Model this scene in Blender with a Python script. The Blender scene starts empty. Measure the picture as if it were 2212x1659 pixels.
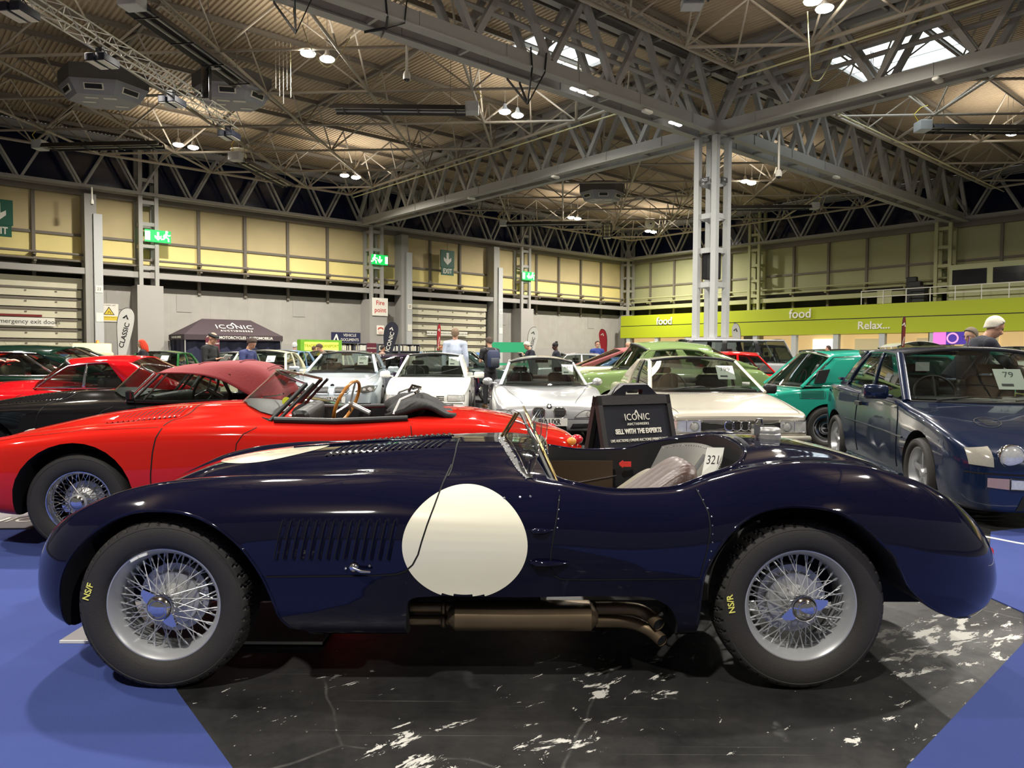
import bpy, bmesh, math, random
import numpy as np
from mathutils import Vector, Matrix, Euler
from mathutils.bvhtree import BVHTree
random.seed(7)
PI = math.pi
scene = bpy.context.scene
COL = scene.collection
V = Vector
def R(d): return math.radians(d)

# ---------------------------------------------------------------- materials
def _nt(name):
    m = bpy.data.materials.new(name); m.use_nodes = True
    nt = m.node_tree; nt.nodes.clear()
    o = nt.nodes.new('ShaderNodeOutputMaterial')
    return m, nt, o
def pm(name, col, rough=0.5, metal=0.0, coat=0.0, vary=0.06, scale=8.0, bump=0.0, emit=None, es=0.0, spec=0.5, bscale=None):
    m, nt, o = _nt(name)
    b = nt.nodes.new('ShaderNodeBsdfPrincipled')
    nt.links.new(b.outputs[0], o.inputs[0])
    b.inputs['Roughness'].default_value = rough
    b.inputs['Metallic'].default_value = metal
    b.inputs['Specular IOR Level'].default_value = spec
    b.inputs['Coat Weight'].default_value = coat
    b.inputs['Coat Roughness'].default_value = 0.03
    tc = nt.nodes.new('ShaderNodeTexCoord')
    n = nt.nodes.new('ShaderNodeTexNoise'); n.inputs['Scale'].default_value = scale; n.inputs['Detail'].default_value = 4
    nt.links.new(tc.outputs['Object'], n.inputs['Vector'])
    r = nt.nodes.new('ShaderNodeMapRange')
    r.inputs[3].default_value = 1 - vary; r.inputs[4].default_value = 1 + vary
    nt.links.new(n.outputs[0], r.inputs[0])
    mx = nt.nodes.new('ShaderNodeVectorMath'); mx.operation = 'SCALE'
    mx.inputs[0].default_value = col[:3]
    nt.links.new(r.outputs[0], mx.inputs['Scale'])
    nt.links.new(mx.outputs[0], b.inputs['Base Color'])
    if bump:
        bn = nt.nodes.new('ShaderNodeBump'); bn.inputs['Strength'].default_value = bump; bn.inputs['Distance'].default_value = 0.01
        n2 = nt.nodes.new('ShaderNodeTexNoise'); n2.inputs['Scale'].default_value = bscale or scale * 8
        nt.links.new(tc.outputs['Object'], n2.inputs['Vector'])
        nt.links.new(n2.outputs[0], bn.inputs['Height']); nt.links.new(bn.outputs[0], b.inputs['Normal'])
    if emit:
        b.inputs['Emission Color'].default_value = (*emit, 1); b.inputs['Emission Strength'].default_value = es
    return m
def srgb(r, g, b):
    f = lambda c: (c / 255 / 12.92) if c / 255 <= 0.04045 else ((c / 255 + 0.055) / 1.055) ** 2.4
    return (f(r), f(g), f(b))
def glassmat(name, tint=(0.6, 0.65, 0.62), rough=0.0, dark=1.0):
    m, nt, o = _nt(name)
    t = nt.nodes.new('ShaderNodeBsdfTransparent'); t.inputs[0].default_value = (*[c * dark for c in tint], 1)
    g = nt.nodes.new('ShaderNodeBsdfGlossy'); g.inputs['Roughness'].default_value = rough; g.inputs[0].default_value = (1, 1, 1, 1)
    fc = nt.nodes.new('ShaderNodeLayerWeight'); fc.inputs[0].default_value = 0.5
    pw = nt.nodes.new('ShaderNodeMath'); pw.operation = 'POWER'; pw.inputs[1].default_value = 4.5; nt.links.new(fc.outputs['Facing'], pw.inputs[0])
    lw = nt.nodes.new('ShaderNodeMath'); lw.operation = 'MULTIPLY_ADD'; lw.inputs[1].default_value = 0.9; lw.inputs[2].default_value = 0.05; nt.links.new(pw.outputs[0], lw.inputs[0])
    mx = nt.nodes.new('ShaderNodeMixShader')
    nt.links.new(lw.outputs[0], mx.inputs[0]); nt.links.new(t.outputs[0], mx.inputs[1]); nt.links.new(g.outputs[0], mx.inputs[2])
    nt.links.new(mx.outputs[0], o.inputs[0])
    return m
def emat(name, col, s):
    m, nt, o = _nt(name)
    e = nt.nodes.new('ShaderNodeEmission'); e.inputs[0].default_value = (*col, 1); e.inputs[1].default_value = s
    nt.links.new(e.outputs[0], o.inputs[0]); return m
def paint(name, col, metal=0.0, rough=0.22):
    return pm(name, col, rough if metal else .055, metal, 1.0 if metal else 0.0, 0.03, 3.0)

# ---------------------------------------------------------------- mesh builder
class MB:
    def __init__(s): s.v = []; s.f = []; s.mi = []; s.cur = 0; s.M = None
    def add(s, vs, fs):
        o = len(s.v)
        if s.M is not None: vs = [s.M @ V(p) for p in vs]
        s.v += [tuple(p) for p in vs]; s.f += [tuple(i + o for i in f) for f in fs]; s.mi += [s.cur] * len(fs); return s
    def box(s, a, b):
        x0, y0, z0 = a; x1, y1, z1 = b
        vs = [(x0,y0,z0),(x1,y0,z0),(x1,y1,z0),(x0,y1,z0),(x0,y0,z1),(x1,y0,z1),(x1,y1,z1),(x0,y1,z1)]
        return s.add(vs, [(0,3,2,1),(4,5,6,7),(0,1,5,4),(1,2,6,5),(2,3,7,6),(3,0,4,7)])
    def cbox(s, c, d, M=None):
        hx, hy, hz = d[0]/2, d[1]/2, d[2]/2
        vs = [V((sx*hx, sy*hy, sz*hz)) for sz in (-1,1) for sx, sy in ((-1,-1),(1,-1),(1,1),(-1,1))]
        if M is not None: vs = [M @ p for p in vs]
        vs = [p + V(c) for p in vs]
        return s.add(vs, [(0,3,2,1),(4,5,6,7),(0,1,5,4),(1,2,6,5),(2,3,7,6),(3,0,4,7)])
    def rbox(s, a, b, r=0.02, n=3, axis=2):
        """box with the four edges parallel to axis rounded and ends bevelled"""
        idx = [i for i in range(3) if i != axis]
        (u0, u1), (w0, w1) = [(a[i], b[i]) for i in idx]; z0, z1 = a[axis], b[axis]
        r = min(r, (u1-u0)/2.01, (w1-w0)/2.01)
        ring = []
        for cx, cy, st in ((u1-r, w1-r, 0), (u0+r, w1-r, 90), (u0+r, w0+r, 180), (u1-r, w0+r, 270)):
            for k in range(n+1):
                t = R(st + 90*k/n); ring.append((cx, cy, math.cos(t), math.sin(t)))
        e = min(r, (z1-z0)/2.01) * 0.6
        lay = [(z0, r-e), (z0+e, r), (z1-e, r), (z1, r-e)]
        vs = []
        for z, rr in lay:
            for cx, cy, c, q in ring:
                p = [0,0,0]; p[idx[0]] = cx + rr*c; p[idx[1]] = cy + rr*q; p[axis] = z; vs.append(p)
        m = len(ring); fs = []
        for l in range(3):
            for k in range(m): fs.append((l*m+k, l*m+(k+1)%m, (l+1)*m+(k+1)%m, (l+1)*m+k))
        fs.append(tuple(range(m))[::-1]); fs.append(tuple(3*m+k for k in range(m)))
        return s.add(vs, fs)
    def beam(s, p, q, w, h, up=(0,0,1)):
        p, q = V(p), V(q); d = (q-p).normalized(); u = V(up)
        if abs(d.dot(u)) > 0.98: u = V((1,0,0))
        x = d.cross(u).normalized(); y = x.cross(d)
        vs = [c + x*a*w/2 + y*b*h/2 for c in (p, q) for a, b in ((-1,-1),(1,-1),(1,1),(-1,1))]
        return s.add(vs, [(0,1,2,3),(7,6,5,4),(0,4,5,1),(1,5,6,2),(2,6,7,3),(3,7,4,0)])
    def ibeam(s, p, q, w, h, t=0.02):
        p, q = V(p), V(q)
        s.beam(p + V((0,0,h/2-t/2)), q + V((0,0,h/2-t/2)), w, t); s.beam(p - V((0,0,h/2-t/2)), q - V((0,0,h/2-t/2)), w, t)
        return s.beam(p, q, t, h-2*t)
    def tube(s, p, q, r, n=8, r2=None, cap=True):
        p, q = V(p), V(q); d = (q-p).normalized(); u = V((0,0,1)) if abs(d.z) < 0.95 else V((1,0,0))
        x = d.cross(u).normalized(); y = x.cross(d); r2 = r if r2 is None else r2
        vs = [c + (x*math.cos(2*PI*k/n) + y*math.sin(2*PI*k/n))*rr for c, rr in ((p,r),(q,r2)) for k in range(n)]
        fs = [(k, (k+1)%n, n+(k+1)%n, n+k) for k in range(n)]
        if cap: fs += [tuple(range(n))[::-1], tuple(range(n, 2*n))]
        return s.add(vs, fs)
    def path(s, pts, r, n=8, closed=False, cap=True, flat=1.0, upv=None):
        pts = [V(p) for p in pts]; m = len(pts); rr = r if hasattr(r, '__len__') else [r]*m
        vs = []; prev = None
        for i, p in enumerate(pts):
            a = pts[(i-1) % m] if (closed or i > 0) else p
            b = pts[(i+1) % m] if (closed or i < m-1) else p
            d = (b-a).normalized()
            if prev is None:
                u = V(upv) if upv else (V((0,0,1)) if abs(d.z) < 0.9 else V((1,0,0)))
                x = d.cross(u).normalized()
            else:
                x = (prev - d*prev.dot(d)).normalized()
            prev = x; y = x.cross(d)
            vs += [p + (x*math.cos(2*PI*k/n) + y*flat*math.sin(2*PI*k/n))*rr[i] for k in range(n)]
        fs = []
        for i in range(m if closed else m-1):
            j = (i+1) % m
            fs += [(i*n+k, i*n+(k+1)%n, j*n+(k+1)%n, j*n+k) for k in range(n)]
        if cap and not closed: fs += [tuple(range(n))[::-1], tuple((m-1)*n+k for k in range(n))]
        return s.add(vs, fs)
    def lathe(s, prof, n=24, M=None, mod=None, close=False):
        """prof = [(radius, axial)], axis = local z, M maps local to place"""
        vs = []
        for k in range(n):
            t = 2*PI*k/n
            for i, (r, z) in enumerate(prof):
                if mod: r, z = mod(k, i, r, z)
                p = V((r*math.cos(t), r*math.sin(t), z)); vs.append(M @ p if M is not None else p)
        m = len(prof); fs = []
        for k in range(n):
            j = (k+1) % n
            for i in range(m if close else m-1):
                fs.append((k*m+i, j*m+i, j*m+(i+1)%m, k*m+(i+1)%m))
        return s.add(vs, fs)
    def sphere(s, c, r, n=12, m=8, sc=(1,1,1)):
        prof = [(max(1e-4, math.sin(PI*i/m)), -math.cos(PI*i/m)) for i in range(m+1)]
        return s.lathe([(a*r, b*r) for a, b in prof], n, Matrix.Translation(c) @ Matrix.Diagonal((*sc,1)))
    def grid(s, g, closeu=False):
        h = len(g); w = len(g[0]); vs = [p for row in g for p in row]
        fs = [(i*w+j, i*w+(j+1)%w, ((i+1)%h)*w+(j+1)%w, ((i+1)%h)*w+j) for i in range(h if closeu else h-1) for j in range(w-1)]
        return s.add(vs, fs)
    def prism(s, poly, a, b, axis=1):
        """poly in the two other axes, extruded along axis from a to b"""
        idx = [i for i in range(3) if i != axis]; n = len(poly); vs = []
        for c in (a, b):
            for p in poly:
                q = [0,0,0]; q[idx[0]] = p[0]; q[idx[1]] = p[1]; q[axis] = c; vs.append(q)
        fs = [(k, (k+1)%n, n+(k+1)%n, n+k) for k in range(n)] + [tuple(range(n))[::-1], tuple(range(n, 2*n))]
        return s.add(vs, fs)
    def mesh(s, name, mats=(), smooth=35):
        me = bpy.data.meshes.new(name); me.from_pydata(s.v, [], s.f)
        for m in (mats if isinstance(mats, (list, tuple)) else [mats]): me.materials.append(m)
        if any(s.mi): me.polygons.foreach_set('material_index', s.mi)
        fixn(me)
        if smooth:
            me.polygons.foreach_set('use_smooth', [True]*len(me.polygons))
            if smooth < 180: me.set_sharp_from_angle(angle=R(smooth))
        me.update(); return me
    def build(s, name, mats, parent=None, smooth=35, loc=None):
        o = bpy.data.objects.new(name, s.mesh(name, mats, smooth)); COL.objects.link(o)
        if parent: o.parent = parent
        if loc is not None: o.location = loc
        return o
def fixn(me):
    bm = bmesh.new(); bm.from_mesh(me); bmesh.ops.recalc_face_normals(bm, faces=bm.faces); bm.to_mesh(me); bm.free()

def tag(o, label=None, cat=None, group=None, kind=None):
    if label: o['label'] = label
    if cat: o['category'] = cat
    if group: o['group'] = group
    if kind: o['kind'] = kind
    return o
def empty(name, loc=(0,0,0), rz=0.0, label=None, cat=None, group=None, kind=None, M=None):
    o = bpy.data.objects.new(name, None); COL.objects.link(o); o.empty_display_size = 0.1
    if M is not None: o.matrix_world = M
    else: o.location = loc; o.rotation_euler = (0,0,rz)
    return tag(o, label, cat, group, kind)
KIDS = {}
def kids(o): return [c for c in bpy.data.objects if c.parent == o]
def copy_tree(o, parent=None, allobjs=None):
    c = o.copy(); COL.objects.link(c)
    if parent: c.parent = parent
    for ch in kids(o): copy_tree(ch, c)
    return c
def text(s, size, M, mat, parent=None, name='lettering', ext=0.002, align='CENTER', sx=1.0, bold=0.0, space=1.0):
    cu = bpy.data.curves.new('t', 'FONT'); cu.body = s; cu.size = size; cu.extrude = ext; cu.align_x = align; cu.align_y = 'CENTER'
    cu.offset = bold; cu.space_character = space; cu.resolution_u = 3
    to = bpy.data.objects.new('t', cu); COL.objects.link(to)
    dg = bpy.context.evaluated_depsgraph_get(); me = bpy.data.meshes.new_from_object(to.evaluated_get(dg))
    bpy.data.objects.remove(to); bpy.data.curves.remove(cu)
    me.transform(M @ Matrix.Diagonal((sx,1,1,1))); me.materials.clear(); me.materials.append(mat); me.name = name
    o = bpy.data.objects.new(name, me); COL.objects.link(o)
    if parent: o.parent = parent
    return o
def FR(o, x, y):
    """frame matrix: origin o, local x axis, local y axis (text plane), z = x cross y"""
    x = V(x).normalized(); y = V(y).normalized(); z = x.cross(y)
    return Matrix(((x.x,y.x,z.x,o[0]),(x.y,y.y,z.y,o[1]),(x.z,y.z,z.z,o[2]),(0,0,0,1)))
def boolean(base, cutters):
    """difference; base and cutters are MB.mesh() meshes; returns a new mesh"""
    bo = bpy.data.objects.new('b', base); COL.objects.link(bo); tmp = [bo]
    for c in cutters:
        co = bpy.data.objects.new('c', c); COL.objects.link(co); tmp.append(co)
        md = bo.modifiers.new('m', 'BOOLEAN'); md.operation = 'DIFFERENCE'; md.solver = 'EXACT'; md.object = co; md.material_mode = 'TRANSFER'
    dg = bpy.context.evaluated_depsgraph_get(); dg.update()
    me = bpy.data.meshes.new_from_object(bo.evaluated_get(dg))
    for o in tmp: bpy.data.objects.remove(o)
    return me
def objmesh(name, me, parent=None):
    o = bpy.data.objects.new(name, me); COL.objects.link(o)
    if parent: o.parent = parent
    return o

def pchip(x, y, xq):
    x = np.asarray(x, float); y = np.asarray(y, float); h = np.diff(x); d = np.diff(y)/h
    m = np.zeros_like(y); m[0] = d[0]; m[-1] = d[-1]
    for i in range(1, len(x)-1):
        if d[i-1]*d[i] > 0:
            w1 = 2*h[i]+h[i-1]; w2 = h[i]+2*h[i-1]; m[i] = (w1+w2)/(w1/d[i-1]+w2/d[i])
    i = np.clip(np.searchsorted(x, xq)-1, 0, len(x)-2); t = (xq-x[i])/h[i]
    return ((1+2*t)*(1-t)**2)*y[i] + t*(1-t)**2*h[i]*m[i] + t*t*(3-2*t)*y[i+1] + t*t*(t-1)*h[i]*m[i+1]
def crom(P, n):
    """Catmull-Rom (centripetal-ish) through control points P (k,2) -> n per span"""
    P = np.asarray(P, float); out = []
    E = np.vstack([2*P[0]-P[1], P, 2*P[-1]-P[-2]])
    for i in range(1, len(P)):
        p0, p1, p2, p3 = E[i-1], E[i], E[i+1], E[i+2]
        d1 = max(np.linalg.norm(p1-p0), 1e-6)**.5; d2 = max(np.linalg.norm(p2-p1), 1e-6)**.5; d3 = max(np.linalg.norm(p3-p2), 1e-6)**.5
        m1 = (p2-p1) + d2*((p1-p0)/d1 - (p2-p0)/(d1+d2)); m2 = (p2-p1) + d2*((p3-p2)/d3 - (p3-p1)/(d2+d3))
        for k in range(n):
            t = k/n
            out.append((2*t**3-3*t*t+1)*p1 + (t**3-2*t*t+t)*m1 + (-2*t**3+3*t*t)*p2 + (t**3-t*t)*m2)
    out.append(P[-1]); return np.array(out)
def loft(stations, nu=80, nv=6, uend=1.0):
    """stations: [(u, [(v,z),...])] from nose to tail, half sections from bottom centre side to top centre -> closed MB"""
    us = np.array([s[0] for s in stations]); CP = np.array([s[1] for s in stations], float)
    t = np.linspace(0, 1, nu)
    uq = us[0] + (us[-1]-us[0])*(t if uend == 1 else (0.5-0.5*np.cos(PI*t))*(1-uend)+t*uend)
    C = np.zeros((nu, CP.shape[1], 2))
    for j in range(CP.shape[1]):
        for k in range(2): C[:, j, k] = pchip(us, CP[:, j, k], uq)
    rings = []
    for i, u in enumerate(uq):
        h = crom(C[i], nv); near = [(u, -v, z) for v, z in h]; far = [(u, v, z) for v, z in h[::-1][1:]]
        rings.append(near + far)
    mb = MB(); n = len(rings[0]); vs = [p for r_ in rings for p in r_]
    fs = [(i*n+j, i*n+(j+1)%n, (i+1)*n+(j+1)%n, (i+1)*n+j) for i in range(nu-1) for j in range(n)]
    fs.append(tuple(range(n))); fs.append(tuple((nu-1)*n+j for j in range(n))[::-1])
    mb.add(vs, fs); return mb

# ---------------------------------------------------------------- shared materials
M_black = pm('black_satin', (0.012,0.012,0.013), 0.45)
M_blackgl = pm('black_gloss', (0.01,0.01,0.011), 0.12, coat=0.5)
M_void = pm('underside_black', (0.006,0.006,0.007), 0.8)
M_chrome = pm('chrome', (0.78,0.78,0.79), 0.08, 1.0, vary=0.02)
M_alu = pm('aluminium', (0.50,0.50,0.49), 0.38, 0.6, vary=0.1)
M_rubber = pm('rubber', srgb(44,42,40), 0.72, vary=0.1, scale=25, bump=0.15)
M_white = pm('white', srgb(235,235,228), 0.5)
M_glass = glassmat('car_glass', (0.50,0.55,0.52))
M_glassd = glassmat('dark_glass', (0.25,0.28,0.27))
M_clear = glassmat('clear_plastic', (0.93,0.95,0.94))
M_lens = pm('lamp_lens', (0.72,0.73,0.70), 0.10, 0.35, 1.0, vary=0.25, scale=60)
M_amber = pm('amber_lens', (0.8,0.3,0.04), 0.15, coat=1)
M_redl = pm('red_lens', (0.5,0.01,0.02), 0.1, coat=1)
M_seat = pm('seat_black', (0.02,0.02,0.021), 0.6)
M_plate = pm('plate_white', srgb(226,226,220), 0.4)
M_plate_txt = pm('plate_black', (0.01,0.01,0.01), 0.4)
M_silverw = pm('wheel_silver', srgb(196,198,200), 0.3, 0.7)
# ================================================================ camera, world
cam = bpy.data.cameras.new('camera'); co = bpy.data.objects.new('camera', cam); COL.objects.link(co); scene.camera = co
cam.sensor_width = 36; cam.lens = 36*1600/2212; cam.clip_end = 300
pitch, roll = R(2.2), -0.005
co.matrix_world = Matrix.Translation((0,0,1.29)) @ Matrix.Rotation(R(90)-pitch, 4, 'X') @ Matrix.Rotation(-roll, 4, 'Z')
w = bpy.data.worlds.new('world'); scene.world = w; w.use_nodes = True
w.node_tree.nodes['Background'].inputs[0].default_value = (0.80,0.77,0.72,1); w.node_tree.nodes['Background'].inputs[1].default_value = 0.16
scene.view_settings.view_transform = 'Standard'; scene.view_settings.look = 'None'; scene.view_settings.exposure = 0.0; scene.view_settings.gamma = 1
scene.view_settings.use_curve_mapping = False

# ================================================================ hall: local x runs along the long (left) wall, y towards it
HC = (8.54, 32.0); HA = R(41.1)
HF = Matrix.Translation((HC[0], HC[1], 0)) @ Matrix.Rotation(HA, 4, 'Z')
TW = 30.0; G = 29.4
M_conc = pm('concrete_wall', srgb(164,160,152), 0.85, vary=0.16, scale=1.2, bump=0.1)
M_concr = pm('concrete_smooth', srgb(160,156,150), 0.8, vary=0.05, scale=1)
M_panel = pm('cladding_beige', srgb(206,188,142), 0.7, vary=0.12, scale=0.7)
M_panel_uplit = pm('cladding_uplit_yellow', srgb(244,226,150), 0.7, vary=0.07, scale=0.8)  # lower row: yellow tone with the ledge uplighters' wash put into the colour
M_panelg = pm('cladding_green', srgb(172,172,130), 0.7, vary=0.06, scale=0.8)
M_steel = pm('painted_steel', srgb(158,156,150), 0.55, vary=0.06, scale=1.5)
M_steeld = pm('dark_steel', srgb(118,110,98), 0.6, vary=0.1)
M_steelb = pm('column_paint', srgb(186,188,186), 0.5, vary=0.04)
M_night = pm('night_glass', (0.006,0.011,0.04), 0.15)
M_deck = pm('roof_deck', srgb(176,157,130), 0.7, vary=0.1, scale=0.5)
M_tube = pm('tube_paint', srgb(160,150,134), 0.5, vary=0.06, scale=2)
M_lime = pm('lime_fascia', srgb(172,184,28), 0.5, vary=0.03)
M_shut = pm('shutter_cream', srgb(214,208,180), 0.6, vary=0.06, scale=2)
M_darkgap = pm('soffit_dark', srgb(46,42,34), 0.8)
M_shopl = emat('shop_interior_light', (1.0,0.86,0.6), 1.5)

def hobj(name, mb, mats, smooth=35, kind='structure', parent=None):
    o = mb.build(name, mats, parent, smooth)
    if parent is None: o.matrix_world = HF
    if kind: o['kind'] = kind
    return o

# floor: black painted concrete with chips, cracks and scuffs
def floor_material():
    m, nt, o = _nt('floor_paint'); L = nt.links.new
    b = nt.nodes.new('ShaderNodeBsdfPrincipled'); L(b.outputs[0], o.inputs[0])
    tc = nt.nodes.new('ShaderNodeTexCoord'); mp = nt.nodes.new('ShaderNodeMapping'); L(tc.outputs['Object'], mp.inputs[0]); mp.inputs['Rotation'].default_value = (0,0,R(-35))
    def noise(sc, det=6, ro=0.6, vec=None, dist=0):
        n = nt.nodes.new('ShaderNodeTexNoise'); n.inputs['Scale'].default_value = sc; n.inputs['Detail'].default_value = det; n.inputs['Roughness'].default_value = ro
        n.inputs['Distortion'].default_value = dist; L(vec or mp.outputs[0], n.inputs['Vector']); return n.outputs[0]
    def mth(op, a, bb=None, clamp=False):
        n = nt.nodes.new('ShaderNodeMath'); n.operation = op; n.use_clamp = clamp
        for i, x in enumerate((a, bb)):
            if x is None: continue
            if isinstance(x, (int, float)): n.inputs[i].default_value = x
            else: L(x, n.inputs[i])
        return n.outputs[0]
    def ramp(v, a, c, mx=1.0):
        n = nt.nodes.new('ShaderNodeMapRange'); n.inputs[1].default_value = a; n.inputs[2].default_value = c; n.inputs[4].default_value = mx; L(v, n.inputs[0]); return n.outputs[0]
    mp2 = nt.nodes.new('ShaderNodeMapping'); mp2.inputs['Scale'].default_value = (1.0,2.6,1); L(mp.outputs[0], mp2.inputs[0])
    big = noise(1.5, 2, 0.5); chips = noise(5.5, 9, 0.72, mp2.outputs[0], 0.6)
    cm = mth('ADD', chips, mth('MULTIPLY', mth('SUBTRACT', big, 0.5), 0.30))
    for bx, by, br, bs in ((-0.05,2.75,.30,.13),(.32,2.86,.42,.17),(.12,2.45,.22,.12),(-.33,2.42,.28,.15),(-.85,2.62,.22,.10),(.28,2.42,.25,.12),(-.15,2.22,.2,.12),(.75,2.35,.22,.08),(1.55,2.85,.35,.12),(1.85,3.2,.55,.17),(1.3,2.5,.3,.08),(-.6,2.95,.2,.06),(2.2,3.6,.5,.14)):
        vd = nt.nodes.new('ShaderNodeVectorMath'); vd.operation = 'DISTANCE'; vd.inputs[1].default_value = (bx,by,0); L(tc.outputs['Object'], vd.inputs[0])
        cm = mth('ADD', cm, ramp(vd.outputs['Value'], br, br*.35, bs*.62))
    chip = ramp(cm, 0.672, 0.682)
    spk = ramp(noise(42, 4, 0.6), 0.715, 0.73)
    vor = nt.nodes.new('ShaderNodeTexVoronoi'); vor.feature = 'DISTANCE_TO_EDGE'; vor.inputs['Scale'].default_value = 0.75
    dv = nt.nodes.new('ShaderNodeVectorMath'); dv.operation = 'ADD'
    nn = nt.nodes.new('ShaderNodeTexNoise'); nn.inputs['Scale'].default_value = 3; L(mp.outputs[0], nn.inputs['Vector'])
    sc = nt.nodes.new('ShaderNodeVectorMath'); sc.operation = 'SCALE'; sc.inputs['Scale'].default_value = 0.10; L(nn.outputs['Color'], sc.inputs[0])
    L(mp.outputs[0], dv.inputs[0]); L(sc.outputs[0], dv.inputs[1]); L(dv.outputs[0], vor.inputs['Vector'])
    crack = mth('MULTIPLY', ramp(vor.outputs[0], 0.006, 0.0), ramp(noise(4, 6, 0.7), 0.42, 0.62))
    mp3 = nt.nodes.new('ShaderNodeMapping'); mp3.inputs['Rotation'].default_value = (0,0,R(52)); mp3.inputs['Scale'].default_value = (0.5,60,1); L(tc.outputs['Object'], mp3.inputs[0])
    scr = mth('MULTIPLY', ramp(noise(1.6, 3, 0.5, mp3.outputs[0]), 0.66, 0.74, 0.3), ramp(noise(1.1, 2), 0.45, 0.7))
    tot = mth('ADD', mth('ADD', mth('MAXIMUM', chip, spk), mth('MULTIPLY', crack, 0.12)), scr, True)
    base = nt.nodes.new('ShaderNodeMix'); base.data_type = 'RGBA'; base.inputs[6].default_value = (0.012,0.0125,0.0135,1); base.inputs[7].default_value = (0.045,0.043,0.042,1)
    L(ramp(noise(2.2, 8, 0.7), 0.35, 0.75), base.inputs[0])
    c = nt.nodes.new('ShaderNodeMix'); c.data_type = 'RGBA'; c.inputs[7].default_value = (0.60,0.59,0.55,1); L(base.outputs[2], c.inputs[6]); L(tot, c.inputs[0])
    L(c.outputs[2], b.inputs['Base Color'])
    rr = mth('ADD', ramp(noise(9, 6, 0.7), 0.3, 0.8, 0.25), 0.33); L(mth('ADD', rr, mth('MULTIPLY', tot, 0.3)), b.inputs['Roughness'])
    bp = nt.nodes.new('ShaderNodeBump'); bp.inputs['Strength'].default_value = 0.25; bp.inputs['Distance'].default_value = 0.004; L(noise(14, 8, 0.7), bp.inputs['Height']); L(bp.outputs[0], b.inputs['Normal'])
    return m
fl = MB().box((-45,-12,-0.2),(62,95,0)).build('floor', floor_material(), smooth=0); fl['kind'] = 'structure'
# blue carpet laid on the floor
M_carpet = pm('blue_carpet', srgb(60,73,130), 0.95, vary=0.10, scale=3, bump=0.35, bscale=350, spec=0.15)
c1 = MB(); c1.prism([(-0.869,2.263),(-1.259,2.761),(-2.62,4.52),(-3.42,5.62),(-5.5,8.6),(-12,8.6),(-12,-3),(3.27,-3),(-0.1,1.25)][:6]+[(-12,8.6),(-12,-2),(-0.3,-2),(-0.3,1.5)], 0.0, 0.006, axis=2)
c1 = MB().prism([(0.1,0.9),(-0.869,2.263),(-1.259,2.761),(-3.3,5.75),(-5.4,8.6),(-14,8.6),(-14,-6),(0.1,-6)], 0.0, 0.006, axis=2)
tag(c1.build('carpet', M_carpet, smooth=0), 'blue carpet on the left, under the front wheel of the navy racing car', 'carpet')
c2 = MB().prism([(0.75,1.6),(1.249,2.282),(2.322,3.304),(2.595,3.699),(2.57,3.95),(3.548,5.436),(7.5,6.9),(9,5),(9,-4),(0.75,-4)], 0.0, 0.006, axis=2)
tag(c2.build('carpet', M_carpet, smooth=0), 'blue carpet on the right, beyond the tail of the navy racing car', 'carpet')
# cable across the floor
tag(MB().path([(3.0,5.9,0.008),(3.5,5.1,0.008),(3.9,4.6,0.008),(4.6,3.9,0.008)], 0.008, 6).build('cable', M_white), 'thin pale cable lying on the floor behind the navy car tail', 'cable')

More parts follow.
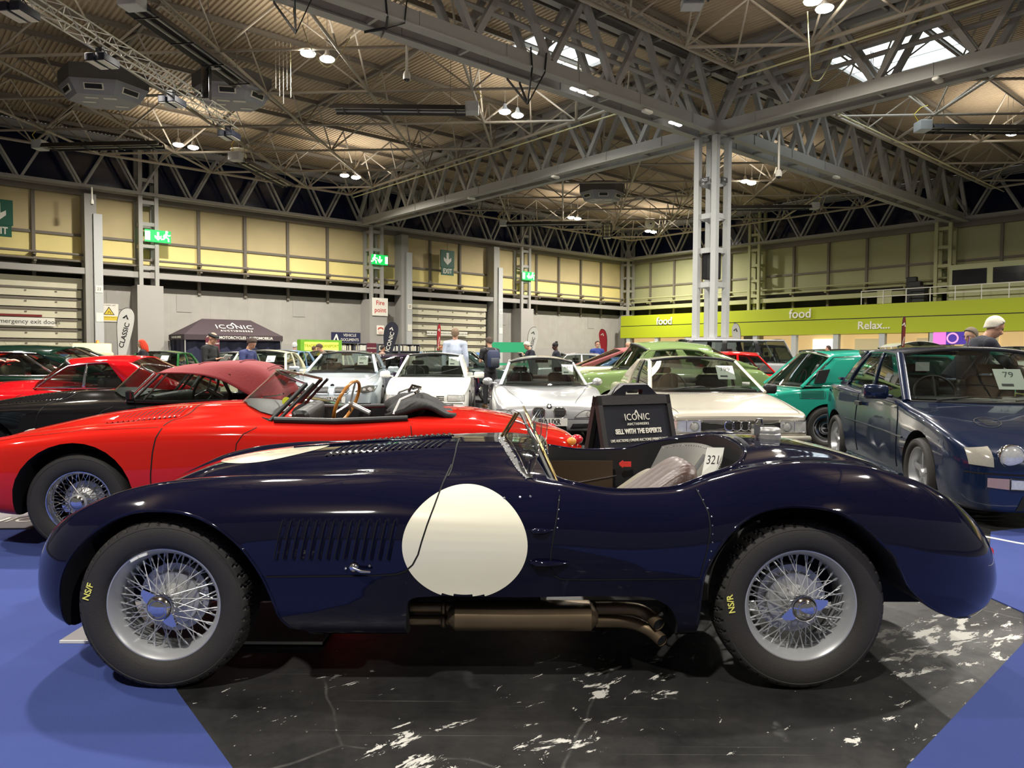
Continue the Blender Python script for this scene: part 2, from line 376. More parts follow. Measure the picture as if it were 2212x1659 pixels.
# ---------------- walls
def wbox(mb, side, a0, a1, d0, d1, z0, z1):
    if side == 'L': mb.box((a0, TW-d1, z0), (a1, TW-d0, z1))
    else: mb.box((TW-d1, a0, z0), (TW-d0, a1, z1))
def wpt(side, a, d, z): return (a, TW-d, z) if side == 'L' else (TW-d, a, z)
DOORS = {'L': [(-31.0,-17.9),(4.2,12.0)], 'R': []}
MULL = {'L': [-26.2,-23.4,-20.35,-11.5,-8.55,-5.6,-2.65,6.15,9.1,17.6,20.4,23.3,26.1], 'R': [27.0,24.2,21.2,18.2,12.3,9.4,6.42,3.5,-2.44,-5.6,-8.6,-11.6,-14.6]}
A0 = {'L': -42, 'R': -34}
for side, nm in (('L','left'), ('R','right')):
    mb = MB(); a0 = A0[side]
    mb.cur = 0; wbox(mb, side, a0, 30.2, -0.3, 0.0, 0, 5.3)
    mb.cur = 1; wbox(mb, side, a0, 30.2, -0.3, -0.02, 6.6, 8.02)
    mb.cur = 2; wbox(mb, side, a0, 30.2, -0.3, -0.02, 8.02, 10.5)
    mb.cur = 3; wbox(mb, side, a0, 30.2, -0.6, -0.3, 5.3, 6.6)
    mb.cur = 4; wbox(mb, side, a0, 30.2, -0.3, -0.1, 10.5, 13.9)
    mats = [M_conc, M_panel_uplit, M_panel, M_darkgap, M_night] if side == 'L' else [M_conc, M_panelg, M_panelg, M_darkgap, M_night]
    hobj('wall_'+nm, mb, mats, 0)
    # framing: transom, rails, ledge beam, eaves beam, mullions
    t = MB(); d = 0.16
    wbox(t, side, a0, 30, -0.02, 0.08, 7.95, 8.10)
    wbox(t, side, a0, 30, 0.0, 0.30, 10.3, 10.72)
    for a in MULL[side]: wbox(t, side, a-0.09, a+0.09, -0.02, 0.14, 5.0, 10.5)
    hobj('trim_%d' % (1 if side == 'L' else 2), t, M_steeld, 0)
    t = MB(); wbox(t, side, a0, 30, 0.5, 0.95, 5.78, 6.12); wbox(t, side, a0, 30, -0.3, 0.5, 6.0, 6.06)
    hobj('trim_%d' % (3 if side == 'L' else 4), t, M_concr if side == 'L' else M_panelg, 0)
    if side == 'L':
        t = MB()
        a = a0
        while a < 30: wbox(t, side, a, a+0.02, 0.0, 0.004, 0, 5.3); a += 1.2
        wbox(t, side, a0, 30, 0, 0.01, 5.18, 5.3); wbox(t, side, a0, 30, 0, 0.015, 0, 2.0)
        for a in (-16.3,-12.4,-4.8,2.9,13.6,15.9,24.8): wbox(t, side, a-0.45, a+0.45, 0.0, 0.03, 3.9, 4.95)
        hobj('trim_5', t, M_concr, 0)
    for k, (z, r, dd) in enumerate(((6.88,0.07,0.45),(6.50,0.06,0.55))):
        t = MB(); t.tube(wpt(side, a0 if side == 'L' else .3, dd, z), wpt(side, 29.4, dd, z), r, 8)
        for a in [q_ for q_ in MULL[side] if side == 'L' or q_ > .3]: t.box(*[tuple(map(min, *q)) if i == 0 else tuple(map(max, *q)) for i, q in enumerate([(wpt(side, a-0.07, 0.1, z-0.15), wpt(side, a+0.07, dd, z+0.1))]*2)])
        o = hobj('service_pipe', t, M_steeld if side == 'L' else M_panelg, kind=None)
        tag(o, ('%s service pipe along the %s' % (('upper','lower')[k], ('cream clad left wall','green clad right wall')[side == 'R'])), 'pipe', 'pipes along the %s wall' % nm)

# back part of hall behind camera is left open; corrugated roof deck
def deck_mesh(s0, s1, t0, t1, z, pitch=0.2, h=0.06):
    mb = MB(); n = int((s1-s0)/pitch); pr = []
    for i in range(n):
        x = s0+i*pitch; pr += [(x, 0), (x+pitch*.38, 0), (x+pitch*.5, h), (x+pitch*.88, h)]
    pr.append((s1, 0)); vs = [(x, t, z+q) for t in (t0, t1) for x, q in pr]; m = len(pr)
    mb.add(vs, [(i, i+1, m+i+1, m+i) for i in range(m-1)]); return mb
dk = MB(); ZD = 14.0
SKY = [(-7.2,-3.2,3.2,6.4),(3.8,9.0,-7.4,-3.0)]   # skylights (s0,s1,t0,t1)
def deck_with_holes():
    cells = [(-45,30,-40,30)]
    for h in SKY:
        new = []
        for (a, b, c, d) in cells:
            if h[0] >= b or h[1] <= a or h[2] >= d or h[3] <= c: new.append((a,b,c,d)); continue
            new += [(a,b,c,h[2]), (a,b,h[3],d), (a,h[0],h[2],h[3]), (h[1],b,h[2],h[3])]
        cells = [q for q in new if q[1]-q[0] > .01 and q[3]-q[2] > .01]
    for a, b, c, d in cells:
        m = deck_mesh(a, b, c, d, ZD); dk.add(m.v, m.f)
deck_with_holes(); hobj('ceiling', dk, M_deck, 0)
M_skyl = emat('skylight_daylight', (0.80,0.92,1.0), 4.5)
for i, h in enumerate(SKY):
    t = MB(); t.box((h[0], h[2], ZD+0.10), (h[1], h[3], ZD+0.12))
    o = hobj('window_%d' % (i+1), t, M_skyl, 0)
    f = MB()
    for a, b in (((h[0]-.1,h[2]-.1),(h[0],h[3]+.1)), ((h[1],h[2]-.1),(h[1]+.1,h[3]+.1)), ((h[0],h[2]-.1),(h[1],h[2])), ((h[0],h[3]),(h[1],h[3]+.1))):
        f.box((a[0],a[1],ZD-.05), (b[0],b[1],ZD+.15))
    for k in range(1,4): x = h[0]+(h[1]-h[0])*k/4; f.box((x-.02,h[2],ZD+.06),(x+.02,h[3],ZD+.10))
    f.build('window_frame', M_concr, o, 0)

# ---------------- lattice columns
def lattice_column(s, t, zb, zt, wdt=1.12, leg=0.24, mat=M_steelb, label='', base=True, basez=2.1, step=1.28, cat='column', group=None):
    c = empty('lattice_column', M=HF @ Matrix.Translation((s, t, 0)), label=label, cat=cat, group=group); h = wdt/2
    if base:
        MB().box((-h-.17,-h-.17,0), (h+.17,h+.17,basez)).build('plinth', M_concr if mat is not M_steelb else pm('plinth_paint', srgb(196,194,200), 0.6), c, 0)
        zb = basez
    for sx, sy in ((-1,-1),(1,-1),(1,1),(-1,1)):
        MB().cbox((sx*(h-leg/2), sy*(h-leg/2), (zb+zt)/2), (leg, leg, zt-zb)).build('leg', mat, c, 0)
    z = zt-1.9
    while z > zb+0.8:
        m = MB()
        for a, b in (((-h,-h),(h,-h)), ((h,-h),(h,h)), ((h,h),(-h,h)), ((-h,h),(-h,-h))):
            dx = (a[0]+b[0])/2*(1-leg/wdt); dy = (a[1]+b[1])/2*(1-leg/wdt)
            m.cbox((dx,dy,z), (wdt-2*leg+.02 if a[1]==b[1] else .06, wdt-2*leg+.02 if a[0]==b[0] else .06, .22))
        m.build('rung', mat, c, 0); z -= step
    return c
ZB = 10.6
col = lattice_column(0, 0, 2.1, ZB, label='pale grey lattice column on a square plinth, standing free in the middle of the hall', step=1.45)
# speaker boxes and signs inside the column
sp = empty('loudspeaker', M=HF @ Matrix.Translation((0,0,0)), label='black loudspeaker hanging inside the free-standing lattice column', cat='speaker')
MB().rbox((-.3,-.3,4.6),(.3,.3,5.75), .05).build('cabinet', M_black, sp); MB().cbox((0,0,5.85),(.7,.05,.08)).build('bracket', M_concr, sp)
M_signdk = pm('sign_dark', (0.02,0.02,0.022), 0.5); M_txtw = pm('lettering_white', (0.8,0.8,0.78), 0.5)
for (o_, xd, s_, lb) in (((0,-.58,8.75), (1,0,0), '44', 'small black bay number plate reading 44 on the free-standing column'), ((-.58,0,8.75), (0,-1,0), 'N22', 'small black bay number plate reading N22 on the free-standing column')):
    g = empty('bay_number_plate', M=HF, label=lb, cat='sign', group=None); F_ = FR(o_, xd, (0,0,1))
    q = MB(); q.M = F_; q.cbox((0,0,0),(.42,.2,.02)); q.build('plate', M_signdk, g, 0)
    text(s_, .16, F_ @ Matrix.Translation((0,0,.012)), M_txtw, g)
for a in (-G/2*2, -G/2, 0.75, 15.4): 
    lattice_column(a if a > -29 else -29.4, 29.4, 5.3, 13.4, 1.1, .22, M_steel, {0.75:'grey lattice wall column carrying the red Fire point sign', 15.4:'grey lattice wall column on the left wall, nearest the far corner'}.get(a, 'leftmost lattice wall column with a lit green exit sign, above the CLASSIC flag' if a == -G/2 else 'grey lattice wall column at the far left end'), basez=5.32, cat='column', group='wall columns')
for b, lb in ((15.3,'pale green lattice wall column behind the food counter sign'), (0.8,'pale green lattice wall column beside the upper windows'), (-15,'lattice wall column at the right end of the right wall')):
    lattice_column(29.4, b, 5.0, 13.4, 1.1, .22, M_panelg, lb, basez=5.0, group='wall columns')
lattice_column(29.4, 29.4, 5.0, 13.4, 1.0, .22, M_steel, 'grey lattice column in the far corner of the hall', basez=5.3, group='wall columns')

# ---------------- lattice girders: two side trusses sharing box chords
def girder(p, q, label, wdt=1.12, zb=ZB, zt=13.75, n=9, chord=(.42,.45), mat=M_steel, web=0.22, first_half=True, twin=True):
    P = V((*p, 0)); Q = V((*q, 0)); L = (Q-P).length; d = (Q-P)/L; nrm = V((-d.y, d.x, 0))
    e = empty('lattice_girder', M=HF, label=label, cat='roof girder', group='lattice roof girders')
    sides = (-1, 1) if twin else (0,)
    for sd in sides:
        off = nrm*sd*(wdt/2-.1)
        m = MB(); a = P+off+V((0,0,zb+chord[1]/2)); b = Q+off+V((0,0,zb+chord[1]/2))
        m.beam(a, b, .24 if twin else .2, chord[1])
        # lower flange lip and joints
        m.beam(a-V((0,0,chord[1]/2)), b-V((0,0,chord[1]/2)), .36, .05)
        k = 1.8
        while k < L: m.cbox(P+off+d*k+V((0,0,zb+chord[1]/2)), (.30,.30,chord[1]+.02), Matrix.Rotation(math.atan2(d.y,d.x),3,'Z') @ Matrix.Diagonal((.12,1,1))); k += 3.27
        m.build('bottom_chord', mat, e, 0)
        m = MB(); m.ibeam(P+off+V((0,0,zt)), Q+off+V((0,0,zt)), .3, .34); m.build('top_chord', mat, e, 0)
        st = L/n
        for i in range(n):
            x0 = st*i; top = P+off+d*(x0+st/2)+V((0,0,zt-.15))
            for xx in (x0+.1, x0+st-.1):
                bt = P+off+d*xx+V((0,0,zb+chord[1]))
                MB().beam(bt, top, web, web*.9).build('web_member', mat, e, 0)
    if twin:
        m = MB(); st = L/n
        for i in range(n+1):
            for z in (zb+.08, zt): m.beam(P+nrm*(wdt/2-.1)+d*st*i+V((0,0,z)), P-nrm*(wdt/2-.1)+d*st*i+V((0,0,z)), .1, .12)
        m.build('cross_ties', mat, e, 0)
    return e
girder((-.5,0), (-G,0), 'grey lattice roof girder running up and left over the camera from the free-standing column', n=9)
girder((.5,0), (G,0), 'grey lattice roof girder running from the free-standing column to the right wall')
girder((0,.5), (0,G), 'grey lattice roof girder running from the free-standing column to the left wall')
girder((0,-.5), (0,-G), 'grey lattice roof girder running up to the right edge from the free-standing column')
girder((-30,29.1), (29.4,29.1), 'lattice eaves truss in front of the dark high windows of the left wall', zb=10.62, zt=13.5, n=20, twin=True, wdt=.8, web=.13, chord=(.2,.14))
girder((29.1,29.4), (29.1,-28), 'lattice eaves truss in front of the dark high windows of the right wall', zb=10.72, zt=13.5, n=19, twin=True, wdt=.8, web=.13, chord=(.2,.14))

# ---------------- space frames: bottom grid z 12.1, top grid z 13.75
def space_frame(ss, tt, label):
    """ss, tt = +-1 : which bay"""
    e = empty('space_frame', M=HF, label=label, cat='roof frame', group='tubular roof frames')
    n = 8; a = 2.6; g = (G-2*a)/n; zb_, zt_ = 12.1, 13.72
    nd = lambda i, j, z=zb_: V((ss*(a+g*i), tt*(a+g*j), z))
    cells = []
    # edge and diagonal bottom members as long continuous tubes
    for p, q in ((nd(0,0),nd(n,0)), (nd(0,0),nd(0,n)), (nd(n,0),nd(n,n)), (nd(0,n),nd(n,n))):
        MB().tube(p, q, .075, 8).build('edge_tube', M_tube, e, 60)
    for k in range(1, 2*n, 2):
        i0, j0 = max(0, k-n), min(k, n); i1, j1 = min(k, n), max(0, k-n)
        MB().tube(nd(i0,j0), nd(i1,j1), .06, 8).build('diagonal_tube', M_tube, e, 60)
    for k in range(-n+1, n, 2):
        i0, j0 = max(0, k), max(0, -k); i1, j1 = min(n, n+k), min(n, n-k)
        MB().tube(nd(i0,j0), nd(i1,j1), .06, 8).build('diagonal_tube', M_tube, e, 60)
    st = []
    for i in range(n+1):
        for j in range(n+1):
            if 0 < i < n and 0 < j < n and (i+j) % 2 == 0: continue
            for di in (-.5,.5):
                for dj in (-.5,.5):
                    if -.6 <= i+di <= n+.6 and -.6 <= j+dj <= n+.6: st.append((nd(i,j), nd(i+di, j+dj, zt_)))
    cl = HF.inverted() @ V((0,0,1.3)); st.sort(key=lambda s_: (s_[0]-cl).length)
    for p, q in st[:100]: MB().tube(p, q, .04, 6).build('strut', M_tube, e, 60)
    m = MB()
    for p, q in st[100:]: m.tube(p, q, .04, 6)
    tag(m.build('strut', M_tube, e, 60), kind='stuff')
    for i in range(-1, n+1):
        MB().ibeam(nd(-.9,i+.5,13.85), nd(n+.9,i+.5,13.85), .10, .20).build('purlin', M_steeld, e, 0)
    for i in range(-1, n+1, 3):
        MB().ibeam(nd(i+.5,-.9,13.80), nd(i+.5,n+.9,13.80), .12, .16).build('tie_beam', M_steeld, e, 0)
    return e
space_frame(-1, 1, 'tubular steel roof frame over the left part of the hall')
space_frame(1, 1, 'tubular steel roof frame over the far corner behind the girders')
space_frame(1, -1, 'tubular steel roof frame over the right part of the hall')
space_frame(-1, -1, 'tubular steel roof frame nearest the camera, top right of the picture')

# ---------------- high bay lamp pairs
M_lamp = emat('lamp_glow', (1.0,0.95,0.85), 60.0)
def lamp_pair(s, t, visible=True, first=[None], z=12.0, power=800):
    for k, off in enumerate((-.37, .37)):
        if visible:
            if first[0] is None:
                e = empty('high_bay_lamp', M=HF @ Matrix.Translation((s+off, t, z)))
                MB().lathe([(.02,.35),(.06,.33),(.1,.16),(.22,.06),(.25,.0),(.23,.0)], 20).build('reflector', M_concr, e, 60)
                MB().lathe([(.001,-.10),(.15,-.09),(.24,-.05),(.27,.0),(.24,.03)], 20).build('bulb', M_lamp, e, 60)
                MB().tube((0,0,.35),(0,0,1.7),.012,6).build('hanging_rod', M_steeld, e)
                first[0] = e
            else: e = copy_tree(first[0]); e.matrix_world = HF @ Matrix.Translation((s+off, t, z))
            e['category'] = 'lamp'; e['group'] = 'high bay lamps'
            e['label'] = LAMPL.get((round(s), round(t)), 'round high bay lamp hanging under the roof') + (', left of its pair', ', right of its pair')[k]
    l = bpy.data.lights.new('lamp_light', 'AREA'); l.shape = 'DISK'; l.size = .55; l.energy = power*2; l.color = (1.0,0.95,0.86); l.spread = R(160)
    o = bpy.data.objects.new('lamp_light', l); COL.objects.link(o); o.matrix_world = HF @ Matrix.Translation((s, t, z-.16))
    l = bpy.data.lights.new('roof_fill_light', 'AREA'); l.shape = 'DISK'; l.size = 5.0; l.energy = power*.17; l.color = (1.0,0.93,0.82)  # wide upward disc added to brighten the roof, no fitting of its own
    o = bpy.data.objects.new('roof_fill_light', l); COL.objects.link(o); o.matrix_world = HF @ Matrix.Translation((s, t, z+.42)) @ Matrix.Rotation(PI,4,'X')
LAMPL = {(-15,6):'high bay lamp above the truss end', (-15,7):'high bay lamp above the truss end', (-15,22):'high bay lamp by the ball loudspeaker', (-5,22):'high bay lamp near the girder and left wall junction',
 (-6,7):'high bay lamp below the left skylight', (14,22):'high bay lamp above the thin far heater', (14,7):'high bay lamp just right of the column', (24,22):'tiny high bay lamp near the far corner',
 (-5,-7):'high bay lamp at the top picture edge', (14,-7):'high bay lamp over the right edge heater'}
for s_, t_ in ((-15,6.5),(-14.8,21.7),(-5.3,21.8),(-5.7,6.6),(14.3,22.1),(13.6,6.6),(23.6,22),(-5.4,-7.3),(13.6,-7.2)): lamp_pair(s_, t_, power=1050 if t_ > 15 else (1100 if s_ > 10 else 700))
for s_, t_ in ((-24.6,-7.2),(-15,-20),(-33,-20),(-24.6,-32),(-15,-7.2),(-5.4,-21),(13.6,-21),(-34,-6),(-24,8)): lamp_pair(s_, t_, visible=True)
# ================================================================ generic wheel
def wheel_parts(parent, rt, rr, wd, style, side, wid='wheel', metal=M_chrome, tread=None, hubr=.05, spokes=36, n=96, name_spoke=True, lowpoly=False):
    """wheel centred at the origin of an empty-like rim mesh; outer face towards -y when side=-1, axis y.  returns the rim object"""
    # lathe frame: local z -> outward
    F_ = Matrix(((1,0,0,0),(0,0,side,0),(0,1,0,0),(0,0,0,1)))  # maps local z to side*y, local y to z
    hw = wd/2
    if style == 'wire':
        prof = [(rr*.90,-hw),(rr,-hw),(rr,-hw+.012),(rr*.93,-hw+.02),(rr*.90,-.02),(rr*.865,0),(rr*.88,hw*.35),(rr*.905,hw*.5),(rr*.925,hw*.72),(rr*.95,hw*.80),(rr*.985,hw*.84),(rr,hw*.88),(rr*.995,hw*.93),(rr*.975,hw*.93),(rr*.96,hw*.88)]
        prof = prof + [(rr*.92,hw*.76),(rr*.895,hw*.58),(rr*.87,hw*.45),(rr*.855,hw*.2),(rr*.845,0),(rr*.87,-hw)]
    else:
        prof = [(rr*.93,-hw),(rr,-hw),(rr*.96,-hw*.8),(rr*.9,0),(rr*.93,hw*.7),(rr*1.0,hw*.85),(rr*1.0,hw*.95),(rr*.955,hw*.95),(rr*.93,hw*.8),(rr*.88,hw*.3),(rr*.85,-hw*.3),(rr*.88,-hw)]
    m = MB(); m.lathe(prof, n, F_, close=True); rim = m.build(wid, metal if style == 'wire' else M_silverw, parent, 40)
    # tyre
    tp = [(rr*.97,-hw*.95),(rr*1.03,-hw*1.05),(rr+(rt-rr)*.45,-hw*1.22),(rr+(rt-rr)*.8,-hw*1.12),(rt*.985,-hw*.85),(rt,-hw*.3),(rt,hw*.3),(rt*.985,hw*.80),(rt*.965,hw*.98),(rr+(rt-rr)*.78,hw*1.13),(rr+(rt-rr)*.72,hw*1.16),(rr+(rt-rr)*.70,hw*1.135),(rr+(rt-rr)*.45,hw*1.2),(rr+(rt-rr)*.2,hw*1.13),(rr*1.03,hw*1.03),(rr*1.0,hw*.93),(rr*.97,hw*.85)]
    nn = n
    if tread:
        tp = [(rr*.97,-hw*.95),(rr*1.03,-hw*1.05),(rr+(rt-rr)*.45,-hw*1.22),(rr+(rt-rr)*.8,-hw*1.12),(rt*.985,-hw*.85),(rt,-hw*.3),(rt,hw*.25),(rt*.998,hw*.45),(rt*.994,hw*.62),(rt*.987,hw*.78),(rt*.977,hw*.90),(rt*.962,hw*1.0),(rt*.945,hw*1.07),(rr+(rt-rr)*.80,hw*1.10),(rr+(rt-rr)*.74,hw*1.14),(rr+(rt-rr)*.72,hw*1.125),(rr+(rt-rr)*.68,hw*1.15),(rr+(rt-rr)*.45,hw*1.2),(rr+(rt-rr)*.2,hw*1.13),(rr*1.03,hw*1.03),(rr*1.0,hw*.93),(rr*.97,hw*.85)]
        nn = tread*10
        sh = {7:0,8:3,9:1,10:4,11:2,12:3}
        def mod(k, i, r, z):
            if i in sh and (k + sh[i]) % 10 < 2: return r*.972 if i < 11 else r*.985, z*(.99 if i < 11 else .95)
            return r, z
        m = MB(); m.lathe(tp, nn, F_, mod=mod); m.build('tyre', M_rubber, rim, 40)
    else:
        m = MB(); m.lathe(tp, nn, F_); m.build('tyre', M_rubber, rim, 50)
    P = lambda r, t, z: V((r*math.cos(t), side*z, r*math.sin(t)))
    if style == 'wire':
        MB().lathe([(.001,-hw*.2),(.075,-hw*.2),(.082,-hw*.1),(.062,0),(hubr,hw*.1),(hubr*.95,hw*.9),(hubr*1.1,hw*.95),(hubr*1.1,hw*1.05),(hubr*.8,hw*1.1)], 32, F_).build('hub', M_alu, rim, 40)
        sp = []
        def spk(r0,z0,t0,r1,z1,t1):
            sp.append((P(r0,t0,z0), P(r1,t1,z1)))
        N = spokes
        for i in range(N):
            t = 2*PI*i/N; s_ = 1 if i % 2 else -1
            spk(hubr*1.05, hw*.92, t + s_*.62, rr*.865, hw*.30, t)          # outer long spokes
            if not lowpoly: spk(.078, -hw*.12, t + PI/N - s_*.5, rr*.875, hw*.05, t + PI/N)   # inner spokes
        if name_spoke:
            for p, q in sp: MB().tube(p, q, .0021, 5).build('spoke', metal, rim, 60)
        else:
            m = MB()
            for p, q in sp: m.tube(p, q, .0024, 4)
            m.build('wire_spokes', metal, rim, 60)
        m = MB()
        for p, q in sp: d = (q-p).normalized(); m.tube(q-d*.022, q+d*.003, .0038, 6)
        m.build('spoke_nipples', metal, rim, 60)
        e = MB(); e.lathe([(.001,hw*1.36),(hubr*.55,hw*1.34),(hubr*.72,hw*1.28),(hubr*.85,hw*1.22),(hubr*.88,hw*1.05),(hubr*1.0,hw*1.0)], 32, F_)
        e.build('hub_cap', M_chrome, rim, 40)
    elif style == 'five':
        for k in range(5):
            t = 2*PI*k/5+.3
            m = MB(); a = [(rr*.12,-.28),(rr*.12,.28),(rr*.55,.20),(rr*.9,.17),(rr*.9,-.17),(rr*.55,-.20)]
            pts = [(r*math.cos(t+q*(.35/max(r/rr,.25))), r*math.sin(t+q*(.35/max(r/rr,.25)))) for r, q in a]
            m.prism(pts, side*hw*.25, side*hw*.62, axis=1); m.build('spoke', M_silverw, rim, 40)
        MB().lathe([(.001,hw*.78),(rr*.13,hw*.76),(rr*.2,hw*.6),(rr*.24,hw*.3)], 20, F_).build('hub', M_silverw, rim, 40)
    elif style == 'disc':
        MB().lathe([(.001,hw*.75),(rr*.3,hw*.72),(rr*.36,hw*.5),(rr*.5,hw*.45),(rr*.7,hw*.6),(rr*.86,hw*.55),(rr*.92,hw*.3)], 32, F_).build('hub_cap', metal, rim, 40)
    if style != 'disc': MB().lathe([(.001,-hw*.3),(rr*.62,-hw*.3),(rr*.62,-hw*.4)], 32, F_).build('brake_disc', M_alu, rim, 40)
    return rim

# ================================================================ projecting onto a surface
class Surf:
    def __init__(s, me):
        s.t = BVHTree.FromPolygons([v.co for v in me.vertices], [tuple(p.vertices) for p in me.polygons])
    def side(s, u, z, off=.002, y0=-2, far=False):
        h = s.t.ray_cast(V((u, y0 if not far else 2, z)), V((0, 1 if not far else -1, 0)))
        if h[0] is None: return None
        n = h[1] if h[1].y*(1 if far else -1) > 0 else -h[1]
        return h[0] + n*off, n
    def top(s, u, v, off=.002):
        h = s.t.ray_cast(V((u, -v, 3)), V((0,0,-1)))
        if h[0] is None: return None
        n = h[1] if h[1].z > 0 else -h[1]
        return h[0] + n*off, n
    def front(s, v, z, off=.002):
        h = s.t.ray_cast(V((-3, -v, z)), V((1,0,0)))
        if h[0] is None: return None
        n = h[1] if h[1].x < 0 else -h[1]
        return h[0] + n*off, n
    def line(s, pts, w, mode='side', off=.0015, step=.02, raised=0):
        """ribbon following the surface through 2-d points"""
        P = []
        for a, b in zip(pts[:-1], pts[1:]):
            L = math.hypot(b[0]-a[0], b[1]-a[1]); k = max(1, int(L/step))
            P += [(a[0]+(b[0]-a[0])*i/k, a[1]+(b[1]-a[1])*i/k) for i in range(k)]
        P.append(pts[-1]); H = [getattr(s, mode)(x, y, off) for x, y in P]; H = [h for h in H if h]
        mb = MB(); rows = []
        for i, (p, n) in enumerate(H):
            a = H[max(i-1,0)][0]; b = H[min(i+1,len(H)-1)][0]; d = (b-a)
            if d.length < 1e-6: continue
            d.normalize(); sd = d.cross(n).normalized()*w/2
            rows.append([p-sd, p+n*raised, p+sd])
        mb.grid(rows); return mb
    def patch(s, f, mode='side', off=.002, nu=20, nr=60):
        """disc patch: f(r,t) -> 2-d point"""
        mb = MB(); rows = []
        for i in range(nu+1):
            row = []
            for k in range(nr):
                q = f(i/nu, 2*PI*k/nr); h = getattr(s, mode)(q[0], q[1], off)
                row.append(h[0] if h else None)
            rows.append(row)
        vs = []; idx = {}
        for i, row in enumerate(rows):
            for k, p in enumerate(row):
                if p is not None: idx[i,k] = len(vs); vs.append(p)
        fs = []
        for i in range(nu):
            for k in range(nr):
                q = [(i,k),(i,(k+1)%nr),(i+1,(k+1)%nr),(i+1,k)]
                if all(c in idx for c in q):
                    P4 = [vs[idx[c]] for c in q]
                    if max((P4[a]-P4[b]).length for a in range(4) for b in range(a)) < .12: fs.append(tuple(idx[c] for c in q))
        mb.add(vs, fs); return mb

# ================================================================ the navy racing car
M_navy = pm('navy_paint', (0.0035,0.004,0.016), 0.045, 0.0, 0.0, 0.04, 2.0)
M_cream = pm('cream_paint', srgb(232,228,206), 0.25, 0, 1.0, 0.02)
hero = empty('racing_car', (-1.3346,3.505,0), R(0.6), 'navy blue open vintage racing car with white side roundel, closest to the camera', 'car')
S = [
 (-.612, [(0,.33),(.10,.33),(.20,.335),(.24,.355),(.24,.385),(.20,.40),(.14,.405),(.07,.41),(0,.41)]),
 (-.600, [(0,.28),(.22,.28),(.38,.29),(.44,.34),(.43,.43),(.36,.455),(.26,.46),(.13,.46),(0,.46)]),
 (-.570, [(0,.25),(.30,.25),(.48,.26),(.55,.34),(.53,.48),(.44,.53),(.32,.52),(.17,.515),(0,.515)]),
 (-.500, [(0,.235),(.35,.235),(.57,.24),(.64,.34),(.63,.51),(.52,.605),(.37,.565),(.19,.57),(0,.57)]),
 (-.380, [(0,.23),(.4,.23),(.66,.235),(.72,.35),(.71,.55),(.57,.675),(.39,.61),(.20,.635),(0,.645)]),
 (-.200, [(0,.23),(.4,.23),(.72,.235),(.77,.37),(.755,.60),(.59,.75),(.40,.675),(.20,.715),(0,.73)]),
 (0.0,   [(0,.23),(.4,.23),(.74,.235),(.80,.40),(.785,.65),(.60,.79),(.41,.725),(.21,.785),(0,.80)]),
 (.25,   [(0,.23),(.4,.23),(.74,.235),(.80,.42),(.79,.67),(.61,.808),(.43,.765),(.22,.825),(0,.84)]),
 (.50,   [(0,.23),(.4,.23),(.74,.235),(.79,.42),(.785,.68),(.62,.812),(.45,.79),(.24,.848),(0,.862)]),
 (.80,   [(0,.23),(.4,.23),(.74,.235),(.79,.42),(.785,.68),(.63,.812),(.47,.815),(.27,.872),(0,.886)]),
 (1.05,  [(0,.23),(.4,.23),(.74,.235),(.79,.42),(.785,.67),(.64,.793),(.49,.82),(.29,.885),(0,.900)]),
 (1.30,  [(0,.23),(.4,.23),(.74,.235),(.79,.42),(.785,.66),(.65,.785),(.51,.83),(.32,.89),(0,.902)]),
 (1.52,  [(0,.23),(.4,.23),(.74,.235),(.79,.42),(.785,.65),(.67,.775),(.55,.80),(.35,.86),(0,.88)]),
 (1.75,  [(0,.23),(.4,.23),(.74,.235),(.79,.42),(.785,.63),(.69,.745),(.58,.765),(.35,.80),(0,.82)]),
 (1.95,  [(0,.23),(.4,.23),(.74,.235),(.79,.43),(.785,.64),(.68,.752),(.57,.77),(.35,.80),(0,.82)]),
 (2.12,  [(0,.23),(.4,.23),(.74,.24),(.79,.45),(.785,.67),(.66,.80),(.53,.815),(.33,.85),(0,.86)]),
 (2.30,  [(0,.23),(.4,.23),(.74,.245),(.80,.48),(.785,.70),(.64,.848),(.49,.845),(.30,.875),(0,.888)]),
 (2.50,  [(0,.23),(.4,.23),(.74,.245),(.81,.50),(.79,.72),(.62,.868),(.45,.862),(.27,.893),(0,.905)]),
 (2.70,  [(0,.23),(.4,.23),(.73,.24),(.80,.48),(.775,.70),(.60,.857),(.43,.845),(.25,.878),(0,.888)]),
 (2.90,  [(0,.23),(.4,.23),(.69,.235),(.77,.46),(.74,.66),(.58,.810),(.41,.80),(.23,.832),(0,.842)]),
 (3.08,  [(0,.23),(.38,.23),(.63,.235),(.71,.43),(.68,.61),(.54,.740),(.38,.725),(.21,.75),(0,.758)]),
 (3.22,  [(0,.23),(.34,.23),(.55,.235),(.63,.40),(.60,.55),(.48,.650),(.35,.62),(.19,.635),(0,.64)]),
 (3.32,  [(0,.235),(.28,.235),(.46,.24),(.53,.36),(.51,.48),(.42,.555),(.30,.54),(.16,.545),(0,.55)]),
 (3.375, [(0,.255),(.20,.255),(.36,.26),(.43,.33),(.42,.40),(.35,.45),(.26,.45),(.13,.45),(0,.455)]),
 (3.393, [(0,.29),(.12,.29),(.24,.295),(.30,.33),(.29,.365),(.24,.39),(.18,.395),(.09,.395),(0,.395)]),
]
def cosres(S_, nu, nv):
    return loft(S_, nu, nv, uend=.55)
bodyM = cosres(S, 230, 7).mesh('body', [M_navy, M_void], 180)
def smooth_poly(pts, n=5):
    return [tuple(p) for p in crom(pts, n)]
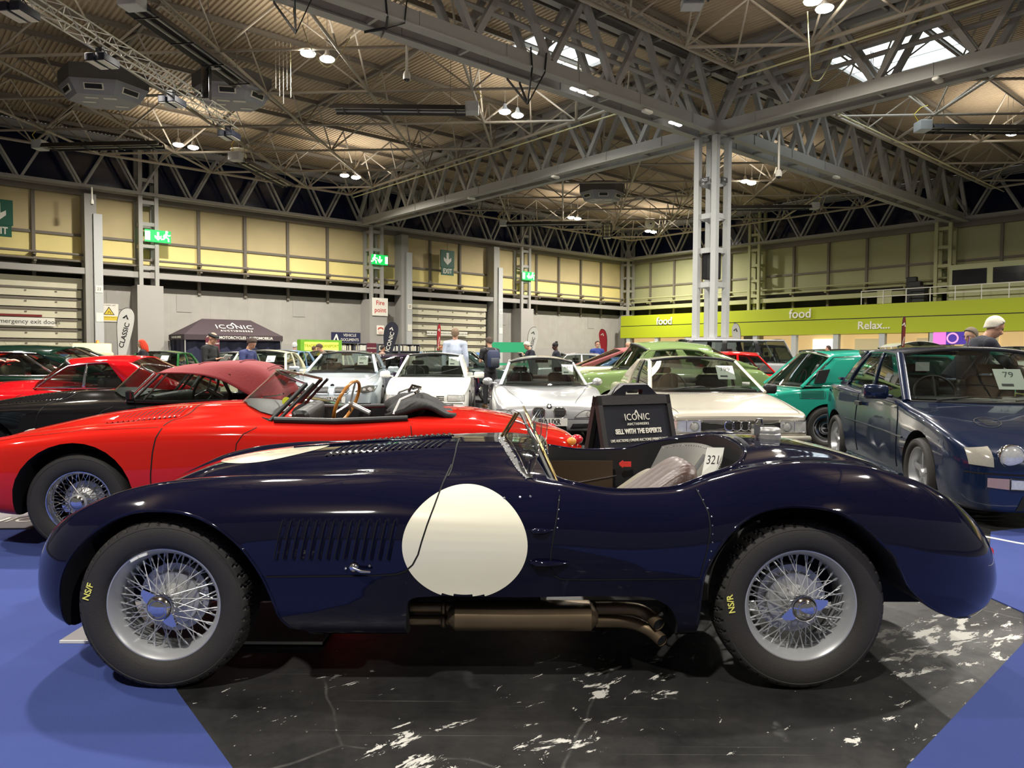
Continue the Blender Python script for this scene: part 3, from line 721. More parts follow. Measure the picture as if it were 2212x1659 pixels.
farch = [(-.30,.10),(-.372,.19),(-.385,.25),(-.385,.33),(-.365,.45),(-.30,.56),(-.20,.645),(-.09,.688),(.001,.697),(.10,.692),(.18,.672),(.252,.638),(.326,.578),(.37,.52),(.405,.455),(.435,.375),(.462,.30),(.50,.262),(.56,.243),(.60,.10)]
rarch = [(2.02,.10),(2.035,.28),(2.043,.40),(2.055,.48),(2.09,.555),(2.14,.625),(2.193,.671),(2.262,.706),(2.348,.724),(2.405,.727),(2.519,.715),(2.60,.68),(2.65,.645),(2.694,.604),(2.748,.545),(2.777,.493),(2.812,.428),(2.872,.372),(2.967,.314),(3.082,.268),(3.177,.243),(3.25,.15),(3.25,.10)]
def cut(poly, v0, v1, mat_i=1, n=4):
    c = MB(); c.cur = 0; c.prism(smooth_poly(poly, n), -v1, -v0, axis=1); return c.mesh('cut', [M_void], 180)
cutters = [cut(farch,.36,1.2), cut(rarch,.36,1.2), cut(farch,-1.2,-.36), cut(rarch,-1.2,-.36)]
ex = [(.935,.05),(.935,.33),(.945,.372),(.98,.388),(1.35,.388),(1.80,.392),(1.87,.38),(1.925,.345),(1.955,.28),(1.962,.05)]
cutters.append(cut(ex,.42,1.2,n=3))
# cockpit opening (plan) ; front edge at the screen, rounded at the back
ck = MB(); plan = [(1.50,-.10),(1.49,-.35),(1.50,-.52),(1.56,-.585),(1.75,-.61),(1.95,-.60),(2.12,-.555),(2.25,-.47),(2.33,-.33),(2.36,-.15),(2.36,.15),(2.33,.33),(2.25,.47),(2.12,.555),(1.95,.60),(1.75,.61),(1.56,.585),(1.50,.52),(1.49,.35),(1.50,.10)]
ck.prism(smooth_poly(plan+[plan[0]],3)[:-1], .26, 2, axis=2); cutters.append(ck.mesh('cut', [pm('cockpit_trim', (0.01,0.0095,0.011), .5)], 180))
body_me = boolean(bodyM, cutters)
body_me.set_sharp_from_angle(angle=R(38))
hbody = objmesh('body', body_me, hero); SF = Surf(body_me)
# rolled edge of cockpit opening
def loopZ(pl, surf, dz=0):
    out = []
    for u, v in pl:
        best = None
        cu, cv = 1.93, 0; d = V((u-cu, v-cv)).normalized()*.012
        h = surf.top(u+d.x, v+d.y, 0)
        if h: out.append(h[0]+V((0,0,dz)))
    return out
lp = loopZ(smooth_poly(plan+[plan[0]],4)[:-1], SF, -.002)
MB().path(lp, .011, 8, closed=True).build('cockpit_edge', M_navy, hbody, 60)
# arch lips
for sgn in (1, -1):
    for arch in (farch, rarch):
        pts = [q for q in smooth_poly(arch[1:-1], 5) if q[1] > .235]
        P3 = []
        for u, z in pts:
            c = (0,.33) if arch is farch else (2.44,.33)
            d = V((u-c[0], z-c[1])).normalized()*.006
            h = SF.side(u+d.x, z+d.y, -.001, far=sgn < 0)
            if h: P3.append(h[0])
        MB().path(P3, .0055, 6).build('arch_lip', M_navy, hbody, 60)
# roundels
rc = (1.155,.612)
SF2 = SF
MBr = SF.patch(lambda r, t: (rc[0]+r*.232*math.cos(t), .585+r*.203*math.sin(t)), 'side', .0016, 24, 96); o = MBr.build('side_roundel', M_cream, hbody, 180); o['label'] = 'plain white round number disc'
o = SF.patch(lambda r, t: (.22+r*.25*math.cos(t), r*.25*math.sin(t)), 'top', .0016, 20, 80).build('bonnet_roundel', M_cream, hbody, 180)
o = SF.patch(lambda r, t: (2.86+r*.20*math.cos(t), r*.25*math.sin(t)), 'top', .0016, 20, 80).build('tail_roundel', M_cream, hbody, 180)
SF.patch(lambda r, t: (rc[0]+r*.243*math.cos(t), .605+r*.222*math.sin(t)), 'side', .0016, 24, 96)
M_gap = pm('panel_gap', (0.001,0.001,0.0015), .9)
bon = [(1.00,.898),(1.055,.80),(1.045,.76),(1.02,.70),(1.005,.60),(.995,.54),(.975,.50),(.945,.475),(.90,.468),(.80,.466),(.45,.466)]
def hs(px): return px
gapl = [(1.04,.895)]
shut = [(1.080,.835),(1.060,.79),(1.036,.72),(1.014,.66),(.995,.60),(.982,.553),(.962,.515),(.935,.49),(.90,.478),(.81,.472),(.60,.470),(.42,.468)]
SF.line(shut, .006, 'side', .0024, .01).build('bonnet_gap', M_gap, hbody, 180)
SF.line([(1.09,.05),(1.09,.35),(1.082,.50),(1.076,.585)], .006, 'top', .0024, .01).build('bonnet_gap', M_gap, hbody, 180)
SF.line([(1.512,.755),(1.50,.70),(1.486,.64),(1.474,.56),(1.472,.51),(1.485,.475),(1.51,.46),(1.60,.458),(2.03,.462)], .004, 'side', .0022, .01).build('door_gap', M_gap, hbody, 180)
SF.line([(2.03,.462),(2.052,.56),(2.068,.64),(2.068,.70),(2.045,.775)], .004, 'side', .0022, .01).build('door_gap', M_gap, hbody, 180)
# rivets
m = MB()
def rivets(pts, step, mode='side', r=.004):
    for a, b in zip(pts[:-1], pts[1:]):
        L = math.hypot(b[0]-a[0], b[1]-a[1]); k = max(1, int(L/step))
        for i in range(k):
            h = getattr(SF, mode)(a[0]+(b[0]-a[0])*i/k, a[1]+(b[1]-a[1])*i/k, 0)
            if h: m.sphere(h[0], r, 8, 5)
rivets([(1.512,.77),(1.495,.62)], .028); rivets([(2.05,.77),(2.078,.69),(2.075,.60),(2.06,.50)], .028)
m.build('rivets', M_chrome, hbody, 60)
# side louvres (14) and bonnet-top louvres (two rows)
M_navy2 = M_navy
for i in range(14):
    a = (.490+i*.0318, .682); b = (.460+i*.0318, .532)
    mb = SF.line([a, b], .013, 'side', .001, .012, raised=.006); mb.build('louvre', M_navy, hbody, 50)
    mb = SF.line([(a[0]-.010,a[1]-.004), (b[0]-.010,b[1]+.002)], .003, 'side', .0022, .012); mb.build('louvre_slot', M_gap, hbody, 180)
for i in range(18):
    u = .52+i*.029
    for sg in (1,-1):
        mb = SF.line([(u+.035, sg*.10), (u, sg*.27)], .015, 'top', .001, .012, raised=.0045); mb.build('louvre', M_navy, hbody, 50)
        mb = SF.line([(u+.026, sg*.10), (u-.009, sg*.268)], .005, 'top', .0022, .012); mb.build('louvre_slot', M_gap, hbody, 180)
# leather-edged centre seam
MB().path([SF.top(u, 0, .003)[0] for u in np.linspace(.30,1.05,20)], .006, 6).build('centre_hinge', M_navy, hbody, 60)
# bonnet catch, hinges, fasteners
h = SF.side(.745,.505,.004)[0]
m = MB(); Fy = Matrix.Translation(h) @ Matrix.Rotation(R(90),4,'X')
m.lathe([(.001,.012),(.012,.011),(.017,.004),(.019,0)], 20, Fy); m.path([h+V((0,-.010,0)), h+V((.03,-.016,-.010)), h+V((.065,-.016,-.012))], [.006,.007,.0045], 8)
m.sphere(h+V((-.03,0,-.004)), .006, 8, 6); m.sphere(h+V((.058,0,.006)), .006, 8, 6)
m.build('bonnet_catch', M_chrome, hero, 50)
for (u0, u1, z) in ((1.40,1.478,.640),(1.395,1.54,.523)):
    a = SF.side(u0,z,.004)[0]; b = SF.side(u1,z,.004)[0]
    MB().path([a, a.lerp(b,.15)+V((0,-.01,0)), a.lerp(b,.55)+V((0,-.013,0)), b], [.003,.012,.012,.003], 10).build('door_hinge', M_navy, hero, 60)
m = MB()
for u, z in ((1.30,.745),(1.36,.748),(1.40,.75)):
    hh = SF.side(u,z,0)[0]; m.sphere(hh, .006, 8, 6)
m.build('scuttle_fastener', M_chrome, hero, 60)

# wheels
AX = (0.0, 2.446)
M_wirechr = pm('wheel_paint', srgb(182,184,186), .34, .45, vary=.03)
def plate_on_tyre(s_, wheel, ang, rad):
    M_yel = bpy.data.materials.get('chalk_yellow') or pm('chalk_yellow', srgb(240,235,120), .8)
    c = V((rad*math.cos(ang), -.0985, rad*math.sin(ang)))
    return text(s_, .034, FR(c, (.18,0,1), (-1,0,.18)), M_yel, wheel, 'chalk_mark', .0004, bold=.0006)
for i, ax in enumerate(AX):
    for sd in (-1, 1):
        hold = hero
        w = wheel_parts(hero, .329, .218, .160, 'wire', sd, metal=M_wirechr, tread=46, hubr=.040, spokes=36, n=96, name_spoke=(sd == -1), lowpoly=(sd == 1))
        w.location = (ax, sd*.635, .331)
        if sd == -1:
            w.rotation_euler = (0, R(8 if i == 0 else -20), 0)
            # knock-on spinner with two ears
            m = MB(); a0 = R(40 if i == 0 else 0)
            for s_ in (1, -1):
                m.prism([(s_*.030,-.022),(s_*.060,-.024),(s_*.086,-.014),(s_*.094,.002),(s_*.082,.008),(s_*.055,.020),(s_*.030,.024)], -.112, -.098, axis=1)
            m.lathe([(.001,.128),(.026,.127),(.030,.124),(.034,.126),(.044,.120),(.050,.110),(.051,.095),(.050,.080)], 32, Matrix(((1,0,0,0),(0,0,-1,0),(0,1,0,0),(0,0,0,1))))
            sp_ = m.build('spinner', M_chrome, w, 45)
            sp_.rotation_euler = (0, a0, 0)
            # wheel weights and brake drum detail
            if i == 0:
                for t in (118, 128):
                    MB().cbox((.207*math.cos(R(t)), -.083, .207*math.sin(R(t))), (.032,.008,.010), Matrix.Rotation(-R(t-90),3,'Y')).build('balance_weight', M_white, w, 40)
            plate_on_tyre('NS/F' if i == 0 else 'NS/R', w, R(168+8 if i == 0 else 177-20), .278)
            MB().lathe([(.001,.0),(.105,0),(.11,-.03),(.13,-.035),(.13,-.07)], 36, Matrix(((1,0,0,0),(0,0,-1,0),(0,1,0,0),(0,0,0,1)))).build('brake_drum', M_alu, w, 40)
# exhaust
M_exh = pm('exhaust_metal', srgb(120,104,82), .42, .75, vary=.35, scale=6)
MB().rbox((1.084,-.735,.226),(1.664,-.60,.330), .048, 5, axis=0).build('silencer', M_exh, hero, 40)
for k, z in enumerate((.300,.248)):
    MB().path([(.90,-.64,z),(1.10,-.64,z)], .020, 14).build('front_pipe', M_exh, hero, 60)
    MB().rbox((1.055,-.67,z-.026),(1.075,-.61,z+.026), .02, 3, axis=0).build('pipe_clamp', M_exh, hero, 40)
    z0 = (.335,.300)[k]; pts = [(1.66,-.65,.300),(1.79,-.65,.299),(1.835,-.658,.294),(1.868,-.685,.282),(1.892,-.735,.266)] if k == 0 else [(1.66,-.65,.250),(1.78,-.65,.247),(1.83,-.66,.238),(1.872,-.69,.224),(1.905,-.74,.206)]
    pts = [tuple(p) for p in crom(np.array(pts)[:, :3], 5)]
    MB().path(pts, .0245, 20, cap=False).build('tail_pipe', M_exh, hero, 60)
    MB().path([tuple(V(pts[-1])-(V(pts[-1])-V(pts[-3])).normalized()*.004), tuple(V(pts[-1])-(V(pts[-1])-V(pts[-3])).normalized()*.03)], .0215, 16).build('tail_pipe_bore', M_void, hero, 60)
# perspex scuttle screens, gilt screen frame
Mgilt = pm('gilt_frame', srgb(196,170,110), .15, 1.0)
flange_pts = [(1.278,.03),(1.285,.20),(1.33,.40),(1.375,.53),(1.42,.60)]
SF.line([(1.285,.02),(1.29,.20),(1.32,.38),(1.365,.52),(1.40,.60)], .030, 'top', .003, .01).build('screen_flange', M_black, hero, 60)
m = MB()
for u, v in crom([(1.275,.02),(1.28,.20),(1.31,.38),(1.352,.52),(1.385,.61)], 4):
    h = SF.top(u, v, .002)
    if h: m.sphere(h[0], .0045, 8, 6)
for u, v in crom([(1.298,.02),(1.302,.20),(1.332,.37),(1.377,.51),(1.41,.58)], 3):
    h = SF.top(u, v, .004)
    if h: m.sphere(h[0], .0045, 8, 6)
m.build('flange_rivets', M_chrome, hero, 60)
def pane(nm, pts, r=.0022):
    P = [V((u, -v, z)) for u, v, z in pts]; m = MB(); c = sum(P, V((0,0,0)))/len(P); n = (P[1]-P[0]).cross(P[2]-P[0]).normalized()*.002
    m.add([p+n for p in P]+[p-n for p in P], [tuple(range(len(P))), tuple(range(len(P), 2*len(P)))[::-1]] + [(i, (i+1)%len(P), len(P)+(i+1)%len(P), len(P)+i) for i in range(len(P))])
    o = m.build(nm, M_clear, hero, 20); MB().path(P, r, 6, closed=True).build('screen_edge', M_chrome, o, 60)
pane('side_screen', [(1.295,.06,.925),(1.335,.30,.905),(1.365,.45,.865),(1.398,.59,.800),(1.425,.55,.86),(1.445,.48,.92),(1.40,.33,.99),(1.345,.16,.99)])
pane('aero_screen', [(1.39,.36,.88),(1.40,.34,.96),(1.425,.32,1.02),(1.45,.31,1.06),(1.462,.31,1.00),(1.455,.33,.93),(1.43,.36,.87)])
pane('aero_screen', [(1.425,.26,.93),(1.43,.25,1.00),(1.46,.24,1.045),(1.49,.24,.99),(1.485,.25,.92),(1.46,.27,.90)])
MB().path([(1.43,-.34,1.0),(1.425,-.36,.93),(1.445,-.38,.86)], .006, 8).build('screen_bracket', M_chrome, hero, 60); MB().sphere((1.445,-.38,.862), .014, 12, 8).build('bracket_knob', M_chrome, hero, 60)
def post(p, q, r, nm, mt): MB().path([p, q], r, 8).build(nm, mt, hero, 60)
b1 = SF.top(1.36,.05,0)[0]; post(b1+V((-.075,.1,-.0)), b1+V((-.005,.1,.115)), .006, 'screen_post', Mgilt)
post(b1+V((-.06,.1,-.0)), b1+V((.010,.1,.118)), .005, 'screen_post', Mgilt)
g0 = V((1.515,-.60,.782)); g1 = V((1.40,-.10,1.02))
post(g0, g1, .007, 'screen_post', Mgilt); post(g0+V((-.018,0,0)), g1+V((-.022,0,.0)), .008, 'screen_post', M_black)
mm = MB(); mm.add([g0, g1, g1+V((0,.5,0)), V((1.515,.60,.782))], [(0,1,2,3)]); mm.build('windscreen', M_clear, hero, 0)
post(g1, g1+V((0,.5,0)), .005, 'screen_post', Mgilt); post(g1+V((0,.5,0)), V((1.515,.60,.782)), .006, 'screen_post', Mgilt)
# cockpit interior: floor, dash, seats, aluminium bulkhead
M_leather = pm('brown_leather', srgb(62,38,30), .42, vary=.12, scale=12, bump=.15)
M_alub = pm('brushed_aluminium', (0.50,0.50,0.49), .30, .9, vary=.22, scale=5)
def bulk():
    m = MB(); rows = []
    for a in np.linspace(-1, 1, 25):
        v = a*.50; row = []
        for k in range(9):
            z = .40 + (.80+.055*(1-abs(a)**3) - .40)*k/8
            u = 2.10+.20*(k/8) - .14*abs(a)**2.2
            row.append((u, -v, z))
        rows.append(row)
    m.grid(rows); return m
bulk().build('rear_bulkhead', M_alub, hero, 180)
m = MB()
for a in np.linspace(-.96,.96,40):
    v = a*.50; m.sphere((2.30-.14*abs(a)**2.2-.006, -v, .785+.055*(1-abs(a)**3)), .004, 6, 4)
m.build('bulkhead_rivets', M_chrome, hero, 60)
# far side tan inner panel (aluminium side) and dark trim, brown lower panel
MB().cbox((1.72,.555,.60),(.36,.01,.22)).build('side_trim', pm('brown_trim', srgb(58,44,30), .4), hero, 40)
MB().path([(1.54,.545,.56),(1.92,.545,.63)], .004, 6).build('trim_strip', M_chrome, hero, 60)
g = MB(); g.prism([(1.935,.700),(1.955,.715),(1.955,.708),(2.0,.708),(2.0,.680),(1.955,.680),(1.955,.673),(1.935,.690)], .540, .548, axis=1); o = g.build('warning_sticker', pm('sticker_red', srgb(205,50,45), .4), hero, 40); o['label'] = 'small red arrow sticker'
def bucket(name, vy, mat, zt=.83, u0=2.02, back=.30):
    m = MB(); rows = []
    for k in range(13):                       # up the back
        t = k/12; z = .42+(zt-.42)*t; row = []
        wv = .20*(1-max(0,(t-.55)/.45)**2.4*.55)
        for a in np.linspace(-1,1,15):
            u = u0 - .02 + back*t*.8 + .02*abs(a)**2*-2.0 + (.02*(1-abs(a)) if k else 0)
            ch = .006*math.cos(a*PI*5)
            row.append((u - .05*abs(a)**3 + ch, vy+a*wv, z - .05*abs(a)**4*t))
        rows.append(row)
    for k in range(1,4):
        rows.append([(x+.02*k+.01, y*1.0 + (vy-y)*.02*k, z+(.012 if k < 2 else -.02*k)) for x, y, z in rows[12]])
    m.grid(rows); m.cbox((u0-.22, vy, .40), (.42,.40,.12))
    sd = m.build(name, mat, hero, 60); md = sd.modifiers.new('s','SOLIDIFY'); md.thickness = .03; md.offset = 1
    return sd
def fluted_seat(name, vy, mat, hw, dz=0, du=0):
    prof = crom([(1.66,.545),(1.78,.64),(1.88,.715),(1.97,.782),(2.03,.822),(2.075,.838),(2.112,.825),(2.122,.79),(2.09,.72),(2.0,.60),(1.86,.47),(1.72,.47)], 3)
    cu_, cz_ = 1.98, .70; m = MB(); rows = []
    for a in np.linspace(-1,1,41):
        f = (1-abs(a)**5)**.5 if abs(a) < 1 else .0; f = max(f, .02); fl = -.007*abs(math.cos(a*PI*2.5))**.3 if abs(a) < .9 else 0
        rows.append([(cu_+(x-cu_)*(.55+.45*f)+du, vy+a*hw, cz_+(z-cz_)*(.35+.65*f)+(fl if z > .6 else 0)+dz) for x, z in prof])
    m.grid(rows); m.build(name, mat, hero, 60)
fluted_seat('driver_seat', -.28, M_leather, .19)
fluted_seat('passenger_seat', .28, pm('grey_seat', srgb(120,112,96), .6), .19, -.14)
MB().box((1.45,-.55,.27),(2.3,.55,.30)).build('cockpit_floor', M_black, hero, 0)
MB().path([(2.24,-.08,.83),(2.16,-.09,.72),(2.08,-.12,.60)], .03, 6, flat=.15).build('harness_strap', M_black, hero, 60)
# lot card standing on the seat
card = empty('lot_card', hero.matrix_basis @ V((2.235,-.22,.745)), R(0.6), 'white lot card numbered 321 propped in the navy car cockpit', 'card')
Fc = FR((0,0,.068), (1,.0,.0), (.25,.25,1)) 
q = MB(); q.M = Fc; q.cbox((0,0,0),(.078,.142,.003)); q.build('card', M_white, card, 0)
text('321', .058, Fc @ Matrix.Translation((0,.012,.002)), M_plate_txt, card, ext=.0003, sx=.72)
# fuel filler
h = SF.top(2.56,.0,0)[0]
m = MB(); Mz = Matrix.Translation(h+V((0,0,-.01)))
m.lathe([(.058,0),(.060,.03),(.056,.034),(.058,.038),(.058,.052),(.050,.060),(.001,.064)], 32, Mz)
m.build('fuel_filler', M_alu, hero, 45)
m = MB(); m.cbox(h+V((-.062,-.01,.04)), (.03,.04,.05)); m.path([h+V((-.07,-.01,.06)),h+V((-.055,-.01,.09)),h+V((-.035,-.01,.09)),h+V((-.03,-.01,.06))], .006, 8); m.cbox(h+V((-.02,-.0,.055)), (.10,.018,.008)); m.build('filler_latch', M_chrome, hero, 40)
# nose intake, lamps, tail lamps
M_grille = pm('grille_dark', (.02,.02,.02), .5)
o = SF.patch(lambda r, t: (r*.20*math.cos(t), .38+r*.07*math.sin(t)), 'front', .002, 6, 40).build('radiator_grille', M_grille, hero, 60)
for sg in (-1,1):
    hh = SF.front(-sg*.40,.50,0)
    if hh: MB().sphere(hh[0]+V((.035,0,0)), .085, 20, 12, (.5,1,1)).build('headlamp', M_lens, hero, 60)
    for z in (.46,.36):
        ts = SF.t.ray_cast(V((5,sg*.40,z)),V((-1,0,0)))
        if ts[0]: MB().sphere(ts[0], .028 if z > .4 else .018, 14, 8).build('tail_lamp', M_redl, hero, 60)
# chassis member seen behind the rear wheel
MB().beam((2.55,-.30,.47),(3.0,-.30,.36),.03,.05).build('chassis_tube', M_black, hero, 0)
MB().beam((-.3,-.28,.33),(.6,-.28,.33),.05,.05).build('chassis_tube', M_black, hero, 0)
for ax in AX: MB().tube((ax,-.6,.331),(ax,.6,.331),.03,12).build('axle', M_black, hero)
# ================================================================ general car builder
def sec(w, zb, zs, zc, rnd=.12, tuck=.93, bulge=0.0, side=1.0):
    """half section of a car body: w half width, zb bottom, zs shoulder height, zc centre height"""
    h = zs-zb
    return [(0,zb),(w*.6,zb),(w*tuck,zb+.01),(w*.995*side,zb+h*.25),(w*side,zb+h*.55),(w*(.985),zs-h*.16),(w*(1-rnd*.35),zs-h*.015+bulge*.6),(w*(1-rnd*1.5),zs+(zc-zs)*.30+bulge),(w*.5,zs+(zc-zs)*.80),(0,zc)]
def add_polypatch():
    def poly(s, pts, mode='side', off=.002, nu=6, sub=4):
        P = []
        for a, b in zip(pts, pts[1:]+pts[:1]):
            P += [(a[0]+(b[0]-a[0])*i/sub, a[1]+(b[1]-a[1])*i/sub) for i in range(sub)]
        cx = sum(p[0] for p in P)/len(P); cy = sum(p[1] for p in P)/len(P); n = len(P)
        def f(r, t):
            k = int(round(t/(2*PI)*n)) % n
            return (cx+(P[k][0]-cx)*max(r,.01), cy+(P[k][1]-cy)*max(r,.01))
        return s.patch(f, mode, off, nu, n)
    Surf.poly = poly
add_polypatch()
def arch_poly(x, z, r, rx=None, zb=.0):
    rx = rx or r
    return [(x-rx*1.02, zb)] + [(x-rx*math.cos(PI*k/16), z+r*math.sin(PI*k/16)) for k in range(17)] + [(x+rx*1.02, zb)]
class Car: pass
def build_car(name, loc, rz, label, pmat, st, axles, wr=.30, ww=.19, rr=.2, wst='five', gh=None, track=.72, arch=1.13, well=.40, detail=1, group=None, nu=90, roofmat=None, glass=None, wheelmetal=None, wheels=True, cat='car', cuts=(), inter=True, archz=None, sub=5, far_wheels=True):
    c = Car(); e = c.e = empty(name, (*loc,0), rz, label, cat, group)
    roofmat = roofmat or pmat; glass = glass or M_glass
    bm_ = loft(st, nu, sub, uend=.7).mesh('body', [pmat, M_void], 180)
    cut_ = []
    for ax in axles:
        pl = arch_poly(ax, wr if archz is None else archz, wr*arch, zb=0)
        for sg in (1,-1):
            q = MB(); q.prism(pl, sg*well, sg*1.4, axis=1); cut_.append(q.mesh('cut', [M_void], 180))
    cut_ += [q.mesh('cut', [M_black], 180) for q in cuts]
    me = boolean(bm_, cut_) if detail else bm_
    me.set_sharp_from_angle(angle=R(40)); c.body = objmesh('body', me, e); c.S = Surf(me)
    if wheels:
        for ax in axles:
            base = None
            for sd in (-1, 1):
                if sd == 1 and not far_wheels: continue
                w = wheel_parts(e, wr, rr, ww, wst, sd, metal=wheelmetal or M_chrome, spokes=30, n=48 if detail else 20, name_spoke=False, lowpoly=detail < 2)
                w.location = (ax, sd*(track), wr)
    if gh: greenhouse(c, gh, roofmat, glass, pmat, inter)
    return c
def L3(a, b, t): return V(a).lerp(V(b), t)
def greenhouse(c, g, roofmat, glass, pmat, inter=True):
    e = c.e; bf, tf, tr, br = [V((p[0], -p[1], p[2])) for p in (g['bf'], g['tf'], g['tr'], g['br'])]
    cr = g.get('crown', .05); arch = g.get('arch', .03); bw = g.get('bow', .12); bwr = g.get('bowr', .08); pw = g.get('pw', .045)
    mir = lambda p: V((p.x, -p.y, p.z))
    def edge(s): # roof edge near side, s 0..1
        p = tf.lerp(tr, s); return p + V((0, 0, arch*math.sin(PI*s)))
    def wind(a, b, bow, n=12, k=6, ins=0.0):
        rows = []
        for j in range(k+1):
            t = j/k; p = a.lerp(b, t); row = []
            for i in range(n+1):
                s = -1+2*i/n; row.append((p.x - bow*(1-s*s)*(1-.25*t), p.y*-s, p.z + cr*(1-s*s)*t*.9 + (0 if j else -.01)))
            rows.append(row)
        return rows
    MB().grid(wind(bf, tf, bw)).build('windscreen', glass, e, 180)
    MB().grid(wind(br, tr, -bwr)).build('rear_window', glass, e, 180)
    rows = []
    for i in range(15):
        s = i/14; p = edge(s); row = []
        for k in range(17):
            a = -1+2*k/16; fx = -bw*.75*(1-a*a)*(1-s)**3 + bwr*.75*(1-a*a)*s**3
            row.append((p.x+fx, p.y*-a, p.z+cr*(1-abs(a)**2.2) - .012*(abs(a)**8)))
        rows.append(row)
    o = MB().grid(rows).build('roof', roofmat, e, 180); md = o.modifiers.new('s','SOLIDIFY'); md.thickness = .025; md.offset = -1 
    gasket = g.get('gasket', M_black)
    def SP(s, t, off=0.0):
        a = bf.lerp(br, s); b = edge(s); tt = s
        p = a.lerp(b, t); return p + V((0, -off - g.get('bulge', .02)*math.sin(PI*t), 0))
    for sg in (1,-1):
        fl = (lambda p: p) if sg == 1 else mir
        n = 16; gr = [[fl(SP(s, t)) for s in np.linspace(0.01,.99,n)] for t in np.linspace(0,1,6)]
        MB().grid(gr).build('side_window', glass, e, 180)
        def strip(s0b, s1b, s0t, s1t, nm, mt, off=.006, th=.02):
            rows = [[fl(SP(s0b+(s0t-s0b)*t+((s1b-s0b)+((s1t-s0t)-(s1b-s0b))*t)*q, t, off)) for q in (0,.25,.5,.75,1)] for t in np.linspace(0,1,7)]
            o = MB().grid(rows).build(nm, mt, e, 180); md = o.modifiers.new('s','SOLIDIFY'); md.thickness = th; md.offset = 0
        for s_, wd_, mt in g.get('pillars', [(.45,.05,M_black)]): strip(s_-wd_/2, s_+wd_/2, s_-wd_/2, s_+wd_/2, 'door_pillar', mt or pmat)
        cf = g.get('cpil', .12); cb = g.get('cpilb', cf); strip(1-cb, 1.0, 1-cf, 1.0, 'rear_pillar', g.get('cmat', pmat), .008, .03)
        if g.get('apil', 0): strip(0, g['apil'], 0, g['apil'], 'windscreen_pillar', pmat, .006)
        MB().path([fl(bf.lerp(tf, t)+V((0,0,cr*0)))+V((0,0,0)) for t in np.linspace(-.02,1,6)], pw, 8, flat=.6).build('windscreen_pillar', g.get('amat', pmat), e, 60)
        MB().path([fl(edge(s)+V((0,0,-.004))) for s in np.linspace(0,1,14)], pw*.62, 8).build('roof_rail', g.get('rmat', roofmat), e, 60)
        MB().path([fl(br.lerp(tr, t)) for t in np.linspace(0,1,6)], pw, 8, flat=.6).build('rear_pillar', g.get('cmat', pmat), e, 60)
        if g.get('chrome'):
            MB().path([fl(SP(s, 0.02, .012)) for s in np.linspace(0,1,10)] + [fl(SP(1, t, .012)) for t in np.linspace(.1,.95,5)] + [fl(SP(s, .97, .012)) for s in np.linspace(1,0,12)] + [fl(SP(0, t, .012)) for t in np.linspace(.95,.1,5)], .009, 6, closed=True).build('window_trim', M_chrome, e, 60)
    r0 = wind(bf, tf, bw); 
    for r_, nm in ((r0[0], 'windscreen_seal'), (r0[-1], 'windscreen_header')):
        MB().path(r_, .013 if nm.endswith('seal') else .022, 6).build(nm, gasket if nm.endswith('seal') else g.get('hmat', gasket), e, 60)
    if inter:
        zb = min(bf.z, br.z)-.03; w = -bf.y
        MB().box((bf.x+.02, -w+.05, zb-.05), (br.x-.05, w-.05, zb+.012)).build('cabin_shade_sheet', M_black, e, 0)  # black sheet added at the belt line, stands in for the cabin's shade
        mx = bf.lerp(br, .36).x; zt = bf.lerp(tf, .72).z
        sm = g.get('seat', M_seat)
        for sg in (-1, 1):
            m = MB(); m.rbox((mx, sg*.36-.23, zb-.02), (mx+.13, sg*.36+.23, zb+(zt-zb)*.72), .07, 4)
            if g.get('headrest', 1): m.rbox((mx+.04, sg*.36-.13, zb+(zt-zb)*.78), (mx+.12, sg*.36+.13, zt+.02), .05, 4)
            m.build('front_seat', sm, e, 50)
        m = MB(); x2 = bf.lerp(br, .80).x; m.rbox((x2, -w*.8, zb-.02), (x2+.12, w*.8, zb+(zt-zb)*.5), .06, 4); m.build('rear_seat', sm, e, 50)
        MB().rbox((bf.x+.02, -w+.08, zb), (bf.x+.32, w-.08, zb+.06), .03).build('dashboard', M_black, e)
        sx = bf.x+.42; F_ = Matrix.Translation((sx, g.get('drive', 1)*.36, zb+.07)) @ Matrix.Rotation(R(-68), 4, 'Y')
        pts = [F_ @ V((.19*math.cos(t), .19*math.sin(t), 0)) for t in np.linspace(0, 2*PI, 25)[:-1]]
        m = MB(); m.path(pts, .013, 6, closed=True); m.path([F_ @ V((-.18,0,0)), F_ @ V((.18,0,0))], .015, 6); m.build('steering_wheel', g.get('wheelmat', M_black), e, 50)
        if g.get('mirror', 1): MB().rbox((tf.x-.02-bw*.5, -.11, tf.z-.05+cr*.6), (tf.x+.01-bw*.5, .11, tf.z+cr*.6), .02).build('rear_view_mirror', M_black, e)
def plate(c, x, z, s, w=.52, h=.11, y=0, tilt=0, front=True, mat=None):
    F_ = FR((x, y, z), (0,-1,0), (tilt,0,1)) if not front else FR((x, y, z), (0,-1,0), (tilt,0,1))
    o = MB(); o.M = F_; o.cbox((0,0,0), (w,h,.012)); p = o.build('number_plate', mat or M_plate, c.e, 40)
    if s: text(s, h*.98, F_ @ Matrix.Translation((0,0,.008)), M_plate_txt, p, 'registration', .001, sx=.78, bold=.003)
    return p
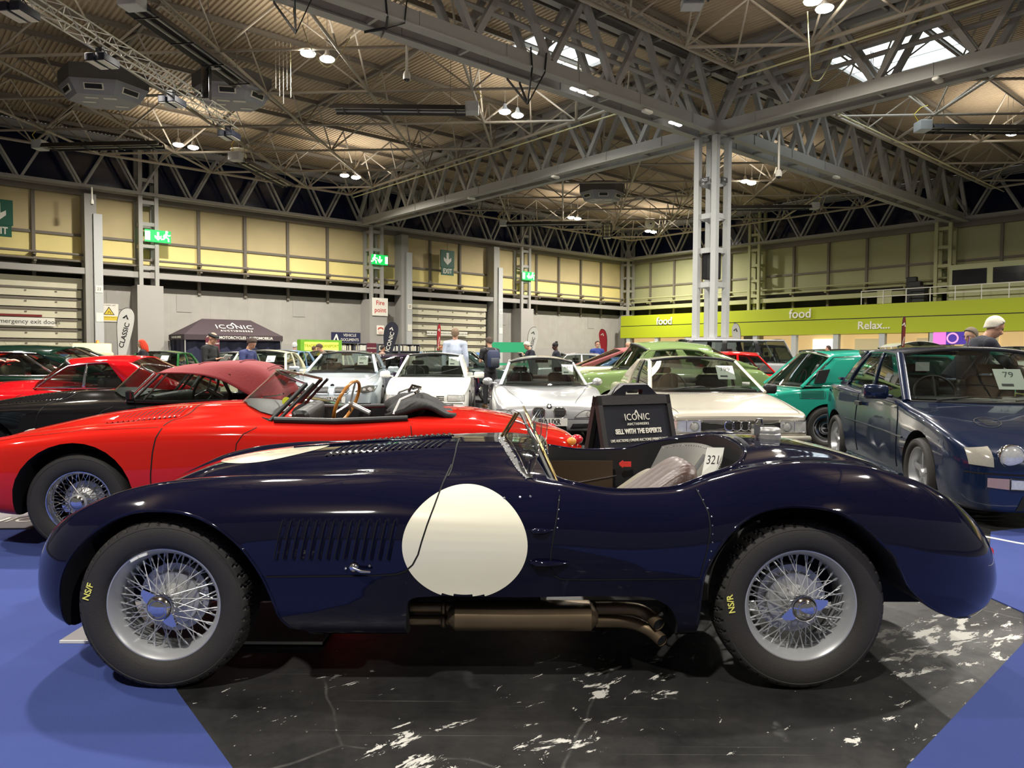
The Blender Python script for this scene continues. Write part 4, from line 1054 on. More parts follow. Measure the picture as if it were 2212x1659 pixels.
def lot_card(c, p, s, size=.21, tilt=.55, yaw=0.0, label='', tall=1.05, txt=True):
    """card on a windscreen; p in car coordinates"""
    M_ = c.e.matrix_basis
    k = empty('lot_card', (0,0,0), 0, label, 'card', 'lot cards in windscreens'); k.matrix_world = M_ @ Matrix.Translation(p)
    F_ = FR((0,0,0), (yaw,-1,0), (tilt,0,1)); q = MB(); q.M = F_; q.cbox((0,0,0), (size,size*tall,.003)); q.build('card', M_white, k, 0)
    if txt: text(s, size*.40, F_ @ Matrix.Translation((0,size*.22,.003)), pm('card_grey', srgb(96,96,96), .6) if 'card_grey' not in bpy.data.materials else bpy.data.materials['card_grey'], k, ext=.0004)
    q = MB(); q.M = F_; q.cbox((-size*.14,-size*.3,.003), (size*.42,size*.12,.002)); q.build('logo_bar', pm('card_bar', srgb(70,70,80), .6) if 'card_bar' not in bpy.data.materials else bpy.data.materials['card_bar'], k, 0)
    return k
def wiper(c, pts, nm='wiper'):
    MB().path(pts, .008, 6).build(nm, M_black, c.e, 60)
def mirrors(c, x, w, z, mat, d=(.10,.18,.12), stalk=.07, shape='box'):
    for sg in (-1, 1):
        y = sg*(w+stalk+d[1]/2); m = MB()
        if shape == 'box': m.rbox((x-d[0]/2, y-d[1]/2, z-d[2]/2), (x+d[0]/2, y+d[1]/2, z+d[2]/2), .04, 4, axis=1)
        else: m.sphere((x, y, z), .5, 16, 10, (d[0], d[1], d[2]))
        m.tube((x, sg*(w-.02), z-d[2]*.3), (x, y, z-d[2]*.15), .016, 8)
        m.build('door_mirror', mat, c.e, 45)
def lampring(c, v, z, r, nm='headlamp', mode='front', lens=None, ring=M_chrome, dome=.5, off=.012):
    h = c.S.front(v, z, 0)
    if not h: return
    p = h[0]; m = MB(); F_ = FR((p.x-off, p.y, p.z), (0,-1,0), (0,0,1))
    m.lathe([(r*1.0,-.05),(r*1.08,0),(r*1.0,.012),(r*.94,.006)], 28, F_); m.build('lamp_rim', ring, c.e, 50)
    m = MB(); m.lathe([(.001,r*.35*dome+.004),(r*.5,r*.28*dome+.004),(r*.8,r*.14*dome+.003),(r*.95,.0)], 28, F_); m.build(nm, lens or M_lens, c.e, 60)

# ================================================================ E-types
EC = lambda x, pts: (x, pts)
def etype_st():
    return [
 (0.00,[(0,.50),(.06,.50),(.12,.50),(.15,.515),(.15,.53),(.13,.54),(.10,.55),(.06,.55),(.03,.552),(0,.552)]),
 (0.03,[(0,.42),(.15,.42),(.28,.43),(.34,.48),(.34,.54),(.30,.58),(.24,.60),(.15,.605),(.08,.605),(0,.605)]),
 (0.12,[(0,.33),(.25,.33),(.44,.34),(.52,.43),(.52,.54),(.48,.62),(.38,.655),(.25,.65),(.12,.645),(0,.645)]),
 (0.35,[(0,.26),(.35,.26),(.62,.27),(.70,.40),(.70,.56),(.66,.67),(.54,.715),(.36,.70),(.18,.715),(0,.72)]),
 (0.65,[(0,.24),(.4,.24),(.72,.25),(.785,.40),(.79,.58),(.75,.71),(.62,.765),(.42,.755),(.22,.785),(0,.795)]),
 (0.95,[(0,.23),(.4,.23),(.74,.24),(.815,.40),(.82,.60),(.775,.745),(.65,.80),(.44,.80),(.24,.845),(0,.858)]),
 (1.40,[(0,.22),(.4,.22),(.74,.23),(.82,.40),(.825,.60),(.78,.77),(.66,.828),(.46,.845),(.26,.900),(0,.915)]),
 (1.90,[(0,.21),(.4,.21),(.74,.22),(.82,.40),(.828,.60),(.79,.775),(.68,.835),(.50,.88),(.30,.925),(0,.94)]),
 (2.25,[(0,.21),(.4,.21),(.74,.22),(.82,.40),(.828,.60),(.79,.76),(.70,.82),(.54,.865),(.30,.895),(0,.905)]),
 (2.70,[(0,.21),(.4,.21),(.74,.22),(.82,.40),(.828,.60),(.79,.75),(.71,.81),(.56,.83),(.30,.84),(0,.84)]),
 (3.15,[(0,.22),(.4,.22),(.74,.23),(.82,.42),(.83,.62),(.79,.77),(.70,.825),(.55,.845),(.30,.865),(0,.87)]),
 (3.50,[(0,.24),(.4,.24),(.74,.25),(.81,.45),(.82,.65),(.77,.78),(.66,.825),(.50,.85),(.28,.872),(0,.878)]),
 (3.85,[(0,.28),(.4,.28),(.70,.30),(.77,.46),(.77,.63),(.71,.75),(.60,.775),(.45,.805),(.24,.826),(0,.832)]),
 (4.15,[(0,.34),(.35,.34),(.60,.36),(.67,.47),(.67,.59),(.62,.69),(.52,.715),(.38,.735),(.2,.745),(0,.75)]),
 (4.36,[(0,.42),(.25,.42),(.45,.43),(.52,.50),(.52,.57),(.48,.63),(.40,.665),(.29,.68),(.15,.69),(0,.69)]),
 (4.44,[(0,.49),(.12,.49),(.26,.50),(.32,.53),(.32,.56),(.30,.58),(.24,.60),(.16,.61),(.08,.61),(0,.61)])]
def etype(loc, rz, label, mat, kind, detail=2, wheels=True):
    """loc = point of the floor under the near front wheel"""
    ck = []
    if kind != 'coupe':
        q = MB(); pl = smooth_poly([(2.28,-.35),(2.30,-.52),(2.42,-.60),(2.8,-.64),(3.1,-.60),(3.2,-.48),(3.24,-.25),(3.24,.25),(3.2,.48),(3.1,.60),(2.8,.64),(2.42,.60),(2.30,.52),(2.28,.35),(2.28,-.35)], 3)[:-1]
        q.prism(pl, .35, 2, axis=2); ck.append(q)
    c = build_car('sports_car', (0,0), rz, label, mat, etype_st(), (.97,3.41), .32, .165, .20, 'wire', None, .64, 1.16, .38, detail, cuts=ck, wheels=wheels, nu=120, archz=.345, sub=6)
    off = Matrix.Rotation(rz, 3, 'Z') @ V((.97,-.70,0)); c.e.location = (loc[0]-off.x, loc[1]-off.y, 0)
    S = c.S; e = c.e
    S.line([(1.55,.93),(1.52,.84),(1.50,.78)], .006, 'side', .0025, .02)
    S.line([(1.62,.15),(1.60,.40),(1.53,.60),(1.50,.72)], .008, 'top', .0025, .02).build('bonnet_gap', M_gap, c.body, 180)
    S.line([(1.50,.80),(1.475,.74),(1.46,.65),(1.45,.5),(1.45,.3)], .008, 'side', .0025, .02).build('bonnet_gap', M_gap, c.body, 180)
    S.line([(2.10,.80),(2.02,.76),(1.98,.70),(1.97,.6),(1.97,.4)], .006, 'side', .0025, .02).build('door_gap', M_gap, c.body, 180)
    S.line([(3.12,.80),(3.13,.70),(3.12,.6),(3.08,.4)], .006, 'side', .0025, .02).build('door_gap', M_gap, c.body, 180)
    S.line([(.15,.655),(.6,.742),(1.0,.788),(1.48,.805)], .005, 'side', .003, .03).build('bonnet_seam', M_chrome, c.body, 180)
    for i in range(14):
        for sg in (1,-1):
            a = (1.06+i*.034, sg*.50); b = (1.11+i*.034, sg*.28)
            S.line([a, b], .017, 'top', .003, .03, raised=.0).build('bonnet_louvre', M_gap, c.body, 180)
            S.line([(a[0]+.016,a[1]), (b[0]+.016,b[1])], .013, 'top', .002, .03, raised=.011).build('bonnet_louvre', mat, c.body, 180)
    # chromed nose bar, tail lamps and bumpers
    S.patch(lambda r, t: (r*.26*math.cos(t), .52+r*.07*math.sin(t)), 'front', .003, 5, 30).build('nose_intake', M_black, e, 60)
    for sg in (-1, 1):
        for x0, x1, z in ((.16,.45,.47),(4.10,4.36,.58)):
            P = []
            for x in np.linspace(x0, x1, 8):
                h = S.side(x, z, .02, far=sg == 1)
                if h: P.append(h[0])
            if len(P) > 2: MB().path(P, .028, 8, flat=.7).build('bumper', M_chrome, e, 50)
        MB().sphere((4.37, sg*.47, .66), .042, 14, 8, (1.1,1.3,.9)).build('tail_lamp', M_redl, e, 60)
        MB().sphere((4.31, sg*.55, .655), .034, 14, 8, (1.1,1,.9)).build('indicator', M_amber, e, 60)
        MB().tube((4.42, sg*.40, .47), (4.44, sg*.38, .60), .045, 12).build('bumper_overrider', M_chrome, e, 50)
        hh = S.front(-sg*.50, .60, 0)
        if hh: MB().sphere(hh[0]+V((.05,0,0)), .10, 18, 10, (1.1,.9,.9)).build('headlamp', M_lens, e, 60)
    # screen
    if kind != 'coupe':
        S.poly([(2.26,-.30),(2.24,-.46),(2.17,-.57),(2.08,-.50),(1.97,-.35),(1.89,-.12),(1.89,.12),(1.97,.35),(2.08,.50),(2.17,.57),(2.24,.46),(2.26,.30)], 'top', .010, 6, 5).build('dash_top', M_black, e, 60)
    bf = V((2.17,-.66,.835)); tf = V((2.40,-.55,1.10 if kind != 'open' else 1.085))
    rows = []
    for j in range(7):
        t = j/6; p = bf.lerp(tf, t); rows.append([(p.x-.36*(1-s*s)*(1-.22*t), p.y*-s, p.z+.05*(1-s*s)*(1)+(.035*(1-s*s)*t)) for s in np.linspace(-1,1,17)])
    if kind != 'coupe':
        MB().grid(rows).build('windscreen', M_glass if kind=='soft' else M_clear, e, 180)
        MB().path(rows[-1], .010, 8).build('windscreen_frame', M_chrome, e, 60)
        MB().path(rows[0], .014, 8).build('windscreen_seal', M_chrome, e, 60)
        for sg in (1,-1):
            MB().path([V((p.x, p.y*sg, p.z)) for p in (bf, tf)], .016, 8).build('windscreen_pillar', M_chrome if kind == 'soft' else M_black, e, 60)
            MB().path([V((p.x+.05, p.y*sg, p.z-.0)) for p in (bf, tf)], .013, 8).build('windscreen_pillar', M_black, e, 60)
            MB().path([V((2.20, sg*.685, .845)), V((2.6, sg*.70, .832)), V((3.10, sg*.68, .845))], .022, 8, flat=1.0).build('door_capping', M_black if kind != 'soft' else mat, e, 50)
    return c
M_red = paint('etype_red', srgb(196,30,22), rough=.2); M_red2 = paint('coupe_red', srgb(186,14,22), rough=.2)
M_blk = paint('black_paint', (0.006,0.006,0.007), rough=.15)
TH = R(9)
r1 = etype((-2.83,4.82), TH, 'bright red open roadster behind the navy racing car, hood folded down', M_red, 'open')
M_wood = pm('wood_rim', srgb(186,120,48), .25, vary=.2, scale=20, coat=.6)
def wheel_in(c, x, y, z, r, mat, tilt=-66):
    F_ = Matrix.Translation((x, y, z)) @ Matrix.Rotation(R(-20), 4, 'Z') @ Matrix.Rotation(R(tilt), 4, 'Y')
    pts = [F_ @ V((r*math.cos(t), r*math.sin(t), 0)) for t in np.linspace(0, 2*PI, 33)[:-1]]
    w_ = MB().path(pts, .014, 8, closed=True).build('steering_wheel', mat, c.e, 50)
    m = MB()
    for t in (0, 2.1, 4.2): m.path([F_ @ V((0,0,-.03)), F_ @ V((r*math.cos(t), r*math.sin(t), 0))], .010, 6)
    m.path([F_ @ V((0,0,-.02)), F_ @ V((0,0,-.22))], .022, 8); m.build('wheel_spokes', M_alu, w_, 50)
wheel_in(r1, 2.62, .34, .90, .19, M_wood)
MB().rbox((2.30,-.60,.74),(2.42,.60,.90), .04, 4, axis=1).build('dashboard', M_black, r1.e)
for sg in (-1,1):
    m = MB(); m.rbox((2.98,sg*.30-.22,.35),(3.12,sg*.30+.22,.80), .06, 4); m.build('seat', M_seat, r1.e, 50)
# folded hood: crumpled black cloth with frame
def lump(name, pts, mat, parent, thick=.03):
    m = MB(); m.grid(pts); o = m.build(name, mat, parent, 70); md = o.modifiers.new('s','SOLIDIFY'); md.thickness = thick
    return o
M_cloth = pm('hood_cloth_black', (0.012,0.012,0.013), .85, bump=.3, scale=10)
rr_ = []
for i, x in enumerate(np.linspace(2.98,3.46,13)):
    t = i/12; row = []
    for k in range(21):
        a = -1+2*k/20; wv = .012*math.sin(9*a+5*t)+.012*math.sin(17*a+9*t)
        row.append((x+.05*abs(a)**2*(-1)+.03*math.sin(6*a), a*.60, .865+.11*math.sin(PI*min(1,t*1.15))**.8*(1-.45*abs(a)**3)+wv))
    rr_.append(row)
lump('folded_hood', rr_, M_cloth, r1.e)
for sg in (-1,1): MB().path([V((3.00,sg*.60,.87)), V((3.05,sg*.55,.97)), V((3.15,sg*.50,1.01))], .010, 6).build('hood_frame', M_alu, r1.e, 50)
m = MB(); m.path([V((3.16+.10*math.sin(t)*.5, .34*math.cos(t)+.05, 1.005+.02*math.sin(t))) for t in np.linspace(0, PI, 12)], .012, 6); m.path([(3.12,.0,1.0),(3.15,.04,1.05),(3.22,.06,1.03)], .012, 6); m.build('hood_header_rail', M_chrome, r1.e, 50)
MB().tube((2.27,-.60,.965),(2.272,-.606,.965),.030,16).build('screen_sticker', pm('sticker_yellow', srgb(214,220,60), .5), r1.e, 50)
MB().path([(1.95,.30,.945),(2.1,.05,.97),(2.2,-.25,1.0)], .006, 6).build('wiper', M_chrome, r1.e)

r2 = etype((-4.80,6.72), R(7), 'black roadster with raised burgundy fabric hood, between two red cars', M_blk, 'soft', wheels=True)
M_burg = pm('hood_burgundy', srgb(128,46,50), .85, bump=.2, scale=6, vary=.05)
def softtop(c, mat, zt=1.215):
    rows = []
    xs = [2.42,2.54,2.76,2.98,3.15,3.30,3.42,3.52,3.60]
    top = [1.150,1.185,1.205,1.230,1.228,1.215,1.170,1.05,.90]; sidez = [1.11,1.115,1.11,1.07,.98,.88,.86,.855,.85]; wt = [.53,.55,.56,.57,.58,.60,.60,.58,.54]
    for x, zt_, zs, w_ in zip(xs, top, sidez, wt):
        row = []
        for k in range(25):
            a = -1+2*k/24; b = abs(a)
            if b < .72: y = a/.72*w_*.86; z = zt_-.035*(b/.72)**2.5
            else: q = (b-.72)/.28; y = math.copysign(w_*(.86+.20*q**.8), a); z = (zt_-.035)*(1-q)+zs*q if q < 1 else zs
            row.append((x, y, z))
        rows.append(row)
    m = MB(); m.grid(rows); o = m.build('soft_top', mat, c.e, 60)
    sb = o.modifiers.new('u','SUBSURF'); sb.levels = 1; sb.render_levels = 1; md = o.modifiers.new('s','SOLIDIFY'); md.thickness = .012
    for k in (2,4,6): MB().path([V(p)+V((0,0,.006)) for p in rows[k][5:20]], .005, 6).build('hood_seam', mat, o, 60)
    MB().path([V(rows[i][24])+V((0,.004,0)) for i in range(6)], .008, 6).build('hood_edge', mat, o, 60)
    rw = MB().grid([[(3.545-.06*(1-s*s)*0+.0, s*.34, z) for s in np.linspace(-1,1,9)] for z in np.linspace(.98,1.13,4)])
    rw = MB(); rw.rbox((3.44,-.36,.985),(3.60,.36,1.125), .06, 4, axis=0); rw.build('rear_window', M_glassd, c.e, 60)
softtop(r2, M_burg)
for sg in (-1,1):
    MB().grid([[V((x, sg*(.665-.10*t), .85+(1.10-.85)*t)) for x in (2.22+.30*t, 3.10)] for t in np.linspace(0,1,4)]).build('side_window', M_glass, r2.e, 180)
    MB().path([(2.34,sg*.66,.86),(2.52,sg*.57,1.10)], .010, 6).build('quarterlight_frame', M_chrome, r2.e)
    MB().path([(3.05,sg*.30,.85),(3.00,sg*.52,1.08)], .018, 6).build('hood_frame', M_black, r2.e)
MB().rbox((2.22,-.80,.86),(2.28,-.72,.95), .02, 3).build('door_mirror', M_blackgl, r2.e); MB().tube((2.27,-.76,.90),(2.28,-.70,.83),.01,6).build('mirror_stalk', M_black, r2.e)
wheel_in(r2, 2.62, .34, .92, .19, M_black)
MB().rbox((2.30,-.60,.74),(2.42,.60,.90), .04, 4, axis=1).build('dashboard', M_black, r2.e)

r3 = etype((-7.05,8.95), R(5), 'red fastback coupe behind the black roadster with burgundy hood', M_red2, 'coupe')
gh = dict(bf=(2.17,.66,.86), tf=(2.52,.54,1.14), tr=(3.25,.56,1.17), br=(4.05,.60,.84), crown=.085, arch=.03, bow=.30, bowr=.05, pillars=[(.30,.02,M_chrome)], cpil=.38, cpilb=.42, chrome=True, pw=.022, amat=M_chrome)
greenhouse(r3, gh, M_red2, M_glass, M_red2)
# ================================================================ front facing cars (local x from nose to tail; rz=+90deg puts the nose towards the camera)
def front_rect(c, pts, nm, mat, off=.004, nu=5, parent=None, sub=4):
    return c.S.poly(pts, 'front', off, nu, sub).build(nm, mat, parent or c.e, 60)
def mirror_pts(p): return [(-a, b) for a, b in p][::-1]
def outline(c, pts, r, nm, mat, mode='front', off=.006, parent=None):
    P = []
    for a, b in zip(pts, pts[1:]+pts[:1]):
        for i in range(5):
            h = getattr(c.S, mode)(a[0]+(b[0]-a[0])*i/5, a[1]+(b[1]-a[1])*i/5, off)
            if h: P.append(h[0])
    if len(P) > 3: MB().path(P, r, 6, closed=True).build(nm, mat, parent or c.e, 60)
def slats(c, v0, v1, z0, z1, n, mat, w=.006, off=.008, vert=False, nm='grille_bar'):
    m = MB()
    for i in range(n):
        t = (i+.5)/n
        ln = [(v0, z0+(z1-z0)*t), (v1, z0+(z1-z0)*t)] if not vert else [(v0+(v1-v0)*t, z0), (v0+(v1-v0)*t, z1)]
        q = c.S.line(ln, w, 'front', off, .06); m.add(q.v, q.f)
    return m.build(nm, mat, c.e, 60)
M_silv = paint('silver_metallic', srgb(196,198,200), .55, .28)
M_silvb = paint('ice_silver', srgb(178,190,198), .45, .28)
M_whitep = paint('white_paint', srgb(236,236,228), rough=.25)
M_champ = paint('champagne_metallic', srgb(206,200,184), .35, .3)
M_teal = paint('teal_paint', srgb(38,142,122), rough=.25)
M_cos = paint('deep_blue_metallic', (0.004,0.013,0.045), .25, .22)
M_olive = paint('olive_green_paint', srgb(116,138,88), rough=.3)
M_dkgreen = paint('dark_green_paint', srgb(10,34,26), rough=.2)
M_ggrey = paint('grey_green_paint', srgb(48,62,58), rough=.3)
M_creamc = paint('cream_car_paint', srgb(226,222,192), rough=.25)
M_cf = pm('carbon_roof', srgb(70,66,58), .25, coat=.8)
M_grl = pm('grille_black', (.012,.012,.012), .5)

# ---- silver fastback coupe with round mirrors (centre)
def z3():
    st = [(0.0, sec(.50,.26,.46,.50)),(.03, sec(.66,.22,.52,.56,bulge=.0)),(.12,sec(.745,.19,.575,.60,rnd=.14)),(.35,sec(.81,.18,.66,.655,bulge=.012)),(.65,sec(.845,.18,.73,.70,bulge=.02)),(1.0,sec(.85,.18,.775,.755,bulge=.02)),(1.45,sec(.85,.18,.80,.81,bulge=.0)),(1.75,sec(.845,.18,.81,.83)),(2.6,sec(.85,.18,.82,.84)),(3.3,sec(.85,.2,.84,.86)),(3.8,sec(.80,.25,.80,.84)),(4.0,sec(.6,.35,.62,.66))]
    c = build_car('coupe_car', (.54,10.65), R(91), 'silver coupe with round door mirrors and twin oval grille, behind the folding sign', M_silv, st, (.78,3.2), .31,.22,.22,'five',
      dict(bf=(1.45,.70,.82),tf=(2.15,.545,1.17),tr=(3.05,.52,1.19),br=(3.75,.62,.86),crown=.085,arch=.03,bow=.28,bowr=.12,pillars=[(.42,.04,M_black)],cpil=.3,cpilb=.34,pw=.03,seat=pm('seat_oxblood', srgb(58,30,30), .6)), .74, detail=1)
    S = c.S
    for sg in (1,-1):
        k = [(sg*.07,.395),(sg*.20,.395),(sg*.245,.44),(sg*.235,.515),(sg*.20,.535),(sg*.09,.535),(sg*.06,.51)]
        front_rect(c, k, 'kidney_grille', M_grl, .004); outline(c, k, .009, 'grille_surround', M_chrome)
        slats(c, sg*.075, sg*.235, .40,.53, 8, M_chrome, .005, .008, True)
        h = [(sg*.36,.395),(sg*.745,.405),(sg*.755,.50),(sg*.52,.505),(sg*.44,.47)]
        front_rect(c, h, 'headlamp', M_lens, .006); outline(c, h, .005, 'lamp_seal', M_black)
        lampring(c, sg*.58,.45,.045,'lamp_reflector')
        S.line([(.10,sg*.38),(.25,sg*.42),(.7,sg*.57),(1.15,sg*.68),(1.45,sg*.735)], .006, 'top', .003, .03).build('bonnet_gap', M_gap, c.body, 180)
        front_rect(c, [(sg*.30,.235),(sg*.62,.245),(sg*.60,.315),(sg*.34,.31)], 'bumper_intake', M_void, .004)
    S.line([(.72,.375),(-.72,.375)], .006, 'front', .003,.04).build('bumper_gap', M_gap, c.body, 180)
    front_rect(c, [(-.26,.205),(.26,.205),(.24,.30),(-.24,.30)], 'bumper_intake', M_void, .004)
    plate(c, -.03,.335,'P10 UXR')
    h_ = S.front(0,.56,0)[0]; MB().lathe([(.001,.012),(.03,.012),(.04,.006),(.042,0)],24,FR(h_,(0,-1,0),(.6,0,1))).build('bonnet_badge', M_blackgl, c.e); MB().lathe([(.001,.0135),(.012,.0132),(.026,.0128)],4,FR(h_,(0,-1,0),(.6,0,1))).build('badge_quarters', M_white, c.e)
    mirrors(c, 1.72,.78,.86, M_silv, (.12,.17,.13),.05,'round')
    wiper(c, [(1.22,-.5,.865),(1.26,-.1,.872),(1.24,.1,.868)]); wiper(c, [(1.24,.05,.868),(1.30,.4,.868),(1.38,.6,.86)])
    lot_card(c, (1.78,-.42,1.06), '681', .19, .7, label='white lot card numbered 681 in the silver coupe windscreen')
    return c
z3()
# ---- white hatchback
def bx():
    st = [(0.0, sec(.60,.24,.50,.54)),(.02,sec(.66,.2,.58,.60)),(.10,sec(.72,.19,.62,.635,rnd=.06)),(.6,sec(.78,.19,.74,.755,rnd=.08)),(1.2,sec(.80,.19,.84,.865,rnd=.08)),(1.5,sec(.80,.19,.86,.89)),(2.8,sec(.80,.2,.88,.9)),(3.8,sec(.79,.25,.9,.92)),(4.05,sec(.75,.3,.8,.85)),(4.15,sec(.6,.35,.7,.7))]
    c = build_car('hatchback_car', (-1.56,13.3), R(91.5), 'white square-edged hatchback in the middle row, beside the silver-blue saloon', M_whitep, st, (.72,3.25), .30,.18,.2,'disc',
      dict(bf=(1.25,.68,.87),tf=(2.0,.53,1.275),tr=(3.1,.53,1.29),br=(3.95,.60,.93),crown=.05,arch=.02,bow=.10,bowr=.05,pillars=[(.38,.04,None),(.7,.03,None)],cpil=.12,pw=.03,headrest=1), .71, detail=1)
    for sg in (1,-1):
        h = [(sg*.40,.46),(sg*.70,.46),(sg*.70,.565),(sg*.40,.57)]
        front_rect(c, h, 'headlamp', M_lens, .006); outline(c, h, .004, 'lamp_seal', M_black)
        c.S.line([(.10,sg*.62),(.7,sg*.66),(1.25,sg*.70)], .005,'top',.003,.04).build('bonnet_gap', M_gap, c.body, 180)
    front_rect(c, [(-.37,.46),(.37,.46),(.37,.565),(-.37,.565)], 'grille_panel', M_whitep, .008)
    for k in range(3): front_rect(c, [(-.34,.475+.03*k),(-.20,.475+.03*k),(-.20,.49+.03*k),(-.34,.49+.03*k)], 'grille_slot', M_void, .012, 2); front_rect(c, [(.20,.475+.03*k),(.34,.475+.03*k),(.34,.49+.03*k),(.20,.49+.03*k)], 'grille_slot', M_void, .012, 2)
    MB().rbox((-.05,-.70,.36),(.06,.70,.44), .03, 3, axis=1).build('bumper', M_whitep, c.e, 50); MB().rbox((-.055,-.68,.42),(.0,.68,.435), .008, 2, axis=1).build('bumper_strip', M_grl, c.e, 50)
    MB().rbox((-.03,-.6,.24),(.06,.6,.35), .03, 3, axis=1).build('lower_grille', M_void, c.e, 50)
    mirrors(c, 1.55,.80,.90, M_whitep, (.10,.20,.13),.04)
    wiper(c, [(1.17,.05,.895),(1.36,-.35,.985),(1.46,-.52,1.03)], 'wiper'); MB().path([(2.25,0,1.345),(2.27,0,1.48)], .008, 6).build('aerial', M_black, c.e)
    lot_card(c, (1.78,-.42,1.165), '824', .21, .75, label='white lot card numbered 824 in the white hatchback windscreen')
bx()
# ---- silver-blue saloon coupe with dark roof
def m3():
    st = [(0.0, sec(.55,.22,.56,.60)),(.04,sec(.70,.18,.62,.655)),(.16,sec(.80,.17,.69,.72,rnd=.14)),(.5,sec(.875,.17,.77,.80,bulge=.01)),(.9,sec(.89,.17,.83,.87,bulge=.01)),(1.35,sec(.89,.17,.885,.935)),(1.8,sec(.88,.17,.91,.95)),(3.0,sec(.88,.2,.94,.96)),(4.0,sec(.87,.25,.95,.99)),(4.35,sec(.83,.3,.9,.95)),(4.5,sec(.6,.4,.7,.72))]
    c = build_car('saloon_car', (-3.36,13.75), R(95), 'ice-silver saloon with dark roof and two-part oval grille', M_silvb, st, (.82,3.55), .33,.23,.24,'five',
      dict(bf=(1.42,.70,.945),tf=(2.25,.545,1.29),tr=(3.3,.54,1.30),br=(4.05,.64,1.0),crown=.06,arch=.03,bow=.16,bowr=.1,pillars=[(.42,.04,M_black)],cpil=.2,pw=.035), .78, detail=1, roofmat=M_cf)
    for sg in (1,-1):
        k = [(sg*.055,.555),(sg*.28,.56),(sg*.34,.62),(sg*.33,.685),(sg*.08,.69),(sg*.045,.66)]
        front_rect(c, k, 'oval_grille', M_grl, .004); outline(c, k, .011, 'grille_surround', M_silvb); slats(c, sg*.06, sg*.32,.57,.68,12,M_alu,.004,.008,True)
        h = [(sg*.44,.60),(sg*.60,.575),(sg*.78,.61),(sg*.82,.70),(sg*.66,.705),(sg*.54,.67)]
        front_rect(c, h, 'headlamp', pm('lamp_smoke', srgb(90,90,84), .1, .5, 1, vary=.4, scale=40), .006); outline(c, h, .005, 'lamp_seal', M_black); lampring(c, sg*.70,.645,.05,'lamp_reflector'); lampring(c, sg*.60,.635,.04,'lamp_reflector')
        front_rect(c, [(sg*.44,.24),(sg*.76,.27),(sg*.72,.39),(sg*.48,.39)], 'bumper_intake', M_void, .004)
        c.S.line([(.16,sg*.46),(.5,sg*.60),(1.0,sg*.70),(1.4,sg*.76)], .006,'top',.003,.03).build('bonnet_gap', M_gap, c.body, 180)
    front_rect(c, [(-.34,.22),(.34,.22),(.38,.38),(-.38,.38)], 'bumper_intake', M_void, .004)
    p_ = plate(c, -.03,.455,'HK57 WZJ')
    h_ = c.S.front(0,.71,0)
    if h_: MB().lathe([(.001,.012),(.03,.012),(.042,0)],20,FR(h_[0],(0,-1,0),(.6,0,1))).build('bonnet_badge', M_blackgl, c.e)
    mirrors(c, 1.75,.86,.985, M_silvb, (.12,.22,.13),.05)
    lot_card(c, (2.0,-.36,1.17), '800', .215, .7, label='white lot card in the ice-silver saloon windscreen', txt=True)
m3()
